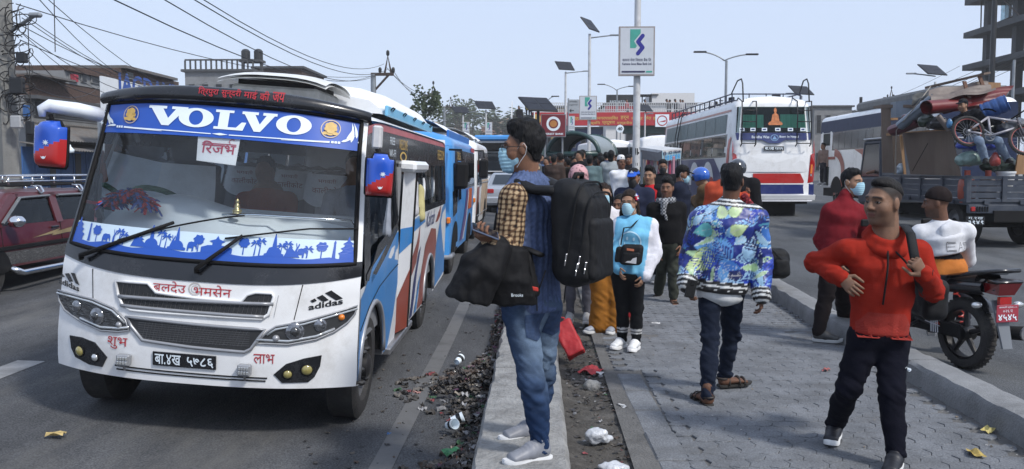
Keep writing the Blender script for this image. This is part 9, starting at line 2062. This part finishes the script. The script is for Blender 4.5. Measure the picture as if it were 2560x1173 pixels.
quick('bus helper standing in the open doorway of the navy bus',33,(2058,366),-60,dict(zg=1.1,top=dict(col=(.2,.14,.12),name='shirt'),trousers=dict(col=(.03,.03,.04)),h=.03,hh=.02))
def seated(label,c,col,root_rot=0):
 t=thing('person',label,'person',c);B0=np.zeros(3)
 sdf_part('body',lambda F_:(F_.ell((0,0,.72),(.085,.10,.12)),F_.rc((0,0,.55),(0,0,.64),.05,.05),F_.rc((0,.05,.2),(0,.05,.5),.14,.15)),.025,m_skin,None,SK['b'],parent=t,base=B0)
 sdf_part('jacket',lambda F_:(F_.rc((0,.03,.05),(0,.03,.45),.16,.17),F_.rc((-.2,.03,.48),(.2,.03,.48),.07,.07),F_.rc((-.22,.02,.46),(-.26,-.15,.2),.06,.05),F_.rc((.22,.02,.46),(.26,-.15,.2),.06,.05)),.025,m_cloth,None,col,parent=t,base=B0);sdf_part('hair',lambda F_:(F_.ell((0,.02,.76),(.09,.10,.11)),F_.cut((0,-.05,.75),(0,-1,-.3),.01)),.025,m_hair,None,BLACK,parent=t,base=B0)
bp_=lambda x,y,z:BO+BMn@np.array([x,y,z])
seated('man in an orange jacket sitting inside the nearest minibus behind the windscreen',bp_(-.20,1.35,1.0),(.30,.06,.02));seated('passenger in pale grey by the first side window of the nearest minibus',bp_(.72,.75,1.10),(.22,.24,.28));seated('passenger in pale yellow by the middle side window of the nearest minibus',bp_(.75,2.75,1.12),(.4,.36,.18));seated('passenger in white at the window behind the minibus door',bp_(.75,2.2,1.2),(.4,.4,.42));seated('SUV passenger in a black vest and white sleeves by the open window',(-7.42,11.8,.42),(.02,.02,.03));seated('dark figure in the rear seat of the maroon SUV',(-7.45,13.15,.42),(.02,.02,.02))
ca=thing('ice_cream_cart','ice cream cart with a white canopy and picture sign in front of the white coach','cart',(W(1652,425,16.2)[0],16.2,float(rise(16))));q=lambda x,y,d:W(x,y,d)-np.array(ca.location)
b=MB();P=[q(1598,368,17.2),q(1640,364,17.6),q(1704,371,16.4),q(1655,376,15.6)];b.add(P+[p-np.array([0,0,.05])for p in P],[(0,1,2,3),(7,6,5,4)]+[(i,i+4,(i+1)%4+4,(i+1)%4)for i in range(4)]);b.build('canopy',m_post,ca)
b=MB();a,c,e,g_=q(1655,377,15.6),q(1703,373,16.4),q(1703,397,16.4),q(1655,404,15.6);b.add([a,c,e,g_,a+[0,.04,0],c+[0,.04,0],e+[0,.04,0],g_+[0,.04,0]],[(0,1,2,3),(7,6,5,4),(0,4,5,1),(3,2,6,7),(0,3,7,4),(1,5,6,2)]);o=b.build('picture_sign',mat('sign_icy',(.25,.38,.45),.4,var=.2,scale=9),ca)
f=lambda u,v:tuple(g_+(e-g_)*u+(a-g_)*v+np.array([0,-.012,0]));b=MB();lettering(b,'ICE CREAM',.34,.60,.95,.88,f,.02);b.flat(circ(.14,.7,.08,12,.2),f);b.build('sign_lettering',mat('ink_navy'),o);b=MB();[b.flat([(.12+.14*k,.08),(.22+.14*k,.08),(.22+.14*k,.45),(.17+.14*k,.54),(.12+.14*k,.45)],f)for k in range(6)];b.build('sign_picture',mat('pic_blue',(.08,.3,.55),.4,var=.8,scale=30),o)
b=MB();lc_=[q(1600,369,17.2),q(1655,377,15.6),q(1653,404,15.6),q(1603,398,17.2)];b.add(lc_,[(0,1,2,3)]);b.build('flap',mat('flap_grey',(.12,.12,.13),.7),ca)
for x,d in((1605,17.1),(1660,15.7),(1700,16.4)):b=MB();b.tube([q(x,380,d),q(x,380,d)*[1,1,0]],.025,6);b.build('post',m_gal,ca)
b=MB();c=(q(1603,440,17)+q(1700,440,16.2))/2;b.box(c[0],c[1],.6,.75,.9,.7,bev=.03);b.build('cabinet',mat('cart_teal',(.08,.2,.24),.5,var=.2),ca)
for k in range(9):b=MB();p=q(1612+9*k,385,17-.12*k);b.cur=None;b.box(p[0],p[1],p[2]-.25,.05,.03,.42,bev=.01);b.build('hanging_packet',mat('packet_%d'%(k%3),((.45,.42,.42),(.35,.05,.10),(.4,.2,.25))[k%3],.4),ca)
for y in(-.25,.25):wheel(ca,.42,y,r=.22,w=.06,hub=False)
# litter: a drift of rubbish along the kerb and single pieces
m_trash=mat('rubbish',rough=.7,vc=True,var=.4,scale=30,coat=.15)
def crumple(b,c,s,R_,col,fl=.6,n=5,zs=.5):
 b.cur=col;V=[];n2=n
 ph=[R_.uniform(-1,1)for _ in range(6)];a0=R_.uniform(0,6)
 for i in range(n):
  for j in range(n):
   u,v=i/(n-1)-.5,j/(n-1)-.5;z=.35*math.sin(5*u+3*ph[0])*math.cos(6*v+3*ph[1])+.25*math.sin(11*u*ph[2]+9*v+ph[3])+R_.uniform(-.07,.07);x_,y_=u*math.cos(a0)-v*math.sin(a0)*fl,u*math.sin(a0)+v*fl*math.cos(a0);V.append((c[0]+s*x_,c[1]+s*y_,c[2]+s*zs*(z+.35)))
 b.add(V,[(i*n+j,(i+1)*n+j,(i+1)*n+j+1,i*n+j+1)for i in range(n-1)for j in range(n-1)])
R_=random.Random(3);b=MB();tc=[(.035,.03,.026),(.05,.045,.04),(.08,.07,.06),(.02,.018,.018),(.03,.03,.035),(.11,.10,.09),(.06,.04,.03)];bright=[(.26,.26,.27),(.16,.16,.165),(.03,.09,.04),(.16,.03,.035),(.24,.21,.17),(.3,.3,.31),(.12,.05,.09)]
def pile_h(y):return .02+.10*(math.exp(-((y-7.2)/1.0)**2)+.6*math.exp(-((y-5.0)/.6)**2)+.8*math.exp(-((y-9.5)/1.4)**2))
for k in range(1900):
 y=R_.choice((R_.gauss(7.2,.75),R_.gauss(4.95,.42),R_.gauss(9.6,1.2),R_.uniform(4.2,12)));wdt=.10+.55*math.exp(-((y-7.1)/.75)**2)+.36*math.exp(-((y-4.9)/.45)**2);x=-.38-min(1.3,abs(R_.gauss(0,.55)))*wdt;t_=max(0,1-(-.38-x)/wdt)
 crumple(b,(x,y,float(zleft(x,y))+pile_h(y)*t_*R_.uniform(.2,1.5)),R_.uniform(.025,.085),R_,R_.choice(bright)if R_.random()<.15 else R_.choice(tc),R_.uniform(.4,1))
b.build('rubbish',m_trash);tag(COL.objects['rubbish'],kind='stuff')
b=MB()
for k in range(900):
 x,y=R_.uniform(.2,.78),R_.choice((R_.uniform(3.8,11),R_.gauss(7,1.0)));crumple(b,(x,y,-.035+float(rise(y))+R_.uniform(0,.012)),R_.uniform(.012,.045),R_,R_.choice(bright[:4])if R_.random()<.12 else R_.choice(tc),R_.uniform(.3,1),3)
for k in range(260):
 x,y=R_.choice((R_.uniform(1,2.95),R_.gauss(2.85,.07))),R_.uniform(4.5,14);crumple(b,(x,y,.004+float(rise(y))),R_.uniform(.008,.022),R_,R_.choice(((.3,.3,.3),(.06,.05,.04),(.2,.16,.12))),R_.uniform(.3,1),3)
for k in range(260):
 x,y=R_.uniform(-1.6,-.5),R_.uniform(4.2,12);crumple(b,(x,y,float(zleft(x,y))+.003),R_.uniform(.01,.035),R_,R_.choice(tc),R_.uniform(.3,1),3)
b.build('debris',m_trash);tag(COL.objects['debris'],kind='stuff')
def scrap(name,label,px,py,zz,s,col,fl=.6,m=m_trash,n=7,cat='litter'):
 o,v=ray(px,py);t=(zz-o[2])/v[2];c=o+v*t;ob=thing(name,label,cat,c);b=MB();crumple(b,(0,0,.003),s,random.Random(int(px)),col,fl,n,.22);b.build('scrap',m,ob)
for a in(('snack_packet','torn red and silver snack packet on the bare earth',1480,930,-.02,.2,(.36,.025,.03),.8),('foil_scrap','silver foil scrap beside the torn red packet',1497,934,-.02,.1,(.5,.5,.5),.8),('wrapper','pink and white wrapper lying beside the rubbish drift',1165,955,-.15,.17,(.40,.12,.28),.4),('wrapper','green wrapper at the near end of the rubbish',1130,1135,-.13,.15,(.03,.16,.06),.7),('paper_sheet','dirty brown packet at the foot of the kerb',1165,1150,-.12,.17,(.14,.05,.03),.7),('wrapper','yellow wrapper on the pavers near the red hoodie man',2440,1137,.005,.13,(.36,.26,.06),.6),('wrapper','yellow and white packet near the right kerb',2470,1078,.005,.12,(.5,.42,.15),.5),('wrapper','red scrap of packet near the right kerb',2497,1052,.005,.1,(.3,.04,.05),.6),('paper_scrap','small red paper scrap in the middle of the pavers',2065,926,.005,.1,(.32,.1,.09),.5),('paper_scrap','white paper scrap beside the leaf print jacket man',1640,810,.005,.09,(.55,.55,.55),.3),('leaf','dry yellow leaf on the road before the minibus',140,1088,.01,.11,(.4,.3,.12),.6),('wrapper','blue scrap on the road by the front wheel',972,1086,-.16,.04,(.03,.15,.4),.7),('wrapper','pink scrap on the road beside the front wheel',1041,983,-.16,.08,(.4,.22,.2),.5),('paper_scrap','pale paper scrap on the bare earth',1556,1018,-.02,.1,(.45,.45,.45),.5)):scrap(*a)
glb=mat('plastic_milky',(.50,.52,.55),.25,var=.15,coat=.6,bump=.5,bscale=40)
o,v=ray(1492,1110);c=o+v*((-.02-o[2])/v[2]);t=thing('plastic_bag','crumpled white plastic bag on the bare earth strip','plastic bag',c);sdf_part('film',lambda F_:(F_.ell(c+[0,0,.05],(.07,.05,.05)),F_.ell(c+[.05,.02,.03],(.045,.045,.035))),.006,glb,None,None,parent=t,base=c,wr=.032,wsc=(17,17,17));o,v=ray(1535,1168);c2=o+v*((-.02-o[2])/v[2]);t=thing('plastic_bag','second torn plastic bag at the bottom edge of the picture','plastic bag',c2);sdf_part('film',lambda F_:F_.ell(c2,(.09,.05,.03)),.007,glb,None,None,parent=t,base=c2,wr=.02,wsc=(22,22,22))
o,v=ray(1480,972);c=o+v*((-.02-o[2])/v[2]);t=thing('stone','grey broken stone on the bare earth','stone',c);sdf_part('rock',lambda F_:F_.ell(c+[0,0,.02],(.07,.06,.055)),.009,m_conc,None,None,parent=t,base=c,wr=.02,wsc=(14,14,14))
for i,(px,py,lb)in enumerate(((1128,1062,'white and black paper cup lying in the rubbish'),(1142,1048,'crushed white cup behind the other in the rubbish'),(1147,900,'clear plastic tub on the edge of the rubbish heap'))):o,v=ray(px,py);c=o+v*((-.10-o[2])/v[2]);t=thing('cup',lb,'cup',c);t.rotation_euler=(1.2,.3,.6+i);part('wall',dec,t,lambda b:b.lathe([(.028,-.04),(.038,.05),(.036,.05),(.026,-.036)],14,cap=False),smooth='auto');part('band',m_dark,t,lambda b:b.lathe([(.034,.0),(.0385,.03)],14,cap=False))
tb=thing('tote_bag','bright red shopping bag leaning against the kerb behind the man in the knit vest','bag',W(1428,890,7.4));TBo=np.array(tb.location);tr_=mat('tote_red',(.36,.014,.018),.6,var=.1,bump=.4,bscale=14)
ta=unit(W(1402,806,7.6)-W(1443,890,7.42));tx=unit(np.cross(ta,FWD));Rt=np.stack([tx,np.cross(ta,tx),ta],1)
def tote(F_):F_.box(W(1423,848,7.5),(.082,.055,.165),Rt,.018)
sdf_part('bag_body',tote,.009,tr_,None,None,parent=tb,base=TBo,wr=.015,wsc=(11,11,8));b=MB();b.tube([W(1388,812,7.6)-TBo,W(1392,792,7.62)-TBo,W(1410,795,7.62)-TBo,W(1412,812,7.6)-TBo],.008,5);b.build('handle',tr_,tb)
# the air
b=MB();b.box(0,270,34,1320,700,72);hz=b.build('haze',None);tag(hz,kind='stuff')
hm=bpy.data.materials.new('haze_air');hm.use_nodes=True;ht=hm.node_tree
for n in list(ht.nodes):ht.nodes.remove(n)
pvn=nd(ht,'ShaderNodeVolumePrincipled');pvn.inputs['Color'].default_value=(.97,.985,1,1);pvn.inputs['Density'].default_value=.0006;pvn.inputs['Anisotropy'].default_value=0
ho=nd(ht,'ShaderNodeOutputMaterial');ht.links.new(pvn.outputs[0],ho.inputs['Volume']);hz.data.materials.append(hm)
